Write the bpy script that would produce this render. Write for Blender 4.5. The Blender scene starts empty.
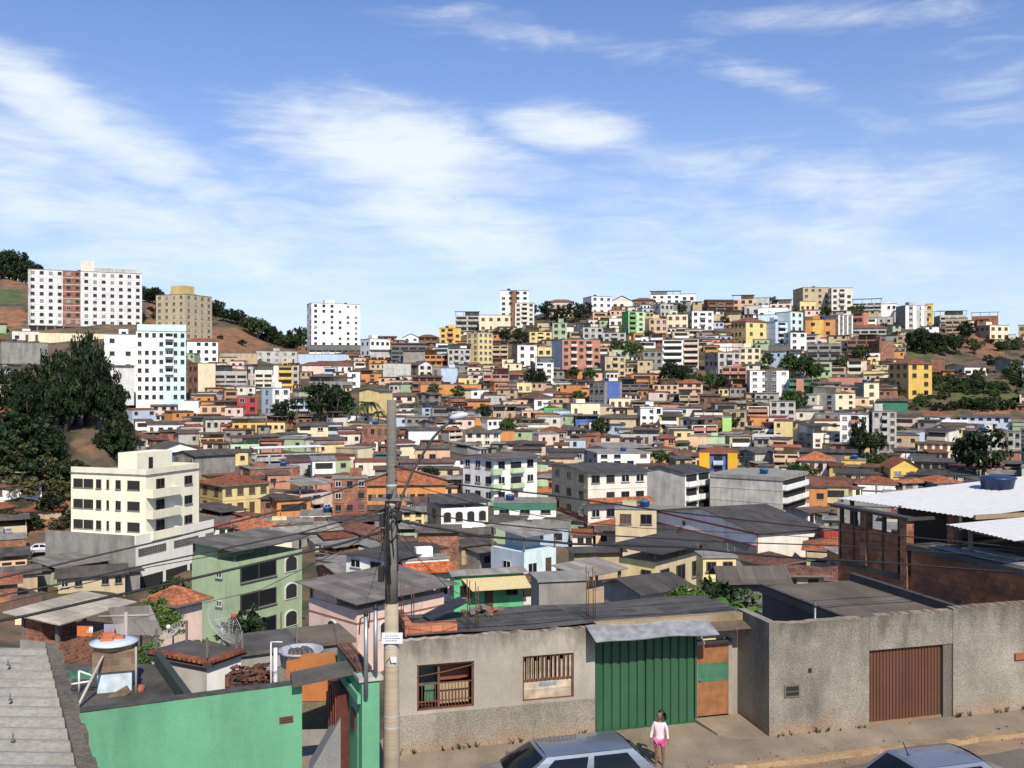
import bpy, math, random
from mathutils import Vector, Matrix
R = random.Random(7)
rad = math.radians
S = bpy.context.scene
COL = S.collection
EZ, F = 30.0, 960.0              # eye height and focal length in pixels of the photograph's width
def wx(px, D): return (px-512)/F*D
def wz(py, D): return EZ-(py-384)/F*D
def PT(px, py, D): return Vector((wx(px, D), D, wz(py, D)))

# ------------------------------------------------------------------ materials
MATS = {}
def newmat(name):
    m = bpy.data.materials.new(name); m.use_nodes = True
    nt = m.node_tree; b = nt.nodes['Principled BSDF']
    return m, nt, b
def N(nt, typ, **kw):
    n = nt.nodes.new(typ)
    for k, v in kw.items():
        if k.startswith('i_'):
            n.inputs[k[2:].replace('_', ' ')].default_value = v
        else: setattr(n, k, v)
    return n
def L(nt, a, ao, b, bi): nt.links.new(a.outputs[ao], b.inputs[bi])
def ramp(nt, p0, c0, p1, c1):
    r = nt.nodes.new('ShaderNodeValToRGB')
    r.color_ramp.elements[0].position = p0; r.color_ramp.elements[0].color = c0
    r.color_ramp.elements[1].position = p1; r.color_ramp.elements[1].color = c1
    return r
def g(v): return (v, v, v, 1)
def c4(c): return (c[0], c[1], c[2], 1)
def mixc(nt, mode, fac, a, b):
    """a,b,fac: (node, output) or value"""
    n = nt.nodes.new('ShaderNodeMix'); n.data_type = 'RGBA'; n.blend_type = mode
    for val, idx in ((fac, 0), (a, 6), (b, 7)):
        if isinstance(val, tuple) and len(val) == 2 and hasattr(val[0], 'outputs'): nt.links.new(val[0].outputs[val[1]], n.inputs[idx])
        else: n.inputs[idx].default_value = val
    return n
def plaster(name, col, stain=0.45, rough=0.85, bump=0.0, patch=0.25, grain=0.0, mould=None):
    key = ('pl', name)
    if key in MATS: return MATS[key]
    m, nt, b = newmat(name)
    uv = N(nt, 'ShaderNodeTexCoord'); oi = N(nt, 'ShaderNodeObjectInfo')
    mp = N(nt, 'ShaderNodeMapping'); mp.inputs['Scale'].default_value = (.95, 0.16, 1)
    add = N(nt, 'ShaderNodeVectorMath', operation='ADD'); L(nt, uv, 'UV', add, 0); L(nt, oi, 'Location', add, 1)
    L(nt, add, 0, mp, 'Vector')
    st = N(nt, 'ShaderNodeTexNoise', i_Scale=1.0, i_Detail=5.0, i_Roughness=0.6); L(nt, mp, 'Vector', st, 'Vector')
    rs = ramp(nt, 0.46, g(1.03), 0.82, (1-stain, 1-stain*1.03, 1-stain*1.08, 1)); L(nt, st, 'Fac', rs, 'Fac')
    bl = N(nt, 'ShaderNodeTexNoise', i_Scale=0.55, i_Detail=4.0, i_Roughness=0.62); L(nt, add, 0, bl, 'Vector')
    rb = ramp(nt, 0.3, g(1-patch), 0.7, g(1.06)); L(nt, bl, 'Fac', rb, 'Fac')
    m1 = mixc(nt, 'MULTIPLY', 1.0, c4(col), (rs, 'Color'))
    m2 = mixc(nt, 'MULTIPLY', 1.0, (m1, 2), (rb, 'Color'))
    hv = N(nt, 'ShaderNodeHueSaturation')
    mr = N(nt, 'ShaderNodeMapRange', i_To_Min=0.92, i_To_Max=1.1); L(nt, oi, 'Random', mr, 'Value'); L(nt, mr, 0, hv, 'Value')
    if mould:      # (height of the wall top): black mould growing down from the top, soil splashed over the foot
        sz = N(nt, 'ShaderNodeSeparateXYZ'); L(nt, uv, 'UV', sz, 0)
        wn = N(nt, 'ShaderNodeTexNoise', i_Scale=1.3, i_Detail=6.0, i_Roughness=0.7); mq = N(nt, 'ShaderNodeMapping'); mq.inputs['Scale'].default_value = (1.5, .45, 1); L(nt, add, 0, mq, 'Vector'); L(nt, mq, 'Vector', wn, 'Vector')
        ma = N(nt, 'ShaderNodeMath', operation='MULTIPLY_ADD'); L(nt, wn, 'Fac', ma, 0); ma.inputs[1].default_value = 2.6; L(nt, sz, 'Y', ma, 2)
        rt = ramp(nt, (mould+.75)/6, g(0), (mould+1.6)/6, g(.8)); dv = N(nt, 'ShaderNodeMath', operation='DIVIDE'); L(nt, ma, 0, dv, 0); dv.inputs[1].default_value = 6; L(nt, dv, 0, rt, 'Fac')
        mb_ = N(nt, 'ShaderNodeMath', operation='MULTIPLY_ADD'); L(nt, wn, 'Fac', mb_, 0); mb_.inputs[1].default_value = -1.5; L(nt, sz, 'Y', mb_, 2)
        dv2 = N(nt, 'ShaderNodeMath', operation='ADD'); L(nt, mb_, 0, dv2, 0); dv2.inputs[1].default_value = 1.0
        rf_ = ramp(nt, .28, g(.6), .72, g(0)); L(nt, dv2, 0, rf_, 'Fac')
        x1_ = mixc(nt, 'MIX', (rt, 'Color'), (m2, 2), (.07, .062, .052, 1)); m2 = mixc(nt, 'MIX', (rf_, 'Color'), (x1_, 2), (.33, .20, .11, 1))
    L(nt, m2, 2, hv, 'Color')
    last = hv
    if grain or bump:
        gn = N(nt, 'ShaderNodeTexNoise', i_Scale=22.0, i_Detail=3.0, i_Roughness=0.7); L(nt, add, 0, gn, 'Vector')
        if grain:
            rg = ramp(nt, 0.35, g(1-grain), 0.62, g(1.0+grain*.35)); L(nt, gn, 'Fac', rg, 'Fac')
            m3 = mixc(nt, 'MULTIPLY', 1.0, (hv, 0), (rg, 'Color'))
            nt.links.new(m3.outputs[2], b.inputs['Base Color']); last = None
        if bump:
            bp = N(nt, 'ShaderNodeBump', i_Strength=bump, i_Distance=0.02); L(nt, gn, 'Fac', bp, 'Height'); L(nt, bp, 'Normal', b, 'Normal')
    if last: L(nt, hv, 'Color', b, 'Base Color')
    b.inputs['Roughness'].default_value = rough
    MATS[key] = m; return m
def brick(name='brick', col=(.40, .15, .07), dark=(.2, .075, .04), mort=(.30, .26, .21), near=False):
    key = ('br', name)
    if key in MATS: return MATS[key]
    m, nt, b = newmat(name)
    uv = N(nt, 'ShaderNodeTexCoord'); oi = N(nt, 'ShaderNodeObjectInfo')
    bt = N(nt, 'ShaderNodeTexBrick', i_Scale=1.0)
    bt.inputs['Color1'].default_value = c4(col); bt.inputs['Color2'].default_value = c4(dark); bt.inputs['Mortar'].default_value = c4(mort)
    bt.inputs['Mortar Size'].default_value = 0.012; bt.inputs['Brick Width'].default_value = 0.30; bt.inputs['Row Height'].default_value = 0.20
    L(nt, uv, 'UV', bt, 'Vector')
    no = N(nt, 'ShaderNodeTexNoise', i_Scale=0.7, i_Detail=5.0, i_Roughness=0.65)
    add = N(nt, 'ShaderNodeVectorMath', operation='ADD'); L(nt, uv, 'UV', add, 0); L(nt, oi, 'Location', add, 1); L(nt, add, 0, no, 'Vector')
    rb = ramp(nt, 0.3, (.42, .4, .38, 1), 0.66, g(1.1)); L(nt, no, 'Fac', rb, 'Fac')
    m1 = mixc(nt, 'MULTIPLY', 1.0, (bt, 'Color'), (rb, 'Color'))
    L(nt, m1, 2, b, 'Base Color'); b.inputs['Roughness'].default_value = .9
    if near:
        bp = N(nt, 'ShaderNodeBump', i_Strength=.6, i_Distance=0.01); bp.invert = True; L(nt, bt, 'Fac', bp, 'Height'); L(nt, bp, 'Normal', b, 'Normal')
    MATS[key] = m; return m
def sheet(name, col, rough=.75, period=.18, bump=.35, metal=0., stain=.45, along='u'):
    key = ('sh', name)
    if key in MATS: return MATS[key]
    m, nt, b = newmat(name)
    uv = N(nt, 'ShaderNodeTexCoord'); oi = N(nt, 'ShaderNodeObjectInfo')
    add = N(nt, 'ShaderNodeVectorMath', operation='ADD'); L(nt, uv, 'UV', add, 0); L(nt, oi, 'Location', add, 1)
    mp = N(nt, 'ShaderNodeMapping'); mp.inputs['Scale'].default_value = (0.9, .25, 1); L(nt, add, 0, mp, 'Vector')
    no = N(nt, 'ShaderNodeTexNoise', i_Scale=1.0, i_Detail=6.0, i_Roughness=0.65); L(nt, mp, 'Vector', no, 'Vector')
    rb = ramp(nt, 0.3, (1-stain, 1-stain*1.05, 1-stain*1.1, 1), 0.72, g(1.12)); L(nt, no, 'Fac', rb, 'Fac')
    # single sheets differ in tone and overlap at thin dark joints
    sx = N(nt, 'ShaderNodeSeparateXYZ'); L(nt, uv, 'UV', sx, 0)
    bt = N(nt, 'ShaderNodeTexBrick', i_Scale=1.0); bt.offset = 0
    bt.inputs['Color1'].default_value = g(1.12); bt.inputs['Color2'].default_value = (.66, .62, .58, 1); bt.inputs['Mortar'].default_value = g(.55)
    bt.inputs['Mortar Size'].default_value = 0.02; bt.inputs['Brick Width'].default_value = 1.05; bt.inputs['Row Height'].default_value = 1.7; L(nt, add, 0, bt, 'Vector')
    m1 = mixc(nt, 'MULTIPLY', 1.0, c4(col), (rb, 'Color')); m2 = mixc(nt, 'MULTIPLY', 1.0 if stain > .2 else .35, (m1, 2), (bt, 'Color'))
    hv = N(nt, 'ShaderNodeHueSaturation'); mr = N(nt, 'ShaderNodeMapRange', i_To_Min=0.75, i_To_Max=1.2); L(nt, oi, 'Random', mr, 'Value'); L(nt, mr, 0, hv, 'Value')
    L(nt, m2, 2, hv, 'Color'); L(nt, hv, 'Color', b, 'Base Color')
    if bump:
        w = N(nt, 'ShaderNodeMath', operation='MULTIPLY'); L(nt, sx, 'X', w, 0); w.inputs[1].default_value = 2*math.pi/period
        sn = N(nt, 'ShaderNodeMath', operation='SINE'); L(nt, w, 0, sn, 0)
        bp = N(nt, 'ShaderNodeBump', i_Strength=bump, i_Distance=0.03); L(nt, sn, 0, bp, 'Height'); L(nt, bp, 'Normal', b, 'Normal')
    b.inputs['Roughness'].default_value = rough; b.inputs['Metallic'].default_value = metal
    MATS[key] = m; return m
def tile(name='roof_tile', col=(.33, .105, .05)):
    key = ('ti', name)
    if key in MATS: return MATS[key]
    m, nt, b = newmat(name)
    uv = N(nt, 'ShaderNodeTexCoord'); oi = N(nt, 'ShaderNodeObjectInfo')
    add = N(nt, 'ShaderNodeVectorMath', operation='ADD'); L(nt, uv, 'UV', add, 0); L(nt, oi, 'Location', add, 1)
    bt = N(nt, 'ShaderNodeTexBrick', i_Scale=1.0); bt.offset = 0
    bt.inputs['Color1'].default_value = c4(col); bt.inputs['Color2'].default_value = c4([c*.55 for c in col]); bt.inputs['Mortar'].default_value = c4([c*.25 for c in col])
    bt.inputs['Mortar Size'].default_value = 0.02; bt.inputs['Brick Width'].default_value = 0.22; bt.inputs['Row Height'].default_value = 0.36
    L(nt, uv, 'UV', bt, 'Vector')
    no = N(nt, 'ShaderNodeTexNoise', i_Scale=0.9, i_Detail=6.0, i_Roughness=0.7); L(nt, add, 0, no, 'Vector')
    rb = ramp(nt, 0.32, (.38, .36, .34, 1), 0.62, (1.25, 1.2, 1.15, 1)); L(nt, no, 'Fac', rb, 'Fac')
    m1 = mixc(nt, 'MULTIPLY', 1.0, (bt, 'Color'), (rb, 'Color'))
    hv = N(nt, 'ShaderNodeHueSaturation'); mr = N(nt, 'ShaderNodeMapRange', i_To_Min=0.8, i_To_Max=1.25); L(nt, oi, 'Random', mr, 'Value'); L(nt, mr, 0, hv, 'Value')
    L(nt, m1, 2, hv, 'Color'); L(nt, hv, 'Color', b, 'Base Color'); b.inputs['Roughness'].default_value = .9
    sx = N(nt, 'ShaderNodeSeparateXYZ'); L(nt, uv, 'UV', sx, 0)
    w = N(nt, 'ShaderNodeMath', operation='MULTIPLY'); L(nt, sx, 'X', w, 0); w.inputs[1].default_value = 2*math.pi/.22
    sn = N(nt, 'ShaderNodeMath', operation='SINE'); L(nt, w, 0, sn, 0)
    bp = N(nt, 'ShaderNodeBump', i_Strength=.5, i_Distance=0.04); L(nt, sn, 0, bp, 'Height'); L(nt, bp, 'Normal', b, 'Normal')
    MATS[key] = m; return m
def plain(name, col, rough=.6, metal=0., noise=.15, spec=None, coat=0., scale=4.):
    key = ('pn', name)
    if key in MATS: return MATS[key]
    m, nt, b = newmat(name)
    if noise:
        uv = N(nt, 'ShaderNodeTexCoord'); no = N(nt, 'ShaderNodeTexNoise', i_Scale=scale, i_Detail=4.0); L(nt, uv, 'Object', no, 'Vector')
        rb = ramp(nt, 0.3, c4([c*(1-noise) for c in col]), 0.7, c4([min(1, c*(1+noise*.6)) for c in col])); L(nt, no, 'Fac', rb, 'Fac'); L(nt, rb, 'Color', b, 'Base Color')
    else: b.inputs['Base Color'].default_value = c4(col)
    b.inputs['Roughness'].default_value = rough; b.inputs['Metallic'].default_value = metal
    if spec is not None: b.inputs['Specular IOR Level'].default_value = spec
    if coat: b.inputs['Coat Weight'].default_value = coat; b.inputs['Coat Roughness'].default_value = .05
    MATS[key] = m; return m
def leafmat(name, c0, c1, tr=.25):
    key = ('lf', name)
    if key in MATS: return MATS[key]
    m, nt, b = newmat(name)
    uv = N(nt, 'ShaderNodeTexCoord'); oi = N(nt, 'ShaderNodeObjectInfo')
    no = N(nt, 'ShaderNodeTexNoise', i_Scale=1.1, i_Detail=3.0); L(nt, uv, 'Object', no, 'Vector')
    rb = ramp(nt, 0.35, c4(c0), 0.68, c4(c1)); L(nt, no, 'Fac', rb, 'Fac')
    hv = N(nt, 'ShaderNodeHueSaturation'); mr = N(nt, 'ShaderNodeMapRange', i_To_Min=0.65, i_To_Max=1.25); L(nt, oi, 'Random', mr, 'Value'); L(nt, mr, 0, hv, 'Value')
    L(nt, rb, 'Color', hv, 'Color'); L(nt, hv, 'Color', b, 'Base Color'); b.inputs['Roughness'].default_value = .65; b.inputs['Specular IOR Level'].default_value = .25
    MATS[key] = m; return m

PAL = dict(  # real wall colours: (name, rgb)
 wh=('white', (.80, .78, .74)), nw=('greyish white', (.60, .585, .57)), ow=('off-white', (.66, .61, .52)), cr=('cream', (.74, .64, .43)), ye=('yellow', (.66, .43, .10)), py=('pale yellow', (.68, .55, .25)),
 oc=('ochre', (.50, .36, .15)), am=('amber', (.68, .36, .01)), org=('orange', (.55, .24, .08)), sa=('salmon', (.48, .22, .15)), pk=('pale pink', (.66, .50, .42)), pe=('peach', (.64, .43, .27)),
 rd=('red', (.35, .05, .04)), mr=('maroon', (.22, .07, .06)), br=('bare brick', None), gy=('grey concrete', (.27, .255, .23)), lg=('light grey', (.48, .46, .42)), dg=('dark grey', (.13, .125, .12)),
 gn=('green', (.12, .38, .10)), li=('lime green', (.36, .58, .16)), lgn=('pale green', (.44, .56, .34)), sg=('sage green', (.33, .41, .25)), mt=('mint green', (.10, .42, .20)), aq=('pale aqua', (.56, .68, .68)),
 bl=('blue', (.07, .13, .36)), lb=('pale blue', (.42, .50, .60)), tn=('tan', (.42, .32, .20)), bw=('brown', (.19, .10, .065)), tl=('dark green', (.05, .19, .12)), be=('beige', (.50, .41, .25)))
def wallmat(k):
    if k == 'br': return brick()
    return plaster('wall_'+PAL[k][0].replace(' ', '_').replace('-', '_'), PAL[k][1], stain=.5 if k in ('gy', 'lg', 'tn') else .28, patch=.28 if k in ('gy', 'lg') else .12)
M_SHEET = sheet('fibre_cement_sheet', (.125, .107, .09))
M_SHEETL = sheet('pale_sheet', (.30, .28, .25))
M_DARK = sheet('dark_sheet', (.085, .074, .064))
M_WSHEET = sheet('white_zinc_sheet', (.72, .72, .72), rough=.5, stain=.12)
M_RUST = sheet('rusty_sheet', (.165, .092, .06))
M_TILE = tile()
M_TILEO = tile('orange_roof_tile', (.50, .17, .07))
M_TILED = tile('old_roof_tile', (.20, .085, .055))
M_PANE = plain('window_glass', (.012, .014, .017), rough=.12, noise=0)
M_HOLE = plain('dark_opening', (.018, .016, .015), rough=.9, noise=0)
M_SHUT = plain('shutter_grey', (.20, .20, .20), rough=.5)
M_SHUTB = plain('shutter_brown', (.10, .055, .035), rough=.6)
M_FRW = plain('frame_white', (.62, .61, .58), rough=.5)
M_FRD = plain('frame_dark', (.07, .065, .06), rough=.5)
M_CONC = plaster('bare_concrete', (.25, .235, .21), stain=.55, patch=.35)
M_POST = plain('post_grey', (.16, .14, .12), rough=.8)

# ------------------------------------------------------------------ mesh builder
class MB:
    def __init__(s): s.v = []; s.f = []; s.m = []; s.sm = []
    def face(s, pts, mi=0, sm=False):
        n = len(s.v); s.v += [tuple(p) for p in pts]; s.f.append(tuple(range(n, n+len(pts)))); s.m.append(mi); s.sm.append(sm)
    def mesh(s, vs, fs, mi=0, sm=False, M=None):
        n = len(s.v)
        s.v += [tuple(M @ Vector(p)) for p in vs] if M else [tuple(p) for p in vs]
        for f in fs: s.f.append(tuple(i+n for i in f)); s.m.append(mi); s.sm.append(sm)
    def box(s, x0, y0, z0, x1, y1, z1, mi=0, M=None, faces='-x+x-y+y-z+z', fm=None):
        v = [(x0,y0,z0),(x1,y0,z0),(x1,y1,z0),(x0,y1,z0),(x0,y0,z1),(x1,y0,z1),(x1,y1,z1),(x0,y1,z1)]
        q = {'-z':(0,3,2,1),'+z':(4,5,6,7),'-y':(0,1,5,4),'+x':(1,2,6,5),'+y':(2,3,7,6),'-x':(3,0,4,7)}
        n = len(s.v); s.v += [tuple(M @ Vector(p)) for p in v] if M else v
        for k, f in q.items():
            if k in faces: s.f.append(tuple(i+n for i in f)); s.m.append((fm or {}).get(k, mi)); s.sm.append(False)
    def slab(s, quad, th, mi=0):
        """quad: 4 points counter-clockwise from above; thickness down"""
        q = [Vector(p) for p in quad]; d = Vector((0, 0, -th)); b = [p+d for p in q]
        s.face(q, mi); s.face(b[::-1], mi)
        for i in range(len(q)):
            j = (i+1) % len(q); s.face([b[i], b[j], q[j], q[i]], mi)
    def tube(s, pts, r, n=6, mi=0, caps=True, sm=True):
        pts = [Vector(p) for p in pts]; rs = r if isinstance(r, (list, tuple)) else [r]*len(pts)
        rings = []; b0 = len(s.v); prev = None
        for i, p in enumerate(pts):
            t = (pts[min(i+1, len(pts)-1)]-pts[max(i-1, 0)]).normalized()
            a = t.cross(Vector((0, 0, 1)) if abs(t.z) < .95 else Vector((1, 0, 0))).normalized()
            if prev is not None and a.dot(prev) < 0: a = -a
            prev = a; c = t.cross(a)
            for k in range(n):
                w = 2*math.pi*k/n; s.v.append(tuple(p+(a*math.cos(w)+c*math.sin(w))*rs[i]))
        for i in range(len(pts)-1):
            for k in range(n):
                s.f.append((b0+i*n+k, b0+i*n+(k+1) % n, b0+(i+1)*n+(k+1) % n, b0+(i+1)*n+k)); s.m.append(mi); s.sm.append(sm)
        if caps:
            s.f.append(tuple(b0+k for k in range(n))[::-1]); s.m.append(mi); s.sm.append(False)
            e = b0+(len(pts)-1)*n; s.f.append(tuple(e+k for k in range(n))); s.m.append(mi); s.sm.append(False)
    def lathe(s, prof, n=16, c=(0, 0, 0), mi=0, sm=True, M=None):
        b0 = len(s.v)
        for r, z in prof:
            for k in range(n):
                w = 2*math.pi*k/n; p = Vector((c[0]+r*math.cos(w), c[1]+r*math.sin(w), c[2]+z)); s.v.append(tuple(M @ p) if M else tuple(p))
        for i in range(len(prof)-1):
            for k in range(n):
                s.f.append((b0+i*n+k, b0+i*n+(k+1) % n, b0+(i+1)*n+(k+1) % n, b0+(i+1)*n+k)); s.m.append(mi); s.sm.append(sm)
    def to_mesh(s, name, mats, uv=True):
        me = bpy.data.meshes.new(name); me.from_pydata(s.v, [], s.f)
        for m in (mats if isinstance(mats, (list, tuple)) else [mats]): me.materials.append(m)
        me.polygons.foreach_set('material_index', s.m); me.polygons.foreach_set('use_smooth', s.sm)
        if uv:
            lay = me.uv_layers.new(name='UVMap'); out = [0.0]*(2*len(me.loops)); k = 0
            for f in s.f:
                p = [Vector(s.v[i]) for i in f[:4]]
                n = (p[1]-p[0]).cross(p[2]-p[0])
                if n.length < 1e-9 and len(p) > 3: n = (p[2]-p[0]).cross(p[3]-p[0])
                n = n.normalized() if n.length > 1e-12 else Vector((0, 0, 1))
                t = Vector((-n.y, n.x, 0)); t = t.normalized() if t.length > .02 else Vector((1, 0, 0))
                w = n.cross(t)
                for i in f:
                    q = Vector(s.v[i]); out[k] = q.dot(t); out[k+1] = q.dot(w); k += 2
            lay.data.foreach_set('uv', out)
        me.update(); return me
    def build(s, name, mats, parent=None, loc=None, rz=0, uv=True):
        return link(name, s.to_mesh(name, mats, uv), parent, loc, rz)
def link(name, data, parent=None, loc=None, rz=0, scale=None):
    o = bpy.data.objects.new(name, data); COL.objects.link(o)
    if loc is not None: o.location = loc
    if rz: o.rotation_euler = (0, 0, rz)
    if scale is not None: o.scale = scale
    if parent is not None: o.parent = parent
    return o
def tag(o, label=None, cat=None, group=None, kind=None):
    if label: o['label'] = label
    if cat: o['category'] = cat
    if group: o['group'] = group
    if kind: o['kind'] = kind
    return o
def thing(name, label, cat, loc=(0, 0, 0), rz=0, group=None):
    o = link(name, None, None, loc, rz); o.empty_display_size = .3
    return tag(o, label, cat, group)
def copytree(o, parent=None):
    c = o.copy(); COL.objects.link(c)
    if parent is not None: c.parent = parent
    for ch in list(o.children): copytree(ch, c)
    return c

# ------------------------------------------------------------------ terrain: (distance, height against the eye) profiles by photo column
PROF = [
 (-260, [(28,-13),(45,-17),(70,-23),(120,-24),(140,-23),(155,-12),(175,-3),(230,2),(300,8),(430,28),(500,52),(560,66),(650,70),(900,20),(3000,-40)]),
 (0,   [(28,-13),(45,-17),(70,-23),(120,-23.6),(138,-23.3),(146,-20),(155,-12),(168,-6),(190,-3),(240,-1),(300,2),(380,12),(430,24),(470,40),(520,55),(565,63),(620,64),(900,20),(3000,-40)]),
 (70,  [(28,-13),(45,-17),(70,-23),(120,-25),(138,-24),(148,-21),(158,-14),(172,-8),(195,-6),(250,-4),(300,0),(380,12),(430,24),(470,36),(520,48),(565,54),(620,52),(900,10),(3000,-40)]),
 (108, [(28,-13),(45,-17),(70,-23),(120,-25.4),(138,-24.4),(148,-21),(158,-14),(172,-8),(195,-7),(250,-6),(300,-2),(380,12),(430,24),(470,36),(520,47),(565,52),(620,50),(900,10),(3000,-40)]),
 (135, [(28,-13),(45,-17),(70,-23),(125,-26.5),(150,-25),(170,-23),(200,-21),(250,-18),(324,-12),(370,0),(410,16),(430,23),(500,42),(560,49),(620,46),(900,10),(3000,-40)]),
 (215, [(28,-13),(45,-17),(70,-23),(125,-26.8),(160,-25),(200,-23),(250,-19),(310,-13),(360,-4),(420,8),(470,17),(520,30),(560,43),(620,40),(900,10),(3000,-40)]),
 (290, [(28,-13),(45,-17),(70,-23),(95,-26),(125,-26.8),(160,-25),(200,-22.5),(250,-19),(310,-13),(350,-6),(400,1),(450,8),(518,15),(560,24),(620,22),(900,0),(3000,-40)]),
 (330, [(28,-13),(45,-17),(70,-23),(95,-26),(125,-26.8),(160,-25),(200,-22.5),(250,-19),(310,-13),(350,-6),(400,2),(450,9),(518,17),(560,16),(620,12),(900,-5),(3000,-40)]),
 (400, [(28,-12),(45,-17),(70,-22),(95,-25.6),(125,-26.8),(160,-25),(190,-23),(235,-21),(290,-17),(320,-11),(350,-5),(400,5),(450,14),(500,19),(540,20),(620,12),(900,-5),(3000,-40)]),
 (470, [(28,-10),(36,-13),(50,-17),(70,-22),(95,-25.5),(125,-26.8),(160,-24.5),(190,-23),(235,-21),(290,-18),(320,-10),(350,-2),(400,8),(440,20),(480,27),(520,29),(600,24),(900,0),(3000,-40)]),
 (560, [(28,-10),(36,-13),(50,-17),(70,-22),(95,-25.5),(125,-26.6),(160,-24.5),(190,-23),(235,-21),(290,-17.5),(320,-9),(350,0),(400,10),(440,23),(475,35),(500,38),(600,30),(900,0),(3000,-40)]),
 (680, [(28,-10),(36,-13),(50,-17),(70,-21),(95,-24.5),(125,-25.6),(160,-24),(190,-22.5),(235,-20.5),(285,-17),(320,-8),(350,1),(400,13),(440,27),(475,39),(500,42),(600,32),(900,0),(3000,-40)]),
 (800, [(28,-10),(36,-13),(50,-17),(70,-21),(95,-24),(125,-24.6),(160,-23),(190,-22),(235,-20),(280,-16.5),(320,-6),(350,2),(400,14),(440,27),(475,38),(500,41),(600,32),(900,0),(3000,-40)]),
 (900, [(28,-10),(36,-13),(50,-17),(70,-20),(95,-23),(125,-23.5),(160,-22),(190,-21),(235,-19),(280,-16),(305,-12),(330,-4),(350,1),(390,10),(420,20),(450,28),(475,32),(600,26),(900,0),(3000,-40)]),
 (1024,[(28,-10),(36,-13),(50,-16),(70,-19),(95,-22),(125,-22.5),(160,-21),(190,-20),(235,-18.5),(285,-16),(305,-12),(318,-5),(335,2),(380,9),(420,17),(455,21),(480,22),(600,18),(900,0),(3000,-40)]),
 (1300,[(28,-10),(36,-13),(50,-16),(70,-19),(95,-22),(125,-22),(160,-20),(190,-19),(235,-17),(285,-14),(318,-5),(350,3),(400,12),(455,20),(480,22),(600,18),(900,0),(3000,-40)]),
]
def _pl(t, D):
    if D <= t[0][0]: return t[0][1]
    for i in range(1, len(t)):
        if D <= t[i][0]:
            a, b = t[i-1], t[i]; k = (D-a[0])/(b[0]-a[0]); return a[1]+(b[1]-a[1])*k
    return t[-1][1]
def hrel(px, D):
    if px <= PROF[0][0]: return _pl(PROF[0][1], D)
    for i in range(1, len(PROF)):
        if px <= PROF[i][0]:
            k = (px-PROF[i-1][0])/(PROF[i][0]-PROF[i-1][0]); k = k*k*(3-2*k)
            return _pl(PROF[i-1][1], D)*(1-k)+_pl(PROF[i][1], D)*k
    return _pl(PROF[-1][1], D)
def ground(x, y): return EZ+hrel(512+F*x/y, y)
def hit(px, py, d0=70):
    D = d0
    while D < 640:
        if hrel(px, D) >= -(py-384)/F*D: return D
        D += 1.0
    return None
# ------------------------------------------------------------------ windows (origin at the sill's middle, outside is -y)
WC = {}
def winmesh(w, h, kind):
    w = round(w*5)/5 or .4; h = round(h*5)/5 or .4
    key = (w, h, kind)
    if key in WC: return WC[key]
    mb = MB(); t = .07
    fr = {'w': M_FRW, 'd': M_FRD, 's': M_FRW, 'b': M_FRD, 'h': M_HOLE, 'c': M_FRW}[kind]
    pane = {'w': M_PANE, 'd': M_PANE, 's': M_SHUT, 'b': M_SHUTB, 'h': M_HOLE, 'c': M_PANE}[kind]
    if kind == 'h':
        mb.box(-w/2, -.02, 0, w/2, .05, h, 1)
        mb.box(-w/2-.06, -.10, -.08, w/2+.06, .05, 0, 2)
    else:
        mb.box(-w/2, -.03, 0, w/2, .05, h, 1)
        for x0, x1 in ((-w/2, -w/2+t), (w/2-t, w/2), (-t/2, t/2)): mb.box(x0, -.07, 0, x1, .05, h, 0)
        mb.box(-w/2, -.075, h-t, w/2, .05, h, 0); mb.box(-w/2, -.075, 0, w/2, .05, t, 0)
        mb.box(-w/2-.08, -.16, -.09, w/2+.08, .05, -.001, 2)
        if kind == 's':
            for q in (.3, .5, .7): mb.box(-w/2+t, -.045, h*q-.02, w/2-t, .05, h*q+.02, 1)
    me = mb.to_mesh('window', [fr, pane, M_CONC], uv=False); WC[key] = me; return me
def arcmesh(w, h):
    key = (round(w, 1), round(h, 1), 'arc')
    if key in WC: return WC[key]
    mb = MB(); n = 10
    def ring(r, hh): return [(-r, hh*0), (r, 0)]+[(r*math.cos(math.pi*k/n), hh-w/2*.6+math.sin(math.pi*k/n)*r*.6) for k in range(n+1)]
    o = [(-w/2-.12, -.1)]+[(w/2+.12, -.1)]+[((w/2+.12)*math.cos(math.pi*k/n), h-w*.3+math.sin(math.pi*k/n)*(w*.3+.12)) for k in range(n+1)]
    i = [(-w/2, 0)]+[(w/2, 0)]+[((w/2)*math.cos(math.pi*k/n), h-w*.3+math.sin(math.pi*k/n)*(w*.3)) for k in range(n+1)]
    mb.face([(x, -.05, z) for x, z in o], 0); mb.face([(x, -.07, z) for x, z in i], 1)
    for k in range(len(o)):
        a, b = o[k], o[(k+1) % len(o)]; mb.face([(a[0], .05, a[1]), (b[0], .05, b[1]), (b[0], -.05, b[1]), (a[0], -.05, a[1])], 0)
    me = mb.to_mesh('window', [M_FRW, M_HOLE], uv=False); WC[key] = me; return me
BC = {}
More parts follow.
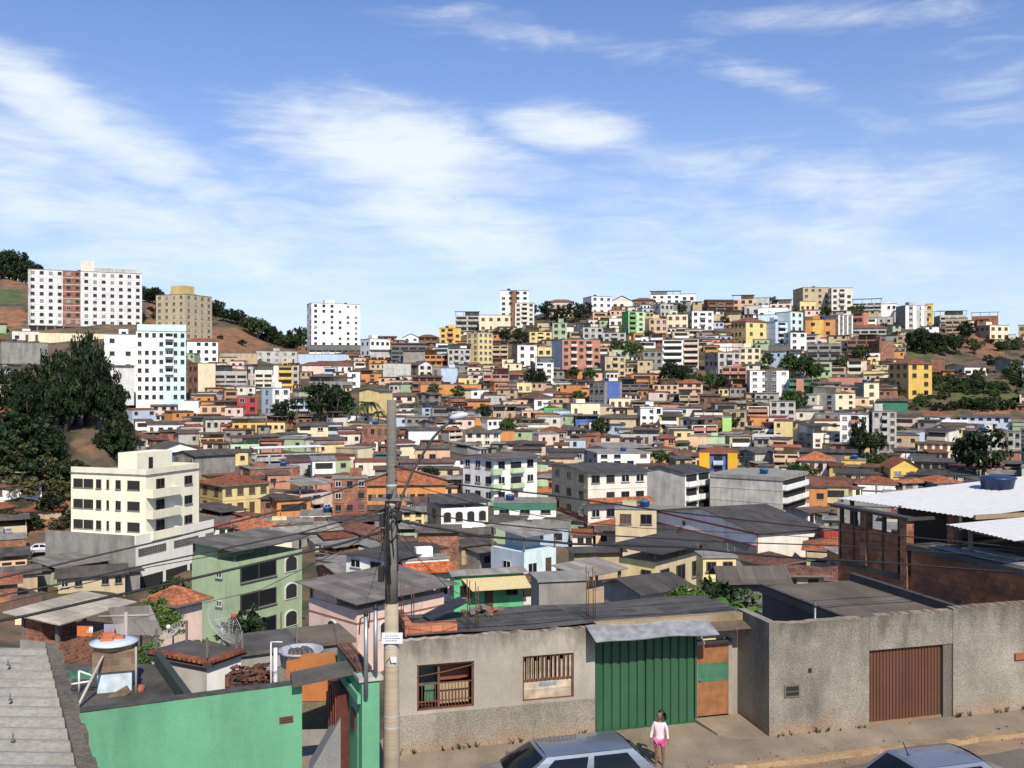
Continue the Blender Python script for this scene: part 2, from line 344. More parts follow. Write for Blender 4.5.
def balmesh(w, h, mat, d=.9, solid=True):
    key = (round(w, 1), round(h, 1), mat.name, d, solid)
    if key in BC: return BC[key]
    w = round(w, 1); mb = MB()
    mb.box(-w/2, -d, -.12, w/2, 0.05, .04, 1)
    if solid:
        mb.box(-w/2, -d, .04, w/2, -d+.1, .95, 0)
        mb.box(-w/2, -d+.1, .04, -w/2+.1, .05, .95, 0); mb.box(w/2-.1, -d+.1, .04, w/2, .05, .95, 0)
    else:
        for k in range(int(w/.25)+1): mb.box(-w/2+k*.25, -d, .04, -w/2+k*.25+.04, -d+.04, .95, 2)
        mb.box(-w/2, -d-.01, .95, w/2, -d+.05, 1.0, 2)
    mb.box(-w/2+.15, -.03, .04, w/2-.15, .05, min(2.1, h*.85), 3)
    me = mb.to_mesh('balcony', [mat, M_CONC, M_FRD, M_HOLE]); BC[key] = me; return me
HOUSES = []
class House: pass
def house(xl, xc, xr, yt, yb, col='ow', roof='f', rows=2, cols=3, style='w', **k):
    R.seed(int(xl*13+yb*7+xr*3)); h = House(); h.px = (xl, xc, xr, yt, yb); h.k = k; h.rows, h.roofk, h.col = rows, roof, col
    D = k.get('D') or hit((xc+xr)/2, yb) or hit((xc+xr)/2, yb+6) or 470
    h.D = D
    if xc-xl < 3: xc = xl
    az = math.atan2((xl+xr)/2-512, F)
    s = (xc-xl)/max(1, xr-xl)
    if 'phi' in k: ph = rad(k['phi'])
    elif xc == xl: ph = rad(R.uniform(0, 3))
    else: ph = max(rad(14), min(rad(70), math.atan(s/max(.05, 1-s)*k.get('asp', 1.0))))
    # world yaw of the right-hand face; px grows to the right
    th = ph-az if xc > xl else -az+ph*(1 if xl > 512 else -1)*.5
    if xc == xl: th = -az
    ur, ul = (xr-512)/F, (xl-512)/F
    X = wx(xc, D)
    w = (ur*D-X)/(math.cos(th)-ur*math.sin(th))
    if xc > xl:
        den = math.sin(th)+ul*math.cos(th); d = (X-ul*D)/den if den > .02 else 9
        d = min(d, k.get('dmax', 26))
    else: d = k.get('d', min(11, max(5, w*.9)))
    d = max(2.5, d); w = max(1.2, w)
    zt, zb = wz(yt, D), wz(yb, D)
    if not k.get('raw'):
        if D > 130 and d > 6.5 and 'dmax' not in k and xc == xl: d = 6.5
        if roof in ('o', 'ow', 'ol', 'od', 'ot'): zt2 = wz(yt, D+d)-.045*d; k.setdefault('sl', .045)
        elif roof in ('s', 'sl', 'sw', 'd'): zt2 = wz(yt, D+d/2)-k.get('rise', .10*d)
        elif roof in ('g', 'gt'): zt2 = wz(yt, D)-k.get('rise', .2*w)
        elif roof == 'f': zt2 = wz(yt, D+d)
        else: zt2 = wz(yt, D+d/2)-k.get('rise', .2*min(w, d))
        zt = max(min(zt, zt2), min(zt, zb+2.5))
    gz = min(ground(X, D), zb+1.5)
    h.w, h.d, h.th, h.zt, h.zb = w, d, th, zt-gz, zb-gz
    H = zt-zb
    root = link('house', None, None, (X, D, gz), th); root.empty_display_size = .5
    h.root = root; h.gz = gz
    wm = wallmat(col); sm = wallmat(k['c2']) if 'c2' in k else wm  # flank colour; on the big yellow house its ochre is painted shade
    bm = wallmat(k['bal']) if 'bal' in k else wm
    h.wm = wm
    ztl, zbl = h.zt, h.zb
    cover = roof in ('o', 'ow', 'ol', 'od', 'ot')
    hc = k.get('hc') or min(2.2, .34*H) if cover else 0
    ztw = ztl-hc
    far = D > 240
    # body
    mb = MB()
    mb.box(0, 0, -4, w, d, ztw, 0, fm={'-x': 1})
    if style != 'n' and rows > 1 and R.random() < k.get('bands', .5):
        for r in range(1, rows):
            z = zbl+(ztw-zbl)*r/rows
            mb.box(-.05, -.06, z-.09, w+.05, -.001, z+.09, 0); mb.box(-.06, -.001, z-.09, -.001, d, z+.09, 1)
    h.wall = mb.build('wall', [wm, sm], root)
    # roof
    sh = {'o': R.choice((M_SHEET, M_SHEET, M_SHEETL, M_RUST)), 'ow': M_WSHEET, 'ol': M_SHEETL, 'od': M_DARK, 'ot': M_TILEO, 's': R.choice((M_SHEET, M_SHEET, M_RUST)), 'sl': M_SHEETL, 'sw': M_WSHEET, 'd': M_DARK, 't': M_TILE, 'to': M_TILEO, 'td': M_TILED, 'g': M_SHEET, 'gt': M_TILE, 'f': M_CONC}[roof]
    if 'rm' in k: sh = k['rm']
    rb = MB(); ov = k.get('ov', .45)
    sl = k.get('sl', R.choice((.05, .09, .12)))
    if cover:
        a0, a1, b0, b1 = -ov, w+ov, -ov*1.2, d+ov
        zf, zk = ztl-.05, ztl-.05+sl*d
        gable = w > 7 and R.random() < .35 and 'sl' not in k
        if gable:
            m = (b0+b1)/2; zr = zf+.09*(b1-b0)
            rb.slab([(a0, b0, zf), (a1, b0, zf), (a1, m, zr), (a0, m, zr)], .07, 0); rb.slab([(a0, m, zr), (a1, m, zr), (a1, b1, zf), (a0, b1, zf)], .07, 0)
            zk = zf
        else: rb.slab([(a0, b0, zf), (a1, b0, zf), (a1, b1, zk), (a0, b1, zk)], .07, 0)
        npx = max(2, int(w/3.5)+1)
        for i in range(npx):
            x = .12+(w-.24)*i/(npx-1)
            rb.box(x-.09, .05, ztw-.02, x+.09, .23, zf-.06+sl*.2*(not gable), 1)
            if i in (0, npx-1): rb.box(x-.09, d-.25, ztw-.02, x+.09, d-.07, zk-.09, 1)
        rb.box(0, .05, zf-.22, w, .17, zf-.075, 1)
        # a closed room at the back of the terrace
        q = R.random()
        if q < .75:
            u0, u1 = (0.02*w, .55*w) if q < .4 else (.4*w, .98*w)
            rb.box(u0, d*.45, ztw-.02, u1, d*.96, min(zf, zk)+sl*d*.45*(not gable)-.1, 2)
        h.roof = rb.build('roof', [sh, M_POST, wm], root)
    elif roof in ('f',):
        rb.box(-.14, -.16, ztw+.001, w+.14, d+.14, ztw+.16, 0)
        if R.random() < .5 and w > 5 and k.get('pent', 1):
            u = R.uniform(.1, .5)*w; rb.box(u, d*.4, ztw+.16, u+min(3, w*.35), d*.8, ztw+min(2.0, .25*H), 1)
        if R.random() < .5:
            for i in range(4):
                x, y = (.1 if i % 2 else w-.1), (.1 if i < 2 else d-.1); rb.box(x-.03, y-.03, ztw+.16, x+.03, y+.03, ztw+.9, 2)
        h.roof = rb.build('roof', [sh, wm, M_POST], root)
    elif roof in ('s', 'sl', 'sw', 'd'):
        a0, a1, b0, b1 = -ov, w+ov, -ov*1.3, d+ov
        rise = k.get('rise', .10*d); m = (b0+b1)/2; ze = ztw+.02; zr = ze+rise
        rb.slab([(a0, b0, ze), (a1, b0, ze), (a1, m, zr), (a0, m, zr)], .08, 0); rb.slab([(a0, m, zr), (a1, m, zr), (a1, b1, ze), (a0, b1, ze)], .08, 0)
        rb.face([(0, 0, ztw), (0, d/2, zr-.1), (0, d, ztw)], 1); rb.face([(w, 0, ztw), (w, d, ztw), (w, d/2, zr-.1)], 1)
        h.roof = rb.build('roof', [sh, sm], root)
    elif roof in ('g', 'gt'):
        a0, a1, b0, b1 = -ov, w+ov, -ov, d+ov
        rise = k.get('rise', .2*w); ze = ztw+.02; zr = ze+rise
        rb.slab([(a0, b0, ze), (w/2, b0, zr), (w/2, b1, zr), (a0, b1, ze)], .09, 0); rb.slab([(w/2, b0, zr), (a1, b0, ze), (a1, b1, ze), (w/2, b1, zr)], .09, 0)
        rb.face([(0, 0, ztw), (w, 0, ztw), (w/2, 0, zr-.12)], 1); rb.face([(0, d, ztw), (w/2, d, zr-.12), (w, d, ztw)], 1)
        h.roof = rb.build('roof', [sh, wm], root)
    else:
        ov = k.get('ov', .55); a0, a1, b0, b1 = -ov, w+ov, -ov, d+ov
        rise = k.get('rise', .2*min(w, d)); ze = ztw+.02; zr = ze+rise; ins = min(w, d)/2*.95+ov
        if w >= d: r0, r1 = (a0+ins, (b0+b1)/2, zr), (a1-ins, (b0+b1)/2, zr)
        else: r0, r1 = ((a0+a1)/2, b0+ins, zr), ((a0+a1)/2, b1-ins, zr)
        A, B, C_, D_ = (a0, b0, ze), (a1, b0, ze), (a1, b1, ze), (a0, b1, ze)
        if w >= d: fs = [[A, B, r1, r0], [B, C_, r1], [C_, D_, r0, r1], [D_, A, r0]]
        else: fs = [[A, B, r0], [B, C_, r1, r0], [C_, D_, r1], [D_, A, r0, r1]]
        for f in fs: rb.face(f, 0)
        for p, q in ((A, B), (B, C_), (C_, D_), (D_, A)):
            rb.face([(p[0], p[1], p[2]-.14), (q[0], q[1], q[2]-.14), q, p], 1)
        rb.face([(p[0], p[1], p[2]-.14) for p in (D_, C_, B, A)], 1)
        h.roof = rb.build('roof', [sh, M_POST], root)
    # openings
    h.win = lambda face, u, z, ww, hh, kind='d', off=0., name='window': put(h, face, u, z, winmesh(ww, hh, kind), name, off)
    kinds = k.get('wk') or R.choice(('dddh', 'wwd', 'hhd', 'ddw', 'dbb', 'wws', 'ddd', 'dhws', 'dbhw'))
    def facade(face, W, rows, cols, style):
        if rows < 1 or cols < 1 or style == 'n': return
        rh = (ztw-zbl)/rows; cw = W/cols
        for r in range(rows):
            zf = zbl+r*rh
            for c in range(cols):
                u = (c+.5)*cw; st = style
                if style == 'm': st = 'b' if c % 2 == (cols > 2) else 'w'
                if st == 'v':
                    put(h, face, u, zf+.02, balmesh(cw*.9, rh, bm, .7), 'balcony')
                    continue
                if st == 'b' and (r > 0 or rows < 3):
                    put(h, face, u, zf+.02, balmesh(min(cw*.8, 4), rh, bm, .85, solid=k.get('solid', True)), 'balcony'); continue
                if R.random() < k.get('skip', .06): continue
                if st == 'a':
                    put(h, face, u, zf+rh*.25, arcmesh(min(1.3, cw*.6), min(1.6, rh*.55)), 'window'); continue
                ww = min(1.5, cw*k.get('wf', .52)); hh = min(1.4, rh*.46)
                if r == 0 and R.random() < .2 and hh > .9 and 'nodoor' not in k: put(h, face, u, zf+.05, winmesh(1.0, rh*.72, 'b'), 'door'); continue
                put(h, face, u, zf+rh*.34, winmesh(ww, hh, R.choice(kinds)), 'window')
    facade('B', w, rows, cols, style)
    if xc > xl: facade('A', d, rows, k.get('A', R.choice((0, 0, 1, 2)) if d < 9 else R.choice((0, 2, 3))), k.get('As', 'w'))
    if D > 125 and k.get('ann', 1) and 'raw' not in k: annexes(h)
    HOUSES.append(h); return h
def annexes(h):
    X, Y = h.root.location.x, h.root.location.y
    sl_ = (ground(X, Y)-ground(X*(1-6/Y), Y-6))/6
    for n_ in range(R.choice((1, 1, 2, 2, 3))):
        aw = max(2.6, R.uniform(.35, .75)*min(h.w, 14)); ax = R.uniform(-.35, 1.05)*h.w-aw*.3; ad = R.uniform(2.5, 4.5)
        drop = max(0, sl_)*ad; top = h.zb+(R.uniform(-.1, .9) if sl_ > .1 else R.uniform(.9, 2.2)); z0 = min(h.zb, 0)-drop-3.5
        wm = wallmat(R.choice(('gy', 'gy', 'br', 'br', 'ow', 'tn', 'lg', 'pe', 'cr', 'wh', 'pk', 'be', h.col))); rmat = R.choice((M_SHEET, M_RUST, M_DARK, M_TILED, M_CONC, M_SHEETL, M_TILE, M_SHEET))
        mb = MB(); off = .02+.05*n_; y1 = -.1-off if ax < h.w and ax+aw > 0 else R.uniform(0, 2)
        mb.box(ax, -ad-off, z0, ax+aw, y1, top, 0)
        q = R.uniform(.05, .5)
        mb.slab([(ax-.3, -ad-.5-off, top+.03), (ax+aw+.3, -ad-.5-off, top+.03), (ax+aw+.3, y1, top+.03+q), (ax-.3, y1, top+.03+q)], .07, 1)
        for i in range(R.choice((1, 2))):
            u = ax+aw*(.25+.4*i); mb.box(u, -ad-off-.02, top-1.5, u+min(1.3, aw*.3), -ad-off-.001, top-.45, 2)
        mb.build('annexe', [wm, rmat, M_HOLE], h.root)
def put(h, face, u, z, me, name, off=0.):
    o = bpy.data.objects.new(name, me); COL.objects.link(o); o.parent = h.root
    if face == 'B': o.location = (u, -.045-off, z)
    elif face == 'A': o.location = (-.045-off, u, z); o.rotation_euler = (0, 0, -math.pi/2)
    elif face == 'R': o.location = (h.w+.045+off, u, z); o.rotation_euler = (0, 0, math.pi/2)
    return o
def strip(h, u0, u1, col, z0=None, z1=None, face='B', name='coloured_panel', off=.035):
    m = wallmat(col) if isinstance(col, str) else col
    mb = MB(); z0 = h.zb-2 if z0 is None else z0; z1 = h.zt-.02 if z1 is None else z1
    if face == 'B': mb.box(h.w*u0, -off, z0, h.w*u1, -.001, z1)
    else: mb.box(-off, h.d*u0, z0, -.001, h.d*u1, z1)
    return mb.build(name, m, h.root)
def addbox(h, b, mat, name):
    mb = MB(); mb.box(*b); return mb.build(name, mat, h.root)
DATA = """
@448 270 4
30 40 125 165 250 lg o 3 2 v # white three-level house|whitish house with three stacked open balconies on the left shoulder of the hill
125 130 250 180 250 cr f 2 4 w
208 213 322 82 232 wh f 7 4 w bands=0 # white tower|slender white apartment tower with brown central stripe rising above the ridge
268 274 345 132 226 ow f 5 3 m # block at the tower's foot|off-white balcony block standing against the foot of the slender white tower
75 122 178 250 392 py f 6 3 w A=2 wk=w # pale yellow block|tall pale yellow apartment block of six floors with white window frames
178 180 240 282 362 be o 3 2 v
0 4 90 295 395 lg ol 3 4 m
305 326 415 228 302 py o 3 3 m c2=bw # yellow and brown house|yellow house with brown side wall and balconies under dark sheet roof
418 425 476 212 290 sg f 3 2 w
415 457 609 278 418 sa f 5 5 m c2=lb bal=pk A=0 wk=d # salmon block|salmon-brown apartment block of five floors with pink bands and brick rooftop
255 278 355 300 388 wh f 3 2 w c2=gy # white gable-end house|white house with bare grey flank just left of the salmon block
330 350 422 345 462 wh o 4 2 m c2=tn
358 360 415 308 350 py f 1 2 w
140 148 245 392 468 sa o 2 3 v bal=sa # house in raw salmon frames|unplastered salmon-brown house with two rows of framed openings
42 44 118 418 458 py o 1 3 w c2=lb
405 415 500 118 162 pk t 1 4 w # tiled house on ridge|pale pink house with red tiled roof among dark trees on the ridge
540 574 656 105 178 wh f 3 3 w c2=wh wk=c # white ridge house|bright white three-floor house with dark windows on the ridge beside trees
655 660 736 124 160 ow gt 1 3 w rise=2.6 raw=1 # red-gabled house|small skyline house with steep red tiled gable
740 746 825 112 152 bw t 1 3 w
811 815 930 84 136 wh od 2 4 w wk=d # dark-topped white house|white skyline house under a wide black flat cover
932 936 990 96 132 wh f 1 2 w
822 850 902 135 192 lg f 2 3 w
695 722 788 166 268 lgn f 5 2 m c2=gn bal=gn A=0 # green apartment block|narrow green apartment block with dark green flank and stacked balconies
645 649 700 193 232 wh f 1 2 w
512 540 620 210 276 lg o 2 3 w
620 628 712 232 292 lg o 2 3 m
610 628 710 346 428 be f 3 3 m c2=gy # beige balcony house|beige house of three balcony floors right of the salmon block
780 785 858 326 408 gy f 3 3 w c2=tn
858 862 940 280 405 wh f 5 1 v bands=1 # white five-decker|narrow white building with five dark open balcony floors
940 944 1003 276 392 pk f 5 1 v c2=mr bal=pk # pink five-decker|pinkish building with dark balcony floors attached to white five-floor one
805 812 878 196 276 pe f 3 3 w c2=tn
876 880 960 178 242 cr f 2 3 w wk=b # cream square house|cream square house with brown windows beneath the ridge
565 626 696 446 556 gy f 4 1 n A=3 # grey block with blue front|grey concrete block with violet-blue painted front strip
690 700 805 432 500 dg o 2 3 v
805 820 920 434 506 pe o 2 4 w wk=d # peach house by dark trees|peach house with two rows of dark windows below the dark tree clump
645 652 730 512 560 cr f 1 3 w c2=lb
458 492 608 532 604 cr f 1 3 w c2=lg # cream flat-topped house|broad cream flat-topped house with one row of small windows
510 515 600 576 628 bl o 1 2 n
610 615 752 582 642 be s 1 4 w skip=.4
757 770 858 552 628 wh f 3 3 w c2=lg wk=d # white cube house|white cube-shaped house with three rows of small dark windows
735 742 885 522 562 oc o 1 3 v
912 985 1026 588 662 lg s 2 1 w A=3
285 345 430 512 556 wh td 1 2 w c2=dg raw=1 # house with faded hip roof|white-walled house with broad faded brown hip roof
385 390 460 530 586 gn o 1 2 n c2=dg # bright green facade|low house with bright green painted front under a dark cover
70 75 210 640 706 ow s 2 4 w c2=lg # white house with grey gable|dirty white two-floor house under a low grey sheet gable
295 300 382 562 598 pe f 1 3 w
470 475 570 630 672 lg s 1 3 w
465 470 550 676 716 lb f 1 3 w
565 640 815 690 768 wh ol 2 3 w c2=lg # house with mint awning|white house with pale mint sheet cover on its terrace
678 685 845 630 692 lg o 1 5 w
838 845 910 662 706 org t 1 2 w
908 915 960 682 738 sg o 1 2 w
368 375 470 626 682 tn t 1 3 w
180 190 270 540 602 tn o 1 2 w
78 85 166 518 552 org s 1 2 n
298 305 385 592 642 pe o 1 2 w
238 248 390 684 736 pk od 1 3 w # salmon-fronted house|low salmon-pink house under a heavy dark sheet cover
398 405 545 712 766 lg d 1 4 w
@640 270 4
255 272 376 118 172 bw s 2 3 v # brown arched house|brown house with open front and arched gable at the crest
370 376 456 100 166 pe o 2 3 w c2=tn
445 449 518 112 162 lg f 1 3 w
520 526 606 118 188 pk o 2 3 w c2=lg
472 480 592 152 200 wh f 1 4 w
612 652 760 70 166 be f 4 4 w c2=oc A=2 wk=w # ochre ridge block|tall ochre apartment block with darker flank crowning the ridge
752 766 850 72 166 ow f 4 3 m # terraced ridge house|off-white house with brown parapets and roof frame crowning the ridge
628 640 702 126 172 py f 1 3 w
850 860 966 116 166 lg o 2 4 v # grey-roofed skyline house|light grey skyline house with two dark veranda bands
965 970 1026 136 166 wh f 1 3 w
188 208 294 164 246 wh f 3 3 m c2=lb # white stepped house|white and pale blue house with jutting white balconies
290 293 402 162 222 be o 1 3 v
418 426 506 142 186 lg f 1 3 w
474 480 548 180 238 aq f 2 1 n
364 424 506 204 306 py t 3 2 w c2=oc A=4 asp=1.3 raw=1 # ochre house with tile crown|yellow house with long ochre flank and a red tiled top
498 542 592 206 302 lb f 4 1 m c2=lb bal=wh # blue and white house|pale blue house with white balconies beside the aqua tower
545 602 652 166 250 aq f 3 2 w A=0 # aqua tower|pale aqua tower house with blank flank and small windows
575 602 666 250 324 wh f 3 2 w c2=aq # white foot of aqua tower|white lower house stepping out below the pale aqua tower
662 672 782 200 272 org f 2 2 w c2=br # orange and brick house|orange house with yellow centre and bare brick sides
730 792 852 180 278 gy f 4 2 w c2=gy wk=w # grey block with white piers|dark grey block striped by vertical white piers
848 856 985 222 264 lg t 1 4 v # veranda under tile roof|white veranda house under a long red tiled roof
668 676 806 296 392 gy f 3 3 v # unfinished concrete frame|unfinished grey concrete frame with open floors
588 600 692 322 372 wh o 1 3 w
516 526 600 302 362 dg f 2 2 n
258 312 402 306 422 lg o 3 3 m c2=gy A=3 # long grey block|long grey block with side windows and white balcony front
398 406 482 312 388 cr f 3 3 w # plain cream house|plain cream house with small dark windows below the ochre house
328 336 426 388 444 sa f 2 3 v
428 440 595 402 502 wh f 4 4 w c2=lg bands=0 # white block with black stairwell|modern white block split by a black stairwell and balconies
594 600 692 436 512 tl f 3 2 v bal=tl # dark green house|dark green house with open floors and one red central panel
688 782 862 464 566 cr o 3 2 w c2=lg A=2 # cream house with grey flank|cream three-floor house with light grey flank beneath dark red roof
858 896 956 452 546 cr f 3 1 w c2=gy wk=b # cream narrow house|narrow cream house with three wide brown windows
893 898 980 404 432 py f 1 1 n
928 942 1016 362 418 be o 2 3 v
754 760 896 430 468 sa f 1 4 n # salmon wall house|long low salmon-red house wall beside the yellow hotel-like block
690 696 802 454 478 tn s 1 4 w
828 836 946 258 332 bw o 2 3 v
912 958 1016 284 362 br f 2 2 n c2=bw # brick flank house|house showing a bare orange brick wall above the grass
428 436 516 512 612 ow o 3 1 v bal=sa # salmon-parapet house|off-white house with three salmon balcony parapets
520 526 622 524 612 lg f 3 3 w c2=gy
638 646 732 542 572 ow f 1 3 n
700 706 802 572 612 gy f 1 3 w
800 806 916 574 718 wh f 4 3 m bal=sa c2=pk # pink-banded block|white apartment block with salmon-pink balcony bands on four floors
914 930 1026 564 722 lg f 5 3 m c2=gy # raw grey block|raw grey apartment block with small grey balconies
630 692 806 612 712 ow od 3 3 m c2=gy # off-white balcony block|off-white three-floor balcony block with grey flank under dark roof
150 208 310 588 666 ow o 2 2 v c2=lg bal=sa # house with salmon parapets|grey-sided house fronted by salmon-pink parapets
330 338 366 586 662 li f 1 1 n # lime green wall|narrow lime green house wall between grey houses
360 366 426 562 638 tn f 2 2 w
150 150 196 682 730 sg o 1 2 w
195 199 266 660 728 pe f 1 2 n # plain peach wall|plain peach house wall next to a pale green one
264 270 340 662 718 lgn f 1 2 n # pale green wall|plain pale green house wall next to a peach one
408 416 532 706 768 gy o 2 3 w
455 462 562 656 702 lg ow 1 3 n
0 4 90 545 624 wh f 2 3 w
@800 270 4.571
438 482 580 162 268 lg f 4 2 w c2=gy wk=w # white-striped grey block|grey skyline block with two white vertical stripes and dark flank
574 581 608 156 222 ye f 2 1 w # yellow slice|narrow yellow house front attached to a striped grey block
612 640 762 186 268 lg o 2 3 v c2=gy
664 671 766 222 292 tn f 2 3 v
784 792 906 194 246 br ol 1 3 n # brick house under white cover|bare orange brick house under a thin pale cover on the ridge
800 868 956 252 322 cr f 2 3 w c2=gy # cream house by bare slope|cream house with balcony beside the bare brown slope
952 958 986 296 328 ow f 1 1 n
998 1004 1030 252 322 tn f 2 1 w
405 496 603 405 582 ye t 4 2 w c2=oc A=3 wk=d asp=.8 # big yellow house|big yellow house of four floors with ochre flank and tile roof
600 606 662 406 492 br f 2 1 n
652 656 706 456 492 org s 1 1 n
658 752 850 428 486 wh s 1 3 v c2=lg # low white house by scrub|low whitish house with open veranda beside scrubby slope
893 966 1030 402 474 aq s 2 2 w c2=gy # aqua house on slope|pale aqua house with grey flank among trees on the slope
358 366 492 588 642 tl s 1 3 n
423 430 552 650 698 lgn s 1 2 w # pale green low house|pale green low house with grey sheet roof under scrub bank
732 742 962 668 704 lb s 1 6 w
648 652 760 694 726 lg sw 1 3 n
755 760 900 700 736 lg sw 1 4 w
598 606 686 730 762 lgn g 1 2 w rise=1.6 raw=1 # green gabled cottage|small pale green cottage with a low gable
438 446 562 728 770 org o 1 3 v
500 503 566 522 560 py f 1 3 w
@768 400 4
588 600 786 166 238 cr s 2 6 w # long cream house|long cream-yellow house with a row of dark windows under grey roof
584 590 757 228 292 gy s 1 5 v
788 794 866 166 228 ow s 1 3 w
778 852 946 122 238 lg f 3 3 m c2=gy # grey block by dark tree|light grey three-floor block behind the round dark tree
958 966 1012 122 232 lg f 3 2 m
1010 1012 1034 112 162 gy f 2 1 w
126 132 262 240 292 pk to 1 4 w rise=1.8 raw=1 # salmon pavilion|low house under a bright salmon hip roof
20 28 126 176 276 pe ot 2 2 v # peach balcony house|peach two-floor house with orange tile cover and arched balcony
122 132 352 206 244 dg d 1 5 n
294 299 391 234 288 ye f 1 2 n # plain yellow wall|plain yellow house wall below the long dark roof
380 386 452 262 312 ye s 1 2 w
448 490 606 272 324 ye gt 1 2 w c2=oc rise=2 raw=1 # yellow gabled cottage|yellow cottage with brown tiled gable and one dark window
268 276 416 284 338 be d 1 4 w
608 616 812 292 328 lg d 1 5 w
884 892 1034 276 348 tn sl 1 4 w
148 154 226 312 372 ow o 2 3 w
70 160 246 440 512 wh s 1 3 w c2=lg # white house behind red container|small white house with water tanks behind the red container
278 286 492 400 516 gy f 2 3 n
@600 400 4
160 340 438 292 462 wh d 3 2 v c2=lg A=0 bal=wh asp=.9 dmax=16 raw=1 # half-grey big house|big house with blank grey flank and white balcony front
440 726 825 312 466 lg f 3 1 v pent=0 c2=lg A=0 bal=wh dmax=40 raw=1 # long grey factory|long grey concrete building with white banded end
400 404 546 212 302 bl t 2 3 m bal=lb raw=1 # amber-pillared house|house with two amber-yellow pillars flanking a blue balcony
440 445 566 398 438 ow s 1 3 w wk=d
558 620 696 198 268 lg s 2 1 n c2=gy A=3
598 604 720 282 314 py f 1 4 w
62 66 226 436 524 be f 1 2 w D=138 raw=1 ann=0 # flat yellow house|flat-roofed yellow house with recessed windows and pillar
560 690 800 660 735 tn td 1 2 n c2=tn
0 5 60 640 720 tn s 1 1 w
@400 400 4
607 752 988 288 562 ow d 4 4 w rise=.5 ov=.7 c2=be A=3 asp=.75 dmax=16 raw=1 # peach-flanked house|big off-white house with peach flank, pink base and terracotta canopy
735 790 1000 198 292 wh f 3 4 w c2=lg pent=0 # house with pale terrace roof|white house topped by long pale sheet covers
652 662 736 242 292 oc s 1 3 w
598 606 698 216 292 pe s 1 3 n
34 40 152 108 176 wh s 1 3 n # blank white house|low house with a blank white end wall
0 4 42 106 162 br s 1 1 n
110 165 352 412 508 wh od 1 4 a c2=tn raw=1 hc=.9 D=150 ann=0 # arcade house|cream house with arched openings on the ground floor
28 36 176 390 462 lg s 1 4 w
0 6 180 345 398 pe to 1 5 v
154 162 246 302 372 pe o 1 2 v
0 5 216 250 290 lg s 1 4 n
358 366 496 508 548 pe f 1 2 n
494 500 592 496 548 tn d 1 2 w
74 82 236 528 602 br s 1 1 n raw=1 rise=.6 D=124 ann=0 # brick workshop|long brick workshop with red-brown front under grey sheet roof
232 240 372 530 600 tn s 1 3 n
768 776 922 495 562 gy to 1 3 w
@200 400 4
0 90 276 344 462 py t 2 4 w c2=oc A=2 rise=1.7 wk=b raw=1 # yellow house with tiled roof|two-floor yellow house under old red tiled roof on the street bend
293 400 530 342 462 pk o 2 3 m c2=bw raw=1 # dark-roofed pinkish house|pinkish balcony house with flat grey roof above a row of shops
400 404 640 462 508 ow f 1 5 v # row of shops|low row of open-fronted shops under two taller houses
530 534 668 316 460 br f 3 3 w raw=1 D=165 # brick house with maroon door|bare brick two-floor house with wide maroon panel
158 200 400 262 338 br f 1 4 n # long brick wall house|long unplastered brick house with flat roof
122 132 238 140 236 lgn o 2 2 w wk=w # pale green corner house|pale green two-floor house with white window frames
238 243 370 138 182 br s 1 3 w
130 134 262 66 132 ye o 1 4 w
22 28 132 64 126 lg s 1 4 w
0 6 96 128 186 oc o 1 3 v
390 396 512 92 168 cr s 2 2 m # cream cottage below palm|cream two-floor cottage under a grey roof below the palm
552 560 622 106 162 pk s 1 2 w
648 656 760 98 206 br f 2 4 w # brick house with white base|red brick house with dark windows and white lower floor
543 632 690 188 272 cr f 1 1 w c2=tn # lone-window house|cream house with a single dark window left of the pole
208 222 490 186 272 lg ow 2 5 v # terrace with white awnings|long grey terrace shaded by white sheet awnings
668 674 982 340 422 org to 1 8 v raw=1 # long orange-tiled house|long low house under an orange tiled roof behind the pole
213 222 382 496 548 py f 1 3 w
268 300 562 535 598 gy sl 1 4 n
378 386 502 510 548 ye s 1 3 n
585 744 960 640 712 wh d 1 2 w c2=wh raw=1 rise=.5 ov=.8 D=114 phi=48 ann=0
640 650 762 420 496 gy s 1 3 w
700 705 800 205 262 tl s 1 2 n
700 705 850 262 330 gy s 1 3 n
860 870 1000 180 262 pe s 1 3 w
@0 400 4
692 780 942 200 322 gy s 2 1 n c2=gy
590 640 792 200 292 wh g 1 2 n c2=lg rise=1.6 raw=1 # gabled shed with blue door|white gabled shed with a tall blue door behind the big cream block
496 530 626 130 192 ow td 1 2 w c2=ow
638 646 726 118 168 br s 1 2 w
733 740 812 64 128 lg o 1 3 w
588 596 736 84 148 wh s 1 4 w
606 614 706 14 74 pk s 2 3 w
738 744 802 2 62 wh f 1 1 n
800 806 950 2 58 pe o 1 4 w wk=b # peach row house|long peach house with a row of small dark windows
948 954 1030 -14 56 rd f 2 2 w # dark red house|dark red house standing beside a white one below the big tree
120 232 436 645 748 lgn o 1 2 n c2=lgn # light green house with parapet|light green low house with long parapet under a brown sheet roof
0 6 108 622 692 pe o 1 2 v
0 6 150 700 760 tn s 1 3 n
232 240 500 712 770 be s 1 5 w
@0 576 4
-10 0 70 30 110 br to 1 1 n
60 66 150 120 190 cr s 1 1 n
120 130 270 -20 30 gy s 1 4 n
250 262 560 10 60 gy d 1 4 n
@0 230 4
748 756 872 432 532 wh t 3 4 w c2=ow # white house under brown roof|white house with small windows right of the aqua apartment block
753 792 862 532 664 cr f 3 1 n c2=br
858 866 988 540 642 lg o 2 3 v
984 991 1030 536 632 lg s 2 2 w
878 886 1030 492 534 tn f 1 4 n
-10 5 192 447 546 gy f 2 3 n # grey retaining house|long grey concrete house front on the slope above the grove
48 56 166 404 450 ow f 1 3 w
158 166 442 410 452 cr f 1 6 n
@256 270 4
0 6 166 324 374 lg f 2 5 w
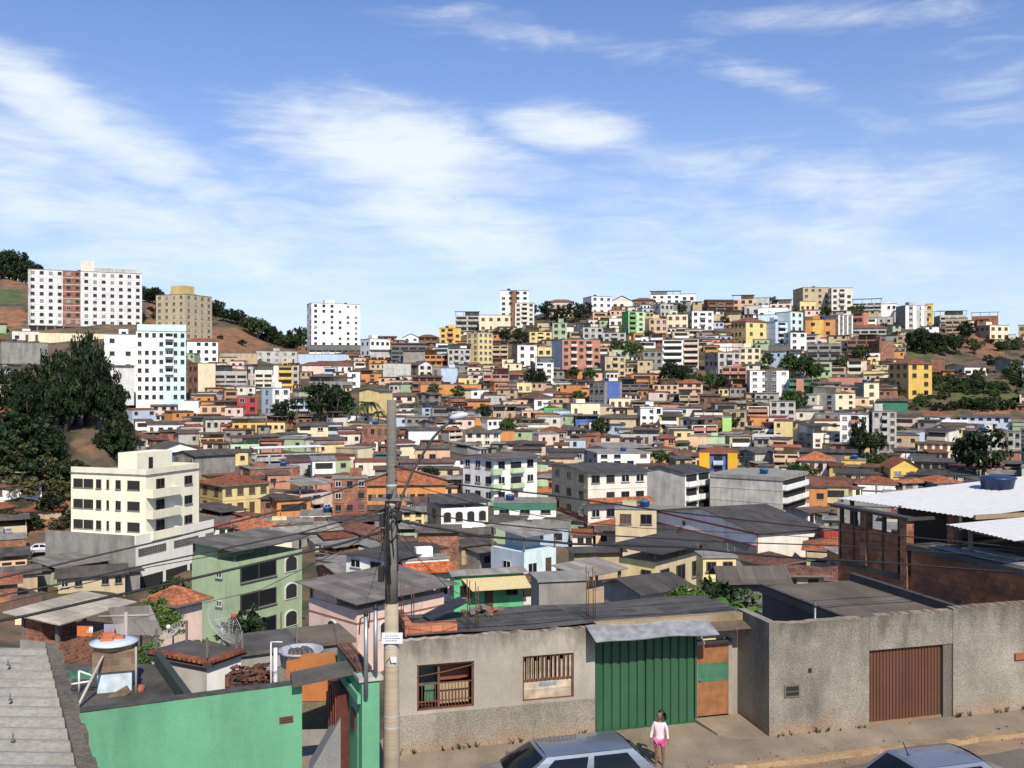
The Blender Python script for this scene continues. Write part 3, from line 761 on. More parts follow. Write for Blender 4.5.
418 456 536 275 348 wh f 2 4 w c2=wh # white house by white tower|white house with small windows beside the tall white tower
458 466 541 318 368 lg s 1 3 v
476 481 561 264 288 sa s 1 3 w
541 546 681 290 362 dg s 2 4 v
588 596 652 258 290 wh g 1 2 w rise=2
650 656 726 258 312 bw t 2 3 v
734 742 820 232 298 ye f 3 3 m c2=org bal=org # yellow-orange house|yellow-orange house with orange balconies on the saddle of the ridge
674 682 766 318 388 org o 2 4 v bal=org # bright orange house|bright orange house with long balconies below the ridge saddle
588 593 676 318 372 gy s 1 3 n
618 650 706 362 428 ow g 2 2 w c2=gy rise=1.8
704 709 791 388 428 gy f 1 3 w
508 516 620 374 444 lg f 2 2 n # blank grey house|blank light grey house with flat roof on the saddle slope
624 628 742 422 482 br s 2 4 v
740 744 806 392 452 lb f 1 3 n
658 666 901 458 498 org f 1 5 n # long orange wall|long low bright orange house wall below the pale yellow block
184 191 311 368 412 pk t 1 3 n
308 316 386 370 412 wh t 1 3 w
42 45 92 382 472 wh f 2 1 n
-5 2 66 376 478 ow o 2 2 v
88 95 146 384 492 ye f 4 1 v bal=ye # narrow yellow house|narrow yellow house with three balcony decks
144 150 172 382 464 lg f 3 1 w
22 66 136 472 582 wh f 3 2 w c2=lb wk=w # white house with blue frames|white three-floor house with pale blue window frames beside big tree
213 221 386 424 482 gy o 1 4 v
366 371 416 408 472 wh f 2 1 w
413 492 546 474 592 py s 3 2 n c2=py # two-tone pale yellow block|plain pale yellow block right of the palm with blank walls
549 553 636 502 532 cr s 1 2 w
606 616 702 630 692 wh s 1 3 n
"""
def num(s):
    try: return float(s)
    except ValueError: return s
SPECS = []
_o = (0, 0, 4)
for ln in DATA.strip().split('\n'):
    if ln.startswith('@'): _o = tuple(float(q) for q in ln[1:].split()); continue
    body, _, lab = ln.partition('#')
    t = body.split(); ox, oy, sc = _o
    a = [ox+float(t[0])/sc, ox+float(t[1])/sc, ox+float(t[2])/sc, oy+float(t[3])/sc, oy+float(t[4])/sc]
    kw = {}
    for q in t[10:]:
        k_, v_ = q.split('='); kw[k_] = num(v_)
    if 'A' in kw: kw['A'] = int(kw['A'])
    SPECS.append((a, t[5], t[6], int(t[7]), int(t[8]), t[9], kw, lab.strip()))
# ------------------------------------------------------------------ listed houses
LAND = []      # (px, py, short)
def reg(h, lab=''):
    x = (h.px[0]+h.px[2])/2; y = (h.px[3]+h.px[4])/2
    h.c = (x, y); h.short = h.full = None
    if lab:
        h.short, h.full = [q.strip() for q in lab.split('|')]
        LAND.append((x, y, h.short))
    return h
DROP = [(909, 910, 924, 384, 393), (965, 966, 984, 442, 457), (710, 711, 742, 500, 510), (600, 601, 615, 560, 580), (563, 566, 584, 460, 473), (400, 402, 445, 486, 500)]
for a, col, roof, rows, cols, st, kw, lab in SPECS:
    if tuple(round(q) for q in a) in DROP: continue
    reg(house(*a, col, roof, rows, cols, st, **kw), lab)

# --- the nine-storey unfinished white block on the left hill
h = reg(house(28, 29, 142, 269, 325, 'nw', 'f', 8, 13, 'w', D=430, wk='ddhdws', wf=.5, skip=.02, bands=1, nodoor=1, d=16, raw=1), 'big unfinished white block|big white apartment block under construction with a bare brick stripe')
strip(h, .295, .45, 'br'); strip(h, .0, .03, 'lg')
addbox(h, (h.w*.455, 2, h.zt, h.w*.57, 9, h.zt+5.2), wallmat('ow'), 'stair_tower')
addbox(h, (h.w*.575, .4, h.zt+.17, h.w*.95, 8, h.zt+1.9), wallmat('lg'), 'upper_storey')
mb = MB()
for i in range(14): mb.box(h.w*i/13.5, -.4, h.zb-4, h.w*i/13.5+.5, 0-.002, h.zb)
mb.box(-1, -.8, h.zb-.3, h.w+1, -.4, h.zb+.05); mb.box(0, -.3, h.zb-4, h.w, -.05, h.zb-.31, 1); mb.build('base_colonnade', [M_CONC, M_HOLE], h.root)  # dark box puts the shade of the recess behind the columns into colour
# --- beige block
h = reg(house(156, 185, 212, 294, 346, 'be', 'f', 8, 4, 'w', D=425, A=4, c2='be', wk='wws', bands=1, skip=0, nodoor=1, raw=1), 'beige tower block|beige apartment block with its lift tower in front of the red earth slope')
addbox(h, (1, 2, h.zt, 8, 9, h.zt+4), wallmat('oc'), 'lift_tower')
# --- white and aqua block
h = reg(house(136, 137, 186, 331, 402, 'wh', 'f', 8, 7, 'w', D=324, wk='ddhwd', skip=.03, nodoor=1, d=12, bands=0, raw=1), 'white and aqua block|tall apartment block half white and half pale aqua with stacked balconies')
strip(h, .52, 1.0, 'aq', z1=h.zt+2.4); addbox(h, (.3, 1.2, h.zt, h.w*.52, 10, h.zt+2.4), wallmat('aq'), 'upper_storey')
addbox(h, (h.w*.5, 0.01, h.zt, h.w-.01, 10, h.zt+2.4), wallmat('aq'), 'top_storey')
for i in range(5): put(h, 'B', h.w*.66, h.zb+(h.zt-h.zb)*(i+3.1)/8, balmesh(2.6, 2.6, wallmat('wh'), 1.0), 'balcony')
reg(house(104, 106, 136, 334, 398, 'wh', 'f', 5, 2, 'w', D=330, wk='ddd', d=10, raw=1), 'white wing|white wing adjoining the tall white and aqua apartment block')
reg(house(104, 107, 134, 366, 398, 'nw', 's', 1, 2, 'n', D=316, raw=1), 'grey shed wing|blank pale building below the white wing beside the dark grove')
# --- white tower
h = reg(house(307, 311.5, 360, 303, 352, 'wh', 'f', 9, 6, 'w', D=518, wk='ddwhs', bands=1, phi=14, d=16, A=2, nodoor=1, wf=.42, skip=.15, raw=1), 'tall white tower|tall bright white apartment tower standing alone on the saddle')
addbox(h, (h.w*.3, 3, h.zt, h.w*.5, 7, h.zt+2.2), wallmat('wh'), 'lift_housing')
h = reg(house(309, 310, 362, 345, 354, 'dg', 'f', 1, 8, 'v', D=515, bal='wh', raw=1), 'dark podium|dark open ground storey below the tall white tower')
reg(house(298, 299, 370, 354, 364, 'lb', 'f', 1, 1, 'n', D=470), 'pale blue-grey long wall|long pale blue-grey wall below the tall white tower')

# --- cream block at the valley's left edge
h = reg(house(71, 146, 199, 476, 539, 'cr', 'f', 3, 1, 'n', D=128, A=0, phi=49, c2='cr', bands=0, raw=1), 'big cream block|big cream apartment block above a white shop floor and a grey side wall')
h.c = (140, 520)
CRW = plaster('cream_wall', (.76, .71, .54), stain=.12, patch=.08); CRL = plaster('cream_white_wall', (.78, .75, .66), stain=.12, patch=.08)
h.wall.data.materials[0] = CRW; h.wall.data.materials[1] = CRW
w, d, zb, zt = h.w, h.d, h.zb, h.zt; st = (zt-zb)/3
for r in range(3):
    z = zb+r*st
    mb = MB(); mb.box(.0, -1.15, z-.15, w*.52, -.003, z+.0, 1); mb.box(0, -1.15, z, w*.52, -1.03, z+1.0, 0); mb.box(w*.52-.12, -1.03, z, w*.52, -.003, z+1.0, 0); mb.box(0, -1.03, z, .12, -.003, z+1.0, 0)
    mb.build('balcony', [CRW, CRW], h.root)
    put(h, 'B', w*.25, z+.02, winmesh(1.6, 2.2, 'd'), 'door'); put(h, 'B', w*.78, z+.9, winmesh(1.6, 1.3, 'd'), 'window')
    for i, (u, ww, kd) in enumerate(((.10, 1.5, 'h'), (.24, 1.5, 'h'), (.38, .7, 'd'), (.5, .5, 'h'), (.64, .8, 'd'), (.84, 1.9, 'h'))):
        put(h, 'A', d*(1-u), z+.9, winmesh(ww, 1.3, kd), 'window')
addbox(h, (1.2, 2.5, zt, w*.75, d*.45, zt+2.9), CRW, 'stair_tower'); put(h, 'B', w*.35, zt+.2, winmesh(.9, 2., 'h'), 'door', off=-2.5)
mb = MB()
mb.box(-.02, -.02, zt+.161, w+.02, .14, zt+.9); mb.box(-.02, .14, zt+.161, .12, d, zt+.9); mb.box(w-.12, .14, zt+.161, w+.02, d, zt+.9); mb.build('parapet', CRW, h.root)
mb = MB(); z0 = zb-9; lx0, lx1, ly0 = -3.0, w+2.2, -.9
mb.box(lx0, ly0, z0, lx1, d+1.5, zb-.25, 0, fm={'-x': 1}); mb.box(lx0, ly0, zb-.25, lx1, ly0+.15, zb+.9, 0)
mb.box(lx0, ly0+.15, zb-.25, lx0+.15, d+1.5, zb+.9, 1); mb.build('lower_storey', [CRL, wallmat('gy')], h.root)
lat = MB()
for u0, u1 in ((.03, .36), (.46, .78), (.88, .99)):
    x0, x1 = lx0+(lx1-lx0)*u0, lx0+(lx1-lx0)*u1
    wmb = MB(); wmb.box(x0, ly0-.03, zb-1.9, x1, ly0+.02, zb-.9, 0)
    n = int((x1-x0)/.35)+1
    for i in range(n+1): xx = x0+(x1-x0-.08)*i/n; wmb.box(xx, ly0-.07, zb-1.9, xx+.08, ly0+.02, zb-.9, 1)
    for i in range(4): zz = zb-1.9+.92*i/3; wmb.box(x0, ly0-.075, zz, x1, ly0+.02, zz+.08, 1)
    wmb.build('lattice_window', [M_HOLE, M_CONC], h.root)
for i in range(3):
    x0 = lx0+(lx1-lx0)*(.05+.31*i); addbox(h, (x0, ly0-.05, zb-7.2, x0+(lx1-lx0)*.27, ly0+.01, zb-4.6), M_HOLE, 'shop_opening')

# --- houses of the near valley
def cm(*a, lab='', **k):
    k.setdefault('raw', 1); return reg(house(*a, **k), lab)
h = cm(192, 235, 302, 549, 650, 'sg', 'o', 0, 0, 'n', phi=42, sl=.06, ov=.7, hc=1.3, rm=sheet('brown_grey_sheet', (.15, .135, .115)), lab='sage green house|three-floor sage green house with arched windows and a dark sheet roof')
w, zb, zt = h.w, h.zb, h.zt-1.3; st = (zt-zb)/3
for r in range(3):
    z = zb+r*st
    put(h, 'B', w*.33, z+.75, winmesh(w*.52, 1.7, 'd'), 'window'); put(h, 'B', w*.82, z+.85, arcmesh(1.5, 1.45), 'window')
    if r: put(h, 'A', h.d*.35, z+1.1, winmesh(.8, .6, 'w'), 'window')
h = cm(309, 357, 444, 600, 668, 'pk', 'o', 0, 0, 'n', phi=38, sl=.09, ov=.9, hc=.85, rm=sheet('grey_brown_sheet', (.18, .16, .14)), lab='pale pink house|pale pink house under a big grey sheet roof on a dark terrace')
w, d, zb, zt = h.w, h.d, h.zb, h.zt-.85
for u in (.3, .52, .7, .88): put(h, 'B', w*u, zb+(zt-zb)*.42, arcmesh(1.0, 1.3), 'window')
put(h, 'A', d*.5, zb+(zt-zb)*.42, arcmesh(1.0, 1.3), 'window')
strip(h, 0, 1, plain('terracotta_band', (.30, .12, .06)), z0=zt-1.2, z1=zt-1.05, name='band'); strip(h, 0, 1, plain('terracotta_band', ()), z0=zt-1.2, z1=zt-1.05, face='A', name='band')
h = cm(398, 402, 449, 561, 604, 'wh', 'f', 2, 3, 'v', d=7, bal='wh', lab='orange awning house|white house with a bright orange tiled awning over its veranda')
mb = MB(); z = h.zt-.1; mb.slab([(-.3, -1.9, z-1.15), (h.w+.3, -1.9, z-1.15), (h.w+.1, -.15, z-.2), (0, -.15, z-.2)], .08); mb.build('awning', tile('awning_tile', (.62, .17, .05)), h.root)
h = cm(450, 454, 523, 575, 610, 'mt', 'sl', 1, 3, 'w', d=8, lab='mint green house|mint green house with beige awning and pale sheet roof')
mb = MB(); mb.slab([(h.w*.2, -2.2, h.zt-1.5), (h.w+.4, -2.2, h.zt-1.5), (h.w+.2, -.1, h.zt-.45), (h.w*.1, -.1, h.zt-.45)], .06); mb.build('awning', plain('beige_sheet', (.52, .42, .22)), h.root)
cm(491, 524, 556, 536, 586, 'aq', 'ol', 1, 2, 'w', c2='lb', A=1, wk='w', phi=42, lab='light blue house|light blue and white house with a pale sheet canopy above')
cm(517, 521, 568, 580, 604, 'ow', 'td', 1, 3, 'v', lab='old tiled roof house|low house under a weathered red-brown tiled roof')
cm(563, 583, 622, 575, 604, 'tn', 'ol', 1, 0, 'n', c2='tn', phi=48, D=66, sl=.16, hc=1.3, ov=.3, rm=sheet('beige_sheet', (.40, .37, .32)), lab='hut with raised beige roof|small hut with a raised beige sheet roof on posts beside a grey wall')
cm(536, 539, 587, 582, 616, 'gy', 'f', 1, 1, 'n', D=63, d=3, pent=0, lab='blank grey house with plants|blank grey walled house in front of the light blue house')
h = cm(619, 656, 703, 551, 600, 'be', 'od', 1, 3, 'w', c2='py', A=2, phi=58, sl=.05, ov=.9, hc=1.0, D=84, lab='yellow house under broad dark roof|yellow house with pale yellow and duller beige faces under one broad dark sheet roof')  # right face in duller beige, left face in pale yellow
cm(700, 703, 736, 558, 598, 'py', 'f', 2, 2, 'w', D=80, lab='small yellow tower house|narrow yellow tower house attached to the yellow house, above green shrubs')
cm(570, 574, 622, 552, 572, 'tn', 'd', 1, 2, 'n', D=95); cm(604, 640, 684, 592, 622, 'ow', 'd', 1, 2, 'w', c2='gy', D=56, rise=.5)
cm(718, 724, 784, 582, 612, 'dg', 's', 1, 2, 'n', D=62, rise=.8); cm(756, 760, 824, 574, 596, 'tn', 'td', 1, 3, 'w', D=78)
cm(690, 694, 738, 566, 590, 'ow', 'sl', 1, 3, 'v', D=100)
h = cm(656, 757, 821, 533, 560, 'ow', 'd', 1, 3, 'n', c2='wh', phi=37, dmax=34, rise=2.0, ov=.5, A=0, lab='long warehouse with red trim|long whitish warehouse with red trim lines and a dark sheet roof')
RT = plain('red_trim', (.38, .07, .06)); zt, zb = h.zt, h.zb
for f in 'BA':
    strip(h, 0, 1, RT, z0=zt-.3, z1=zt-.02, face=f, name='red_trim')
strip(h, .0, 1, RT, z0=zt-2.0, z1=zt-1.8, face='A', name='red_trim'); strip(h, .0, .012, RT, face='B', off=.05, name='red_trim')
strip(h, 0, 1, 'gy', z0=zb-3, z1=zt-2.02, face='A', name='dark_base')
put(h, 'B', h.w*.85, zb+1.2, winmesh(1.2, 1.4, 'd'), 'window')
h = cm(463, 494, 537, 459, 505, 'wh', 's', 3, 3, 'm', c2='wh', A=3, phi=40, bal='lgn', rise=.7, ov=.9, wk='dw', bands=0, lab='white block with green balconies|white four-floor block with pale green corner balconies under grey sheet roof')
gb = wallmat('lgn'); zb, zt = h.zb, h.zt
for r in range(3):
    z = zb+(zt-zb)*r/3
    mb = MB(); mb.box(h.w, -.9, z-.1, h.w+2.2, 2.5, z+1.05); mb.build('corner_balcony', gb, h.root)
    mb = MB(); mb.box(-.9, -.9, z-.1, 1.4, -.06, z+1.05); mb.build('corner_balcony', gb, h.root)
cm(494, 496, 556, 503, 534, 'wh', 'f', 2, 3, 'w', d=7, bands=0, lab='white annexe with green rim|white lower building with dark green parapet in front of the green-balcony block')
mb = MB(); mb.box(-.1, -.12, HOUSES[-1].zt-1.1, HOUSES[-1].w+.1, -.002, HOUSES[-1].zt-.05); mb.build('green_rim', wallmat('tl'), HOUSES[-1].root)
# left edge near houses
h = cm(20, 58, 120, 620, 668, 'br', 'ol', 0, 0, 'n', D=52, phi=45, c2='gy', sl=.13, ov=.6, hc=1.3, rm=sheet('tan_sheet', (.46, .41, .33)), lab='laundry house|grey and brick house with laundry hanging under its pale sheet roof')
# the red shed container
p = PT(822, 556, 150); h = reg(house(821, 824, 845, 530, 556, 'rd', 'f', 1, 1, 'n', d=5, bands=0, raw=1), 'red container|red corrugated container standing beside the long warehouse')
mb = MB()
for i in range(9): mb.box(h.w*(i+.3)/9.2, -.07, h.zb, h.w*(i+.3)/9.2+.12, -.003, h.zt-.3)
mb.build('ribs', plain('container_red', (.36, .03, .03)), h.root)
LWH = LAND
# coloured strips on some listed houses
def byshort(s):
    for q in HOUSES:
        if q.short == s: return q
q = byshort('slender x') if False else byshort('white tower'); strip(q, .36, .6, 'bw')
q = byshort('white block with black stairwell'); strip(q, .38, .68, 'dg')
q = byshort('dark green house'); strip(q, .32, .62, 'sa', off=.9)
q = byshort('orange and brick house'); strip(q, .25, .6, 'ye')
q = byshort('grey block with white piers')
for u in (.02, .3, .6, .9): strip(q, u, u+.08, 'wh', off=.12, name='white_pier')
q = byshort('white-striped grey block')
for u in (.0, .36, .72): strip(q, u, u+.14, 'wh', off=.12, name='white_pier')
q = byshort('grey block with blue front'); strip(q, .15, .85, 'bl')
q = byshort('amber-pillared house')
for u0, u1 in ((-.02, .26), (.76, 1.02)): addbox(q, (q.w*u0, -1.0, q.zb-2, q.w*u1, -.1, q.zt+.1), wallmat('am'), 'amber_pillar')
q = byshort('brown arched house'); put(q, 'B', q.w*.5, q.zb+(q.zt-q.zb)*.35, arcmesh(3.2, 2.6), 'arch', off=.1)
q = byshort('peach-flanked house'); strip(q, 0, 1, 'mr', z1=q.zb+(q.zt-q.zb)*.36, face='A', name='pink_base'); 
mb = MB(); z = q.zb+(q.zt-q.zb)*.56; mb.slab([(-.3, -1.5, z), (q.w+.6, -1.5, z), (q.w+.6, -.1, z+.6), (-.3, -.1, z+.6)], .1); mb.build('canopy', M_TILEO, q.root)
q = byshort('brick house with maroon door'); strip(q, .45, .85, 'mr', z0=q.zb+.2, z1=q.zb+2.4, name='maroon_panel')
q = byshort('brick house with white base'); strip(q, .3, 1, 'wh', z1=q.zb+2.6)
q = byshort('gabled shed with blue door'); strip(q, .3, .62, 'bl', z1=q.zt-.6, name='blue_door')
q = byshort('long grey factory'); addbox(q, (-.2, -.25, q.zt-.5, q.w+.2, q.d, q.zt+.02+.16), wallmat('gy'), 'parapet')

# ------------------------------------------------------------------ filler houses where the slope would be bare
GX = 6
cov = {}
VEG = [(15, 540, 200, 600), (205, 540, 330, 600), (400, 528, 470, 552), (490, 532, 740, 600), (0, 300, 140, 545), (905, 322, 1024, 352), (902, 352, 1024, 412), (700, 366, 730, 392), (300, 380, 382, 420), (140, 285, 300, 352), (0, 230, 30, 345), (535, 300, 596, 322), (498, 325, 524, 343), (864, 452, 902, 462), (968, 446, 996, 480), (670, 520, 715, 538), (674, 578, 742, 620), (985, 402, 1024, 418)]
def covered(x, y): return (int(x/GX), int(y/GX)) in cov
def cover(x0, y0, x1, y1):
    for i in range(int(x0/GX), int(x1/GX)+1):
        for j in range(int(y0/GX), int(y1/GX)+1): cov[(i, j)] = 1
def frac(x0, y0, x1, y1):
    c = [((i, j) in cov) for i in range(int(x0/GX), int(x1/GX)+1) for j in range(int(y0/GX), int(y1/GX)+1)]
    return sum(c)/max(1, len(c))
for h in HOUSES: cover(h.px[0], h.px[3]-1, h.px[2], h.px[4])
RF = random.Random(21)
NF = 0
KEEP = {1,2,3,4,5,6,7,8,10,11,12,13,14,15,16,17,18,20,21,22,23,24,25,26,27,29,30,31,32,33,34,35,36,37,38,39,40,41,42,44,45,46,47,48,49,50,51,52,53,54,56,57,60,61,62,63,66,67,69,70,71,72,73,74,75,76,77,78,82,85,90,91,92,93,96,98,99,102,103,104,105,106,108,111,115,116,117,120,124,125,129,130}
for py in range(326, 600, 6):
    px = -14+RF.uniform(0, 10)
    while px < 1036:
        px += 5
        if covered(px, py) or any(a <= px <= c and b <= py <= d_ for a, b, c, d_ in VEG): continue
        D = hit(px, py+5)
        if not D or D < 84: continue
        wpx = RF.uniform(6, 10)*F/D; hpx = RF.uniform(3.4, 6.2)*F/D
        col = RF.choice(['br', 'br', 'gy', 'gy', 'lg', 'ow', 'ow', 'wh', 'cr', 'pe', 'tn', 'pk', 'be', 'py', 'org', 'sg', 'lb', 'gy', 'lgn', 'bw'])
        roof = RF.choice(['o', 'od', 's', 's', 'sl', 'f', 'f', 'td', 't', 'to', 'ol', 'd'])
        rows = 2 if hpx*D/F > 4.2 else 1
        two = RF.random() < .5
        x0 = px-wpx*.3; x1 = px+wpx*.7; xc = x0+(x1-x0)*RF.choice((.3, .4, .55)) if two else x0
        q = (RF.choice((1, 2, 2, 3)), RF.choice('wwwvn'), RF.choice((col, 'gy', 'lg', col)), RF.choice((0, 0, 1, 2)), RF.uniform(25, 45))
        yb_ = py+8
        while hpx*D/F > 2.0 and frac(x0, yb_-hpx, x1, yb_) > .58: hpx *= .9
        if hpx*D/F <= 2.0: px += 4; continue
        NF += 1
        if KEEP is None or NF in KEEP:
            h = reg(house(x0, xc, x1, yb_-hpx, yb_, col, roof, rows, q[0], q[1], c2=q[2], A=q[3], phi=q[4] if two else 2))
            h.filler = NF
        cover(x0, yb_-hpx, x1, yb_)
        px += wpx*.5
# beyond the three hundred that show largest: the small houses of the far slopes as one mass
RQ = random.Random(90)
WM = [wallmat(k) for k in ('br', 'gy', 'lg', 'ow', 'wh', 'cr', 'pe', 'tn', 'pk', 'be', 'py', 'org', 'sg', 'lb', 'sa')]
RM = [M_SHEET, M_RUST, M_TILED, M_TILE, M_CONC, M_SHEETL, M_DARK]
mass = MB(); NQ = 0
GAPS = [tuple(float(v) for v in q.split(",")) for q in """645,310 675,310 618,312 648,314 618,316 813,316 600,318 648,318 855,320 606,322 885,324 870,324 858,324 594,326 606,326 717,328 543,330 570,330 618,332 570,334 681,334 669,334 693,336 495,336 576,338 705,338 681,338 639,340 495,340 711,342 810,342 726,342 702,344 648,344 762,346 729,346 549,346 711,346 657,346 462,348 648,348 702,348 843,348 897,350 723,350 735,350 762,350 606,350 444,350 711,352 303,352 603,354 441,354 897,354 897,358 354,360 873,360 189,360 360,364 870,364 495,364 228,364 762,366 849,366 774,366 510,366 378,366 861,368 237,368 360,368 636,370 513,370 849,370 474,370 378,370 486,372 462,372 555,374 837,374 630,374 855,374 330,374 474,374 825,374 645,376 597,376 657,378 477,378 558,378 822,378 579,378 306,378 612,380 597,380 873,382 654,382 642,382 885,382 480,382 387,384 408,384 885,386 396,388 408,388 564,390 501,390 534,390 885,390 408,392 396,392 885,394 231,394 246,394 564,394 507,394 738,396 726,396 216,396 888,398 570,398 645,398 468,398 231,398 480,398 507,398 585,398 207,400 657,400 765,402 564,402 507,402 810,404 204,404 495,404 555,406 858,406 522,408 510,410 726,412 669,414 603,414 519,414 441,416 690,416 798,416 234,416 672,418 807,420 183,420 564,420 405,422 672,422 546,422 567,424 360,424 462,424 417,426 762,426 477,426 144,426 549,426 399,426 903,426 777,428 465,428 495,428 828,430 927,430 144,430 276,432 357,432 669,432 771,432 612,434 333,434 537,434 678,436 192,436 954,436 357,436 537,438 597,438 684,440 936,440 783,440 192,440 234,440 504,440 357,440 525,440 597,442 903,442 189,444 729,444 297,444 351,444 549,444 906,446 741,446 588,446 330,450 291,450 306,450 780,450 267,452 405,454 330,454 411,458 654,462 237,464 339,468 303,470 336,472 372,474 303,474 546,478 324,486 279,488 546,488 327,490 546,492 831,498 810,500 831,502 813,504 276,514 294,516 564,534 567,538 501,542 549,546""".split()]
for px, py in GAPS:
        D = hit(px, py)
        if not D or D < 120: continue
        w_ = RQ.uniform(4.5, 8.0); h_ = RQ.choice((2.8, 3.0, 3.2, 3.4, 5.2, 5.6, 6.0)); wp, hp_ = w_*F/D, h_*F/D
        while h_ > 3.1 and frac(px-wp/2, py-hp_, px+wp/2, py-2) > .8: h_ *= .9; hp_ = h_*F/D
        x, z = wx(px, D), wz(py, D); M = Matrix.Translation((x, D, z)) @ Matrix.Rotation(-math.atan2(x, D)+RQ.uniform(-.5, .5), 4, 'Z')
        d_ = RQ.uniform(4, 6); wi = RQ.randrange(len(WM)); ri = len(WM)+RQ.randrange(len(RM)); nw = len(WM)+len(RM)
        mass.box(-w_/2, 0, -4, w_/2, d_, h_, wi, M)
        o_ = RQ.uniform(.1, .5); e = RQ.uniform(0, .6)
        q = [M @ Vector(p) for p in ((-w_/2-o_, -o_, h_+.02), (w_/2+o_, -o_, h_+.02), (w_/2+o_, d_+o_, h_+.02+e), (-w_/2-o_, d_+o_, h_+.02+e))]
        mass.slab(q, .1, ri)
        rows = 2 if h_ > 4 else 1; cols = RQ.choice((2, 2, 3)); rh = h_/rows
        for r_ in range(rows):
            if RQ.random() < .25:
                mass.box(-w_*.42, -.9, r_*rh-.1, w_*.42, -.01, r_*rh+.9, RQ.choice((wi, wi, 4)), M); mass.box(-w_*.38, -.03, r_*rh+.9, w_*.38, -.005, r_*rh+2.2, nw, M); continue
            for c in range(cols):
                if RQ.random() < .15: continue
                u = -w_/2+w_*(c+.5)/cols; ww = RQ.uniform(.8, 1.3); mass.box(u-ww/2, -.04, r_*rh+.95, u+ww/2, -.002, r_*rh+2.05, nw, M); mass.box(u-ww/2-.06, -.1, r_*rh+.86, u+ww/2+.06, -.002, r_*rh+.945, 2, M)
        NQ += 1
tag(mass.build('distant_houses', WM+RM+[M_HOLE]), 'mass of small houses filling the gaps of the far slopes', 'houses', kind='stuff')
print('MASS', NQ)
print('HOUSES', len(HOUSES), 'fillers', NF)
# ------------------------------------------------------------------ vegetation
RV = random.Random(5)
LEAF = leafmat('leaf_green', (.020, .040, .010), (.050, .085, .020))
LEAFD = leafmat('leaf_dark', (.006, .013, .004), (.022, .042, .012))
LEAFB = leafmat('leaf_bright', (.04, .085, .015), (.10, .16, .03))
LEAFY = leafmat('leaf_dry', (.05, .055, .02), (.12, .11, .045))
BARK = plain('bark', (.09, .065, .045), rough=.95, noise=.4)
def crown_mesh(name, shape, nclump, nleaf, size, mat, seed, spread=.26):
    r = random.Random(seed); mb = MB()
    for c in range(nclump):
        while 1:
            a, b, z = r.uniform(-1, 1), r.uniform(-1, 1), r.uniform(0, 1)
            rr = math.hypot(a, b)
            if shape == 'broad': ok = (rr/.95)**2+((z-.5)/.5)**2 < 1 and (r.random() < .25 or (rr/.95)**2+((z-.5)/.5)**2 > .35)
            elif shape == 'tall': ok = rr < (.95-.75*abs(z-.3)**1.0*1.25)*(1 if r.random() < .8 else 1.2) and (r.random() < .3 or rr > .3)
            else: ok = (rr)**2+(z)**2 < 1 and (r.random() < .35 or rr*rr+z*z > .45)
            if ok: break
        cs = spread*r.uniform(.6, 1.25)
        for l in range(nleaf):
            v = Vector((r.gauss(0, 1), r.gauss(0, 1), r.gauss(0, .8))).normalized()*cs*r.uniform(.35, 1)
            p = Vector((a, b, z))+Vector((v.x, v.y, v.z*.55)); 
            n = (v+Vector((r.uniform(-.6, .6), r.uniform(-.6, .6), r.uniform(0, .9)))).normalized()
            t = n.cross(Vector((r.uniform(-1, 1), r.uniform(-1, 1), r.uniform(-1, 1)))).normalized(); b2 = n.cross(t); s = size*r.uniform(.6, 1.4)
            mb.face([p-t*s*.5, p+b2*s*.32, p+t*s*.5, p-b2*s*.32])
    return mb.to_mesh(name, mat, uv=False)
def trunk_mesh(name, seed, limbs=5):
    r = random.Random(seed); mb = MB()
    mb.tube([(0, 0, -.12), (.01, .01, .2), (-.02, .015, .45), (.01, -.01, .75)], [.045, .034, .026, .012], 7)
    for i in range(limbs):
        a = i*2.4+r.uniform(-.3, .3); z = r.uniform(.28, .5)
        mb.tube([(0, 0, z), (.13*math.cos(a), .13*math.sin(a), z+.14), (.24*math.cos(a), .24*math.sin(a), z+.3)], [.018, .012, .005], 5)
    return mb.to_mesh(name, BARK, uv=False)
TRK = [trunk_mesh('trunk', s) for s in (1, 2)]
CR = dict(
 broad=[crown_mesh('crown', 'broad', 60, 26, .15, LEAF, s) for s in (11, 12, 13)],
 dark=[crown_mesh('crown', 'broad', 60, 26, .15, LEAFD, s) for s in (14, 15)],
 tall=[crown_mesh('crown', 'tall', 120, 40, .10, LEAFD, s, .2) for s in (16, 17, 18)],
 bush=[crown_mesh('crown', 'bush', 34, 24, .2, LEAF, s, .3) for s in (19, 20)],
 dbush=[crown_mesh('crown', 'bush', 34, 24, .2, LEAFD, s, .3) for s in (23, 24)],
 ybush=[crown_mesh('crown', 'bush', 34, 24, .2, LEAFY, s, .3) for s in (25, 26)],
 near=[crown_mesh('crown', 'bush', 70, 60, .10, LEAFB, s, .28) for s in (21, 22)],
 nearbroad=[crown_mesh('crown', 'broad', 90, 60, .08, LEAFB, 31, .2)])
TREES = []
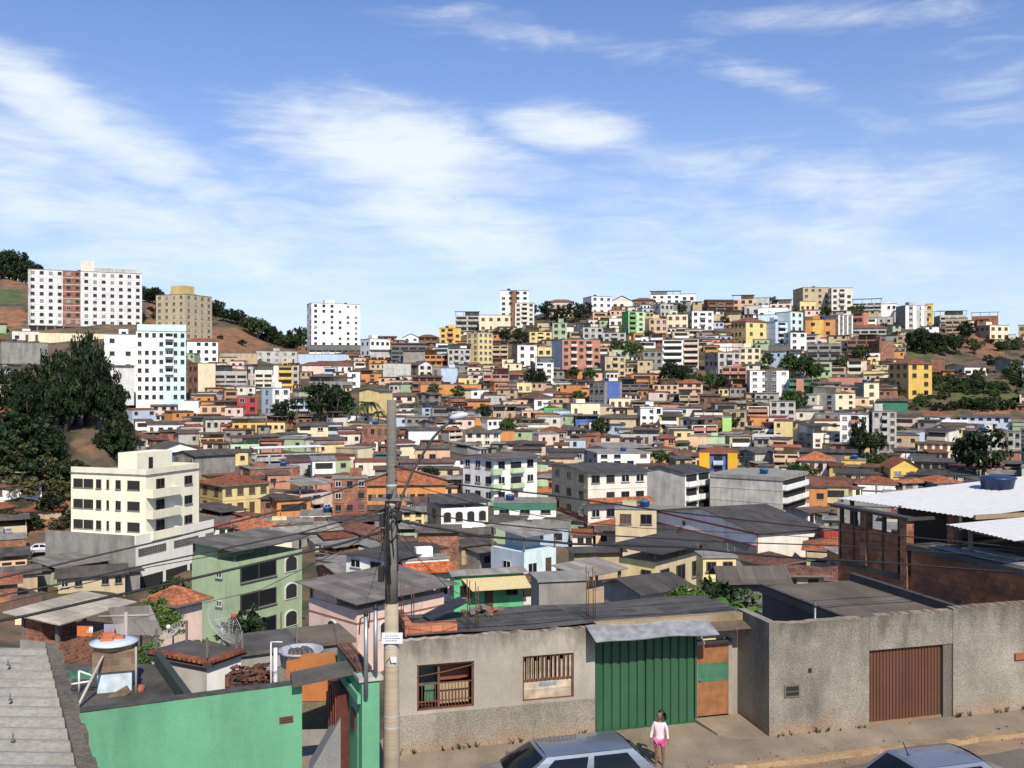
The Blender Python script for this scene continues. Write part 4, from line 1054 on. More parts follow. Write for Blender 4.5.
def tree(px, py, h, kind='broad', D=None, wr=.45, label=None, group=None, nm=None):
    D = D or hit(px, py) or hit(px, py+8) or 480
    x = wx(px, D); z = ground(x, D)
    if py is not None: z = min(z, wz(py, D)) if D > 75 else wz(py, D)
    bush = kind in ('bush', 'dbush', 'ybush', 'near')
    root = thing(nm or ('shrub' if bush else 'tree'), label, 'shrub' if bush else 'tree', (x, D, z), RV.uniform(0, 6.28), group)
    r = h*wr
    if bush:
        link('crown', RV.choice(CR[kind]), root, (0, 0, h*.05), scale=(r, r, h*.85))
    else:
        low = .16 if kind == 'tall' else (.05 if D > 540 else .26)
        link('trunk', RV.choice(TRK), root, scale=(h, h, h))
        link('crown', RV.choice(CR[kind]), root, (0, 0, h*low), scale=(r, r, h*(1-low)))
    root['kindname'] = dict(broad='leafy green tree', dark='dark green tree', tall='tall dark tree', bush='green shrub', dbush='dark green shrub', ybush='dry olive shrub', near='bright green shrub', nearbroad='bright green tree')[kind]
    TREES.append((root, px, (py or 400)-h*F/D*.5)); return root
for q in ((547,320,9),(560,326,9),(575,323,10),(586,319,8),(533,318,7),(506,344,7),(518,344,7),(670,386,9),(684,388,8),(532,388,7),(541,387,6)): tree(*q, 'dark')
for q in ((616,354,6),(627,358,7),(637,358,6),(696,390,6),(710,390,6),(722,390,5),(790,379,9),(804,380,9),(816,383,7),(768,369,6),(842,371,6),(861,366,8),(736,321,5),(725,326,5),(826,319,6),(852,319,6),(860,317,6),(773,301,6),(683,315,5),(790,416,8),(799,413,7),(876,456,6),(1016,377,6),(966,471,7),(434,401,6),(458,403,6),(508,438,6),(484,423,6),(601,441,7),(650,342,5),(574,380,5),(590,381,5),(755,420,5),(735,430,5),(812,400,6),(900,440,4)): tree(*q, 'broad')
for q in ((915,352,9),(926,354,9),(936,352,8),(946,352,7),(956,354,7),(967,342,9)): tree(*q, 'dark')
tree(860, 453, 9, 'tall', wr=.28); tree(983, 482, 11, 'dark', wr=.5)
tree(322, 422, 13, 'dark', wr=.55); tree(338, 424, 11, 'dark', wr=.5); tree(286, 428, 9, 'dark', wr=.5)
for q in ((797,474,3),(812,474,3),(870,463,3),(885,464,3)): tree(*q, 'bush', wr=.7)
for q in ((690,540,4),(704,540,5)): tree(*q, 'broad', wr=.6)
# left grove
for i, (px, D, h, w_) in enumerate(((88,178,18,.22),(76,180,16,.22),(62,182,14,.24),(50,178,13,.26),(36,176,10.5,.3),(20,172,8.5,.36),(104,172,12.5,.3),(118,168,9.5,.38),(6,172,8,.4),(66,172,12,.28),(94,174,15,.24),(28,166,8.5,.4),(124,176,8,.36),(-12,170,9,.4),(52,160,5.5,.45))):
    tree(px, None, h, 'tall', D=D, wr=w_)
for px, D, h in ((2,160,6),(18,158,6.5),(34,161,6),(10,154,5),(28,153,4.5),(4,151,3),(20,150,3.5),(36,151,3),(50,149,3),(60,152,3.5),(84,150,2),(118,154,3.0),(126,158,4),(12,145,2),(34,144,2),(58,145,2),(70,147,2.2),(120,151,3),(44,155,4),(70,156,4),(16,155,4)):
    tree(px, None, h, RV.choice(('dbush', 'dbush', 'dbush', 'ybush')), D=D, wr=.75, nm='undergrowth_shrub')
# far left forest edge and ridge
for px, D, h in ((2,562,15),(9,566,16),(16,560,16),(22,570,14),(29,562,13),(35,566,12),(52,575,9),(-8,560,16),(96,590,7),(40,566,10),(5,556,10),(12,556,9),(19,554,11),(26,556,9),(32,556,8),(38,558,7)): tree(px, None, h, 'dark', D=D, wr=.55)
for i in range(44):
    px = 140+i*3.75+RV.uniform(-2.5, 2.5); tree(px, None, RV.choice((4, 5.5, 7, 9, 11))*RV.uniform(.85, 1.1), RV.choice(('dark', 'dark', 'broad')), D=552+RV.uniform(-16, 10), wr=RV.uniform(.45, .75))
# scrub on the right-hand slope
for i in range(95):
    while 1:
        px, py = RV.uniform(902, 1030), RV.uniform(330, 410)
        if not (940 < px and 350 < py < 372 and RV.random() < .7) and not (px < 930 and py > 352 and px < 985 and py < 385 and px < 955): break
    t = tree(px, py, RV.uniform(1.6, 3.4), RV.choice(('bush', 'dbush', 'ybush', 'ybush')), wr=.8)
    t['label'] = 'low shrub among the scrub on the right-hand slope'; t['group'] = 'scrub on the slope'
# dark shrubs and small trees in the gaps between the hillside houses
RG = random.Random(44); ng = 0
for _ in range(2500):
    px, py = RG.uniform(140, 1020), 384+RG.uniform(-80, 110)
    if ng >= 120: break
    if frac(px-5, py-6, px+5, py+3) > .5: continue
    D = hit(px, py)
    if not D or D > 500 or D < 170: continue
    h_ = RG.uniform(1.8, 4.2); k = 'tree' if h_ > 3.4 else 'shrub'
    t = tree(px, py, h_, 'broad' if h_ > 3.4 else RG.choice(('bush', 'dbush', 'dbush')), wr=.6 if h_ > 3.4 else .9)
    t['label'] = 'small leafy tree in a gap between the hillside houses' if k == 'tree' else 'low shrub in a gap between the hillside houses'; t['group'] = 'greenery between the houses'
    cover(px-4, py-5, px+4, py+1); ng += 1
# palms
def palm(px, py, h, D=None, n=16, fl=.42):
    D = D or hit(px, py) or hit(px, py+10) or 475; x = wx(px, D); z = min(ground(x, D), wz(py, D)) if D > 75 else wz(py, D)
    root = thing('palm_tree', None, 'palm', (x, D, z)); r = random.Random(int(px)); mb = MB()
    mb.tube([(0, 0, -.3), (.02*h, 0, h*.3), (.03*h, 0, h*.62)], [.03*h, .024*h, .018*h], 8); mb.build('trunk', BARK, root, uv=False)
    cb = MB(); top = Vector((.03*h, 0, h*.62))
    for i in range(n):
        a = i*2.39996; up = r.uniform(.1, .9); prev = None; ln = fl*h*r.uniform(.8, 1.1)
        for k in range(7):
            t = k/6; p = top+Vector((math.cos(a)*ln*t, math.sin(a)*ln*t, ln*(up*t-(.75+up*.35)*t*t)))
            sd = Vector((-math.sin(a), math.cos(a), 0))
            if prev is not None:
                for sg in (1, -1):
                    for m in range(3):
                        q = prev.lerp(p, m/3); q2 = prev.lerp(p, (m+.8)/3); wd = ln*.2*(1-abs(t-.45)*1.1)
                        cb.face([q, q2, q2+sd*sg*wd*.9+Vector((math.cos(a)*wd*.5, math.sin(a)*wd*.5, -wd*.45)), q+sd*sg*wd*.75+Vector((math.cos(a)*wd*.5, math.sin(a)*wd*.5, -wd*.4))])
            prev = p
    cb.build('fronds', LEAF, root, uv=False); root['kindname'] = 'feathery palm'
    TREES.append((root, px, py-h*F/D*.6)); return root
palm(367, 427, 12); palm(356, 428, 10); palm(773, 301, 6); palm(378, 428, 8); palm(497, 336, 6)
# near shrubs behind the street wall and by the water tank terrace
for px, py, h, D, k, wr in ((688,622,1.9,44,'near',.6),(702,620,2.2,46,'bush',.6),(720,622,2.0,45,'dbush',.6),(736,622,1.9,48,'bush',.7),(680,612,1.5,52,'bush',.7),(714,606,1.6,56,'near',.7),(664,620,1.2,46,'bush',.7),
                            (142,682,1.6,38,'near',.6),(152,676,1.7,42,'near',.6),(164,690,1.3,36,'bush',.7),(158,618,1.6,64,'near',.7),(172,632,1.4,58,'near',.7),(170,600,2.0,75,'bush',.8),(247,636,2.0,58,'dbush',.6),(236,640,1.6,60,'dbush',.7),(150,600,2.0,80,'bush',.9),(190,660,1.0,44,'bush',.8)):
    k = 'near' if k == 'nearbush' else k
    tree(px, py, h, k, D=D, wr=wr)
def banana(px, py, D, h):
    root = thing('banana_plant', None, 'plant', PT(px, py, D)); r = random.Random(int(px*7)); mb = MB(); st = MB()
    st.tube([(0, 0, -.2), (0, .02, h*.5)], [.09, .05], 7); st.build('stem', plain('banana_stem', (.12, .16, .05)), root, uv=False)
    for i in range(9):
        a = i*2.4+r.uniform(-.3, .3); ln = h*r.uniform(.55, .75); up = r.uniform(.6, 1.2); prev = None
        for k in range(6):
            t = k/5; p = Vector((math.cos(a)*ln*t*.8, math.sin(a)*ln*t*.8, h*.5+ln*(up*t-.9*t*t))); wd = .16*h*math.sin(math.pi*min(.98, t*.9+.08))
            sd = Vector((-math.sin(a), math.cos(a), -.15))*wd
            if prev: mb.face([prev[0]-prev[1], prev[0], p, p-sd]); mb.face([prev[0], prev[0]+prev[1], p+sd, p])
            prev = (p, sd)
    mb.build('leaves', LEAFB, root, uv=False); root['kindname'] = 'broad-leaved banana plant'; TREES.append((root, px, py-10))
banana(698, 626, 42, 1.7); banana(716, 628, 42, 1.6); banana(731, 626, 43, 1.6); banana(684, 626, 43, 1.5); banana(748, 634, 34, 1.2)
# ------------------------------------------------------------------ the street in front: frame (u along the walls, v away from the street, z above the pavement)
SA = rad(15.5); SU = Vector((math.cos(SA), math.sin(SA), 0)); SV = Vector((-math.sin(SA), math.cos(SA), 0)); SO = Vector((-2.9, 24.84, EZ-9.6))
def sp(u, v, z=0): return SO+SU*u+SV*v+Vector((0, 0, z))
def sth(name, label, cat, u, v, z=0, group=None): return thing(name, label, cat, sp(u, v, z), SA, group)
ROUGH = plaster('rough_cast', (.32, .285, .23), stain=.6, bump=.8, patch=.45, grain=.36, mould=2.95)
RENDERW = plaster('worn_render', (.39, .35, .285), stain=.45, bump=.3, patch=.34, grain=.12, mould=2.85)
SLAB = plaster('weathered_slab', (.125, .112, .096), stain=.65, bump=.5, patch=.68, grain=.3)
SLABB = plaster('brown_slab', (.16, .125, .09), stain=.5, bump=.3, patch=.45, grain=.2)
DIRT = plaster('pavement_concrete', (.27, .215, .15), stain=.4, bump=.4, patch=.4, grain=.2)
ASPH = plaster('asphalt', (.15, .132, .11), stain=.25, bump=.4, patch=.3, grain=.25)
RUSTB = plain('rust_brown', (.13, .055, .03), rough=.7, noise=.35)
GREENP = plaster('green_gate_paint', (.027, .092, .043), stain=.45, rough=.5, patch=.3)
BROWNP = plaster('brown_gate_paint', (.135, .058, .034), stain=.4, rough=.55, patch=.25)
MINT = plaster('mint_wall', (.115, .325, .188), stain=.4, bump=.25, patch=.16, grain=.08)
GALV = plain('galvanised', (.30, .32, .34), rough=.4, metal=.6)
BLACK = plain('black_rubber', (.012, .012, .012), rough=.6, noise=0)
BR = brick('near_brick', near=True)
BRW = brick('near_brick_dark', (.56, .19, .075), (.36, .12, .052), (.2, .15, .11), near=True)
ORW = plaster('orange_render', (.48, .17, .05), stain=.6, bump=.4, patch=.35, grain=.12)

# ground sheets
mb = MB(); mb.face([sp(-40, -30, -.13), sp(70, -30, -.13), sp(70, -2.75, -.13), sp(-40, -2.75, -.13)]); tag(mb.build('street', ASPH), kind='structure')
mb = MB()
nu = 150
def kerbv(u): return -2.78-.004*max(0, u)+.035*math.sin(u*1.7)+.03*math.sin(u*4.1+1)
for i in range(nu):
    u0, u1 = -12+i*50/nu, -12+(i+1)*50/nu
    a, b = kerbv(u0), kerbv(u1)
    mb.face([sp(u0, a, 0), sp(u1, b, 0), sp(u1, 1.2, .03), sp(u0, 1.2, .03)], 0)
    mb.face([sp(u0, a-.16, -.006), sp(u1, b-.16, -.006), sp(u1, b, .0), sp(u0, a, .0)], 1); mb.face([sp(u0, a-.2, -.14), sp(u1, b-.2, -.14), sp(u1, b-.16, -.006), sp(u0, a-.16, -.006)], 1)
tag(mb.build('pavement', [DIRT, plaster('kerb_dirt', (.36, .24, .13), stain=.4, bump=.5, patch=.5, grain=.3)]), kind='structure')
mb = MB()
r5 = random.Random(3)
for i in range(46):
    u0 = -12+i; u1 = u0+1.02
    def w_(u): return .55+.25*math.sin(u*.9)+.2*math.sin(u*2.3)
    mb.face([sp(u0, kerbv(u0)-.19-w_(u0), -.126), sp(u1, kerbv(u1)-.19-w_(u1), -.126), sp(u1, kerbv(u1)-.19, -.122), sp(u0, kerbv(u0)-.19, -.122)])
tag(mb.build('gutter_dirt', plaster('dust', (.33, .23, .14), stain=.3, patch=.5, grain=.3)), kind='structure')

# ---- rough grey house with two barred windows
h = sth('street_house', 'rough grey rendered house with two barred windows facing the street', 'house', 0, 0)
W1 = (.45, 1.97, 1.08, 2.28); W2 = (3.31, 4.76, 1.07, 2.29); HW = 2.95
mb = MB(); T = .2
mb.box(-.05, 0, -.6, 5.37, T, 1.0, 1)
mb.box(-.05, 0.012, 1.0, 5.37, T, W1[2], 0)
for a, b in ((-.05, W1[0]), (W1[1], W2[0]), (W2[1], 5.37)): mb.box(a, .012, W1[2], b, T, 2.29, 0)
mb.box(W1[0], .012, W1[3], W1[1], T, 2.29, 0)
rr = random.Random(9)
def ragged(mb, u0, u1, z0, z1, y0, y1, amp, mi=0, step=.12):
    n = max(2, int((u1-u0)/step)); zz = []; a = 0
    for i in range(n+1): a = a*.7+rr.uniform(-amp, amp)*.5; zz.append(z1+a)
    for i in range(n):
        a, b = u0+(u1-u0)*i/n, u0+(u1-u0)*(i+1)/n
        mb.face([(a, y0, z0), (b, y0, z0), (b, y0, zz[i+1]), (a, y0, zz[i])], mi); mb.face([(b, y1, z0), (a, y1, z0), (a, y1, zz[i]), (b, y1, zz[i+1])], mi)
        mb.face([(a, y0, zz[i]), (b, y0, zz[i+1]), (b, y1, zz[i+1]+.01), (a, y1, zz[i]+.01)], mi)
    mb.face([(u0, y1, z0), (u0, y0, z0), (u0, y0, zz[0]), (u0, y1, zz[0])], mi); mb.face([(u1, y0, z0), (u1, y1, z0), (u1, y1, zz[-1]), (u1, y0, zz[-1])], mi)
    mb.face([(u0, y0, z0), (u0, y1, z0), (u1, y1, z0), (u1, y0, z0)], mi)
ragged(mb, -.05, 5.37, 2.29, HW, .012, T, .06)
mb.box(-.05, T, -.6, .12, 2.65, 2.77, 1); mb.box(5.2, T, -.6, 5.37, 2.65, 2.77, 1); mb.box(.12, 2.5, -.6, 5.2, 2.65, 2.77, 1); mb.box(.12, T, -.2, 5.2, 2.5, .0, 1)
mb.build('wall', [RENDERW, ROUGH], h)
mb = MB(); n = 14
def rz_(u, v): return 2.985+.03*math.sin(u*1.3+v)+.02*math.sin(v*2.1)
for i in range(n):
    for j in range(8):
        u0, u1 = .25+9.7*i/n, .25+9.7*(i+1)/n; v0, v1 = .21+2.5*j/8, .21+2.5*(j+1)/8
        mb.face([(u0, v0, rz_(u0, v0)), (u1, v0, rz_(u1, v0)), (u1, v1, rz_(u1, v1)), (u0, v1, rz_(u0, v1))], 0, True)
mb.box(.25, .21, 2.78, 9.95, 2.7, 2.93, 0)
mb.build('roof', SLAB, h)
mb = MB(); mb.box(5.39, -.02, 2.72, 9.85, .2, 3.06); mb.build('roof_beam', plaster('tan_beam', (.33, .25, .15), stain=.6, bump=.5, patch=.4, grain=.2), h)
mb = MB(); mb.box(8.42, .3, -.3, 8.55, .5, 2.715); mb.box(9.57, .3, -.3, 9.86, .5, 2.715); mb.box(8.55, .32, 2.3, 9.57, .5, 2.715); mb.box(5.37, .32, 2.5, 8.42, .5, 2.715); mb.box(5.5, 2.5, -.3, 9.86, 2.65, 2.77); mb.build('side_wall', RENDERW, h)
mb = MB(); mb.box(.2, .4, 2.95, 1.6, .62, 3.25); mb.box(.27, .62, 2.95, .45, 2.4, 3.2); mb.build('parapet', BRW, h)
def bars_window(win, kind):
    u0, u1, z0, z1 = win
    w = link('window', None, h, (u0, 0.06, z0)); W, H = u1-u0, z1-z0
    mb = MB()
    for a in ((0, 0, 0, .05, .06, H), (W-.05, 0, 0, W, .06, H), (0, 0, 0, W, .06, .04), (0, 0, H-.05, W, .06, H)): mb.box(*a)
    mb.build('frame', RUSTB, w)
    mb = MB()
    if kind == 1:
        n = 17
        for i in range(n): x = .05+(W-.1)*i/(n-1); mb.box(x-.009, .0, .02, x+.009, .018, H*.56)
        for z in (.2, H*.55): mb.box(0, -.003, z, W, .022, z+.03)
        mb.box(W*.36, -.004, 0, W*.40, .03, H*.92)
        mb.tube([(0, -.012, H*.74), (W*.5, -.012, H*.81), (W, -.012, H*.92)], .018, 6)
        for i in range(3): mb.lathe([(.05, -.01), (.06, 0), (.05, .01)], 12, M=Matrix.Translation((.1+i*.11, -.005, .1)) @ Matrix.Rotation(math.pi/2, 4, 'X'))
        mb.build('bars', RUSTB, w)
        mb = MB(); mb.box(W*.42, .35, .02, W*.98, .4, H*.45, 0); mb.box(W*.42, .5, H*.5, W, .55, H, 1); mb.box(W*.17, .3, .1, W*.34, .34, H*.5, 2); mb.box(W*.05, .7, H*.35, W*.6, .75, H*.8, 3)
        mb.build('things_behind_bars', [plain('board_tan', (.38, .28, .16)), plain('board_rust', (.20, .06, .03)), plain('green_panel', (.08, .22, .13)), plain('grey_green', (.12, .15, .12))], w)
    else:
        n = 12
        for i in range(n): x = .06+(W-.12)*i/(n-1); mb.box(x-.05, .03, H*.46, x+.028, .055, H*.94 if i % 3 else H*.86, 0)
        mb.box(.0, .02, H*.42, W, .06, H*.47, 1)
        for i in range(12): x = .04+(W-.08)*i/11; mb.box(x-.012, -.02, H*.44, x+.012, .0, H*.98, 1)
        mb.box(.02, .04, .0, W-.02, .07, H*.22, 0); mb.box(.02, .045, H*.225, W-.02, .075, H*.42, 2)
        mb.box(W*.33, .03, H*.30, W*.68, .042, H*.38, 3)
        mb.build('shutter', [plain('old_wood', (.42, .34, .24), noise=.4), RUSTB, plain('old_wood_pale', (.52, .43, .30), noise=.35), plain('blue_grey_paint', (.22, .26, .29))], w)
bars_window(W1, 1); bars_window(W2, 2)
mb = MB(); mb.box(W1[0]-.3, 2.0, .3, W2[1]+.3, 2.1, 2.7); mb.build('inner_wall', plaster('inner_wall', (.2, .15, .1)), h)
# green sheet-metal gate under the zinc awning
gt = sth('sheet_gate', 'tall green corrugated metal gate under a bent zinc awning', 'gate', 5.42, .12)
def corr(mb, W, z0, z1, p, dpt, mi=0, y=0.):
    n = int(W/p); p = W/n; k = [(0, 0), (.62*p, 0), (.70*p, dpt), (.92*p, dpt)]
    pts = []
    for i in range(n): pts += [(i*p+a, b) for a, b in k]
    pts.append((W, 0))
    for (a, b), (c, d) in zip(pts, pts[1:]): mb.face([(a, y+b, z0), (c, y+d, z0), (c, y+d, z1), (a, y+b, z1)], mi)
mb = MB(); corr(mb, 3.03, .05, 2.5, .235, .05); mb.build('sheet', GREENP, gt)
mb = MB(); mb.box(-.02, -.03, .0, 3.05, .04, .06); mb.box(-.02, -.03, 0, .05, .06, 2.55); mb.box(2.99, -.03, 0, 3.05, .06, 2.55); mb.box(1.5, -.035, .06, 1.53, .0, 2.5); mb.build('frame', plain('green_dark', (.02, .075, .035)), gt)
aw = sth('zinc_awning', 'bent pale zinc awning sheet projecting over the green gate', 'awning', 5.1, 0, 2.6)
mb = MB(); n = 24
def awz(u, k): return (.40-.26*k)+.02*math.sin(u*3.1+k)+.025*math.sin(u*1.1)*k
for i in range(n):
    a, b = 3.62*i/n, 3.62*(i+1)/n
    for j in range(2):
        k0, k1 = j/2, (j+1)/2
        f = [(a, .05-.85*k1, awz(a, k1)), (b, .05-.85*k1, awz(b, k1)), (b, .05-.85*k0, awz(b, k0)), (a, .05-.85*k0, awz(a, k0))]
        mb.face(f); mb.face([(p[0], p[1], p[2]-.012) for p in f][::-1])
mb.build('sheet', plain('zinc_pale', (.30, .30, .295), rough=.55, metal=.15, noise=.35), aw)
mb = MB()
for u in (.2, 1.8, 3.4): mb.box(u-.02, -.7, .1, u+.02, .0, .13)
mb.build('bracket', RUSTB, aw)
dr = sth('street_door', 'brown wooden door with a green middle panel at the corner', 'door', 8.52, .2, .12)
mb = MB(); mb.box(-.1, -.03, 0, 0, .08, 2.15); mb.box(.98, -.03, 0, 1.1, .08, 2.15); mb.box(-.1, -.03, 2.06, 1.1, .08, 2.15); mb.build('frame', plain('pale_jamb', (.30, .26, .2)), dr)
mb = MB(); mb.box(.0, 0, .02, .98, .05, .98, 0); mb.box(0, .0, .985, .98, .05, 1.5, 1); mb.box(0, 0, 1.505, .98, .05, 2.055, 0); mb.build('leaf', [plain('door_brown', (.27, .115, .045), noise=.3), plain('door_green', (.05, .16, .085), noise=.25)], dr)
mb = MB(); mb.lathe([(.03, 0), (.035, .03), (.0, .05)], 10, M=Matrix.Translation((.1, 0, 1.05)) @ Matrix.Rotation(math.pi/2, 4, 'X')); mb.build('handle', GALV, dr)
stp = sth('door_step', 'cracked concrete ramp step in front of the brown door', 'step', 8.4, -1.35)
mb = MB(); P_ = [(0.15, .35), (.5, 0), (1.25, -.1), (1.42, .1), (1.42, 1.5), (0, 1.5)]
mb.face([(x, y, .05+.045*y) for x, y in P_]); 
for (a, b), (c, d) in zip(P_, P_[1:]+P_[:1]): mb.face([(a, b, -.02), (c, d, -.02), (c, d, .05+.045*d), (a, b, .05+.045*b)])
mb.build('slab', DIRT, stp)
hd = sth('door_canopy', 'small brown sheet canopy over the brown door', 'awning', 8.75, 0, 2.75)
mb = MB(); mb.slab([(0, -.5, 0), (1.1, -.5, 0), (1.1, .2, .16), (0, .2, .16)], .03); mb.build('sheet', plain('brown_sheet', (.12, .085, .06), noise=.3), hd)
mb = MB(); mb.box(.05, -.4, -.05, .09, .2, -.005); mb.box(1.0, -.4, -.05, 1.04, .2, -.005); mb.build('bracket', RUSTB, hd)
# ---- rough-cast wall on the right with the brown gate
wl = sth('yard_wall', 'rough-cast grey yard wall with dark stains around a brown gate', 'wall', 9.87, -1.43)
mb = MB(); G0, G1 = 13.02-9.87, 15.79-9.87; V2 = -.02
def jag(a, b, zb_, zt_, y0, y1): ragged(mb, a, b, zb_, zt_, y0, y1, .03)
jag(.25, G0, -.6, 3.06, 0, .24); jag(G0, G1, 2.12, 3.08, -.012, .24); jag(G1, 18, -.6, 3.14, -.03, .24)
mb.box(0, .0, -.6, .25, 1.75, 3.1, 0)
mb.build('wall', ROUGH, wl)
mb = MB(); mb.box(G1-.3, .02, -.1, G1-.003, .235, 2.118); mb.build('gate_post', plaster('gate_post_shade', (.14, .12, .10), stain=.5, grain=.3, bump=.5), wl)  # strip darkened in colour for the shade at the gate's right edge
mb = MB(); mb.box(.46, -.03, 1.03, .93, .0, 1.37, 0); mb.box(.5, -.035, 1.07, .89, -.028, 1.33, 1); mb.box(.5, -.04, 1.18, .89, -.03, 1.2, 0); mb.build('meter_niche', [plain('niche_frame', (.14, .12, .10)), M_HOLE], wl)
mb = MB(); mb.box(1.2, -.02, 1.66, 1.3, .0, 1.77); mb.build('niche', M_HOLE, wl)
mb = MB(); mb.box(8.05, -.1, 1.5, 8.5, -.031, 1.68); mb.build('rusty_box', plain('rust_orange', (.28, .1, .045)), wl)
bg = sth('brown_gate', 'brown ribbed roll-up garage gate set into the rough wall', 'gate', 13.02, -1.33)
mb = MB(); corr(mb, 2.46, .06, 2.11, .105, .03); mb.build('sheet', BROWNP, bg)
mb = MB(); mb.box(0, -.02, .0, 2.46, .05, .07); mb.build('bottom_rail', plain('rail_tan', (.24, .15, .08)), bg)
# ---- flat garage roof behind the wall
gr = sth('garage', 'low garage with a stained flat concrete roof behind the rough wall', 'garage', 12.9, -1.15)
mb = MB(); mb.box(0, 0.03, 2.55, 3.7, 5.5, 2.76, 0); mb.build('roof', SLABB, gr)
mb = MB(); mb.box(3.5, 0.03, 2.762, 3.7, 5.5, 3.02); mb.box(0, .03, 2.762, .12, 5.5, 2.84); mb.build('parapet', plaster('black_edge', (.055, .05, .046), stain=.3), gr)
mb = MB(); mb.box(0.05, 4.0, -3, .25, 5.4, 2.548); mb.box(.05, .1, -3, .25, .6, 2.548); mb.box(.05, .6, -3, .25, 4.0, .9); mb.box(.05, .6, 1.75, .25, 4.0, 2.548); mb.box(3.4, .1, -3, 3.6, 5.4, 2.548); mb.box(.25, 5.2, -3, 3.4, 5.4, 2.548, 1); mb.build('wall', [plaster('shade_dark_wall', (.08, .07, .062), stain=.5), wallmat('ow')], gr)  # outer walls coloured near-black for the shade under the roof slab
mb = MB(); mb.box(.8, .7, .9, .9, 4, 1.6); mb.build('inner_wall', wallmat('ow'), gr)
lp = sth('yard_lamp', 'small yard lamp on a short grey post behind the rough wall', 'lamp', 11.6, -.95, 0)
mb = MB(); mb.tube([(0, 0, -1), (0, 0, 3.32)], .03, 8); mb.build('post', GALV, lp)
mb = MB(); mb.lathe([(.0, 0), (.06, .03), (.08, .09), (.04, .16), (0, .18)], 12, (0, 0, 3.3)); mb.build('lamp_head', M_FRD, lp)
# ---- brick house under the white zinc roof
BA = rad(19); BO = Vector((15.95, 28.7, EZ-9.6))
bh = thing('brick_house', 'unfinished brick house with dark stained side wall under a white zinc roof', 'house', BO, BA)
mb = MB(); mb.box(0, -1, -3, 8, -.78, 3.7); mb.box(0, -.78, -3, .22, 5.6, 3.7); mb.box(.02, 5.6, -3, .22, 9.6, 2.75); mb.box(.22, 9.4, -3, 8, 9.6, 2.75); mb.box(7.8, -.78, -3, 8, 9.4, 3.7); mb.box(.02, 6.3, 2.75, .22, 9.6, 4.15); mb.build('wall', BRW, bh)
mb = MB(); mb.box(-.06, -1.06, 3.701, 8, 5.7, 3.92, 0); mb.box(.0, 5.7, 2.55, 8, 9.4, 2.748, 0); mb.box(.3, .2, 3.921, .9, 5.0, 3.95, 1); mb.box(.9, 2, 3.921, 1.4, 4.2, 4.0, 1); mb.build('floor_slab', [SLAB, plain('pale_boards', (.32, .33, .34), noise=.3)], bh)
for y, z0, z1 in ((5.75, 1.9, 4.75), (7.9, 2.75, 4.75)):
    mb = MB(); mb.box(-.06, y, z0, .26, y+.32, z1); mb.build('brick_pier', BR, bh)
mb = MB(); mb.box(1.5, 5.2, 3.92, 1.8, 5.5, 5.0); mb.build('brick_pier', BR, bh)
mb = MB(); mb.box(-.15, 5.6, 4.75, .3, 9.9, 4.86); mb.box(.3, 5.6, 4.75, 1.9, 5.72, 4.86)
for y in (7.0, 9.4, 8.6): mb.box(.02, y, 2.75, .14, y+.12, 4.8)
for y in (4.3, 7.2, 9.9): mb.box(.9, y, 2.75, 1.02, y+.12, 5.05)
mb.build('roof_frame', plain('dark_timber', (.05, .04, .035)), bh)
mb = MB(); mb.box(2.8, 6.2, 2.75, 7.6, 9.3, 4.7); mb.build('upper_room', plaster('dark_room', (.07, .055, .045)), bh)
def zinc(mb, u0, u1, v0, v1, z0, z1, p=.22, a=.014, sk=0.):
    n = int((v1-v0)/(p/4))
    for i in range(n):
        va, vb = v0+(v1-v0)*i/n, v0+(v1-v0)*(i+1)/n
        za, zb_ = a*math.sin(2*math.pi*va/p), a*math.sin(2*math.pi*vb/p)
        ua, ub = u0+sk*(v1-va)/(v1-v0), u0+sk*(v1-vb)/(v1-v0)
        f = [(ua, va, z0+za), (u1, va, z1+za), (u1, vb, z1+zb_), (ub, vb, z0+zb_)]
        mb.face(f, 0, True); mb.face([(q[0], q[1], q[2]-.012) for q in f][::-1], 0, True)
ZN = plain('white_zinc', (.56, .55, .53), rough=.45, noise=.08)
mb = MB(); zinc(mb, .45, 10.5, 4.1, 10.2, 5.02, 5.62, sk=.75); zinc(mb, .0, 10.5, .6, 3.95, 4.86, 5.15, sk=-.6); mb.build('zinc_roof', ZN, bh)
mb = MB(); mb.box(1.3, 3.98, 4.95, 9.4, 4.08, 5.1); mb.box(.9, .7, 4.55, 1.0, 3.9, 4.68); mb.box(.8, .8, 3.92, .9, .9, 4.6); mb.box(.8, 3.7, 3.92, .9, 3.8, 4.6); mb.build('roof_beam', plain('tan_timber', (.24, .17, .10)), bh)
tk = thing('water_tank', 'round blue water tank standing on the white zinc roof', 'water tank', bh.matrix_basis @ Vector((6.7, 8.3, 5.36)), 0)
def tank(root, r, hgt, mat, lid=True):
    mb = MB(); mb.lathe([(0, 0), (r*.82, 0), (r*.95, hgt*.7), (r, hgt*.72), (r, hgt*.8)], 20); mb.build('tank_body', mat, root, uv=False)
    if lid: mb = MB(); mb.lathe([(r*1.03, hgt*.78), (r*1.03, hgt*.83), (r*.6, hgt*.95), (r*.2, hgt), (0, hgt)], 20); mb.build('lid', mat, root, uv=False)
BLUE = plain('tank_blue', (.012, .035, .10), rough=.4); tank(tk, .70, .58, BLUE)

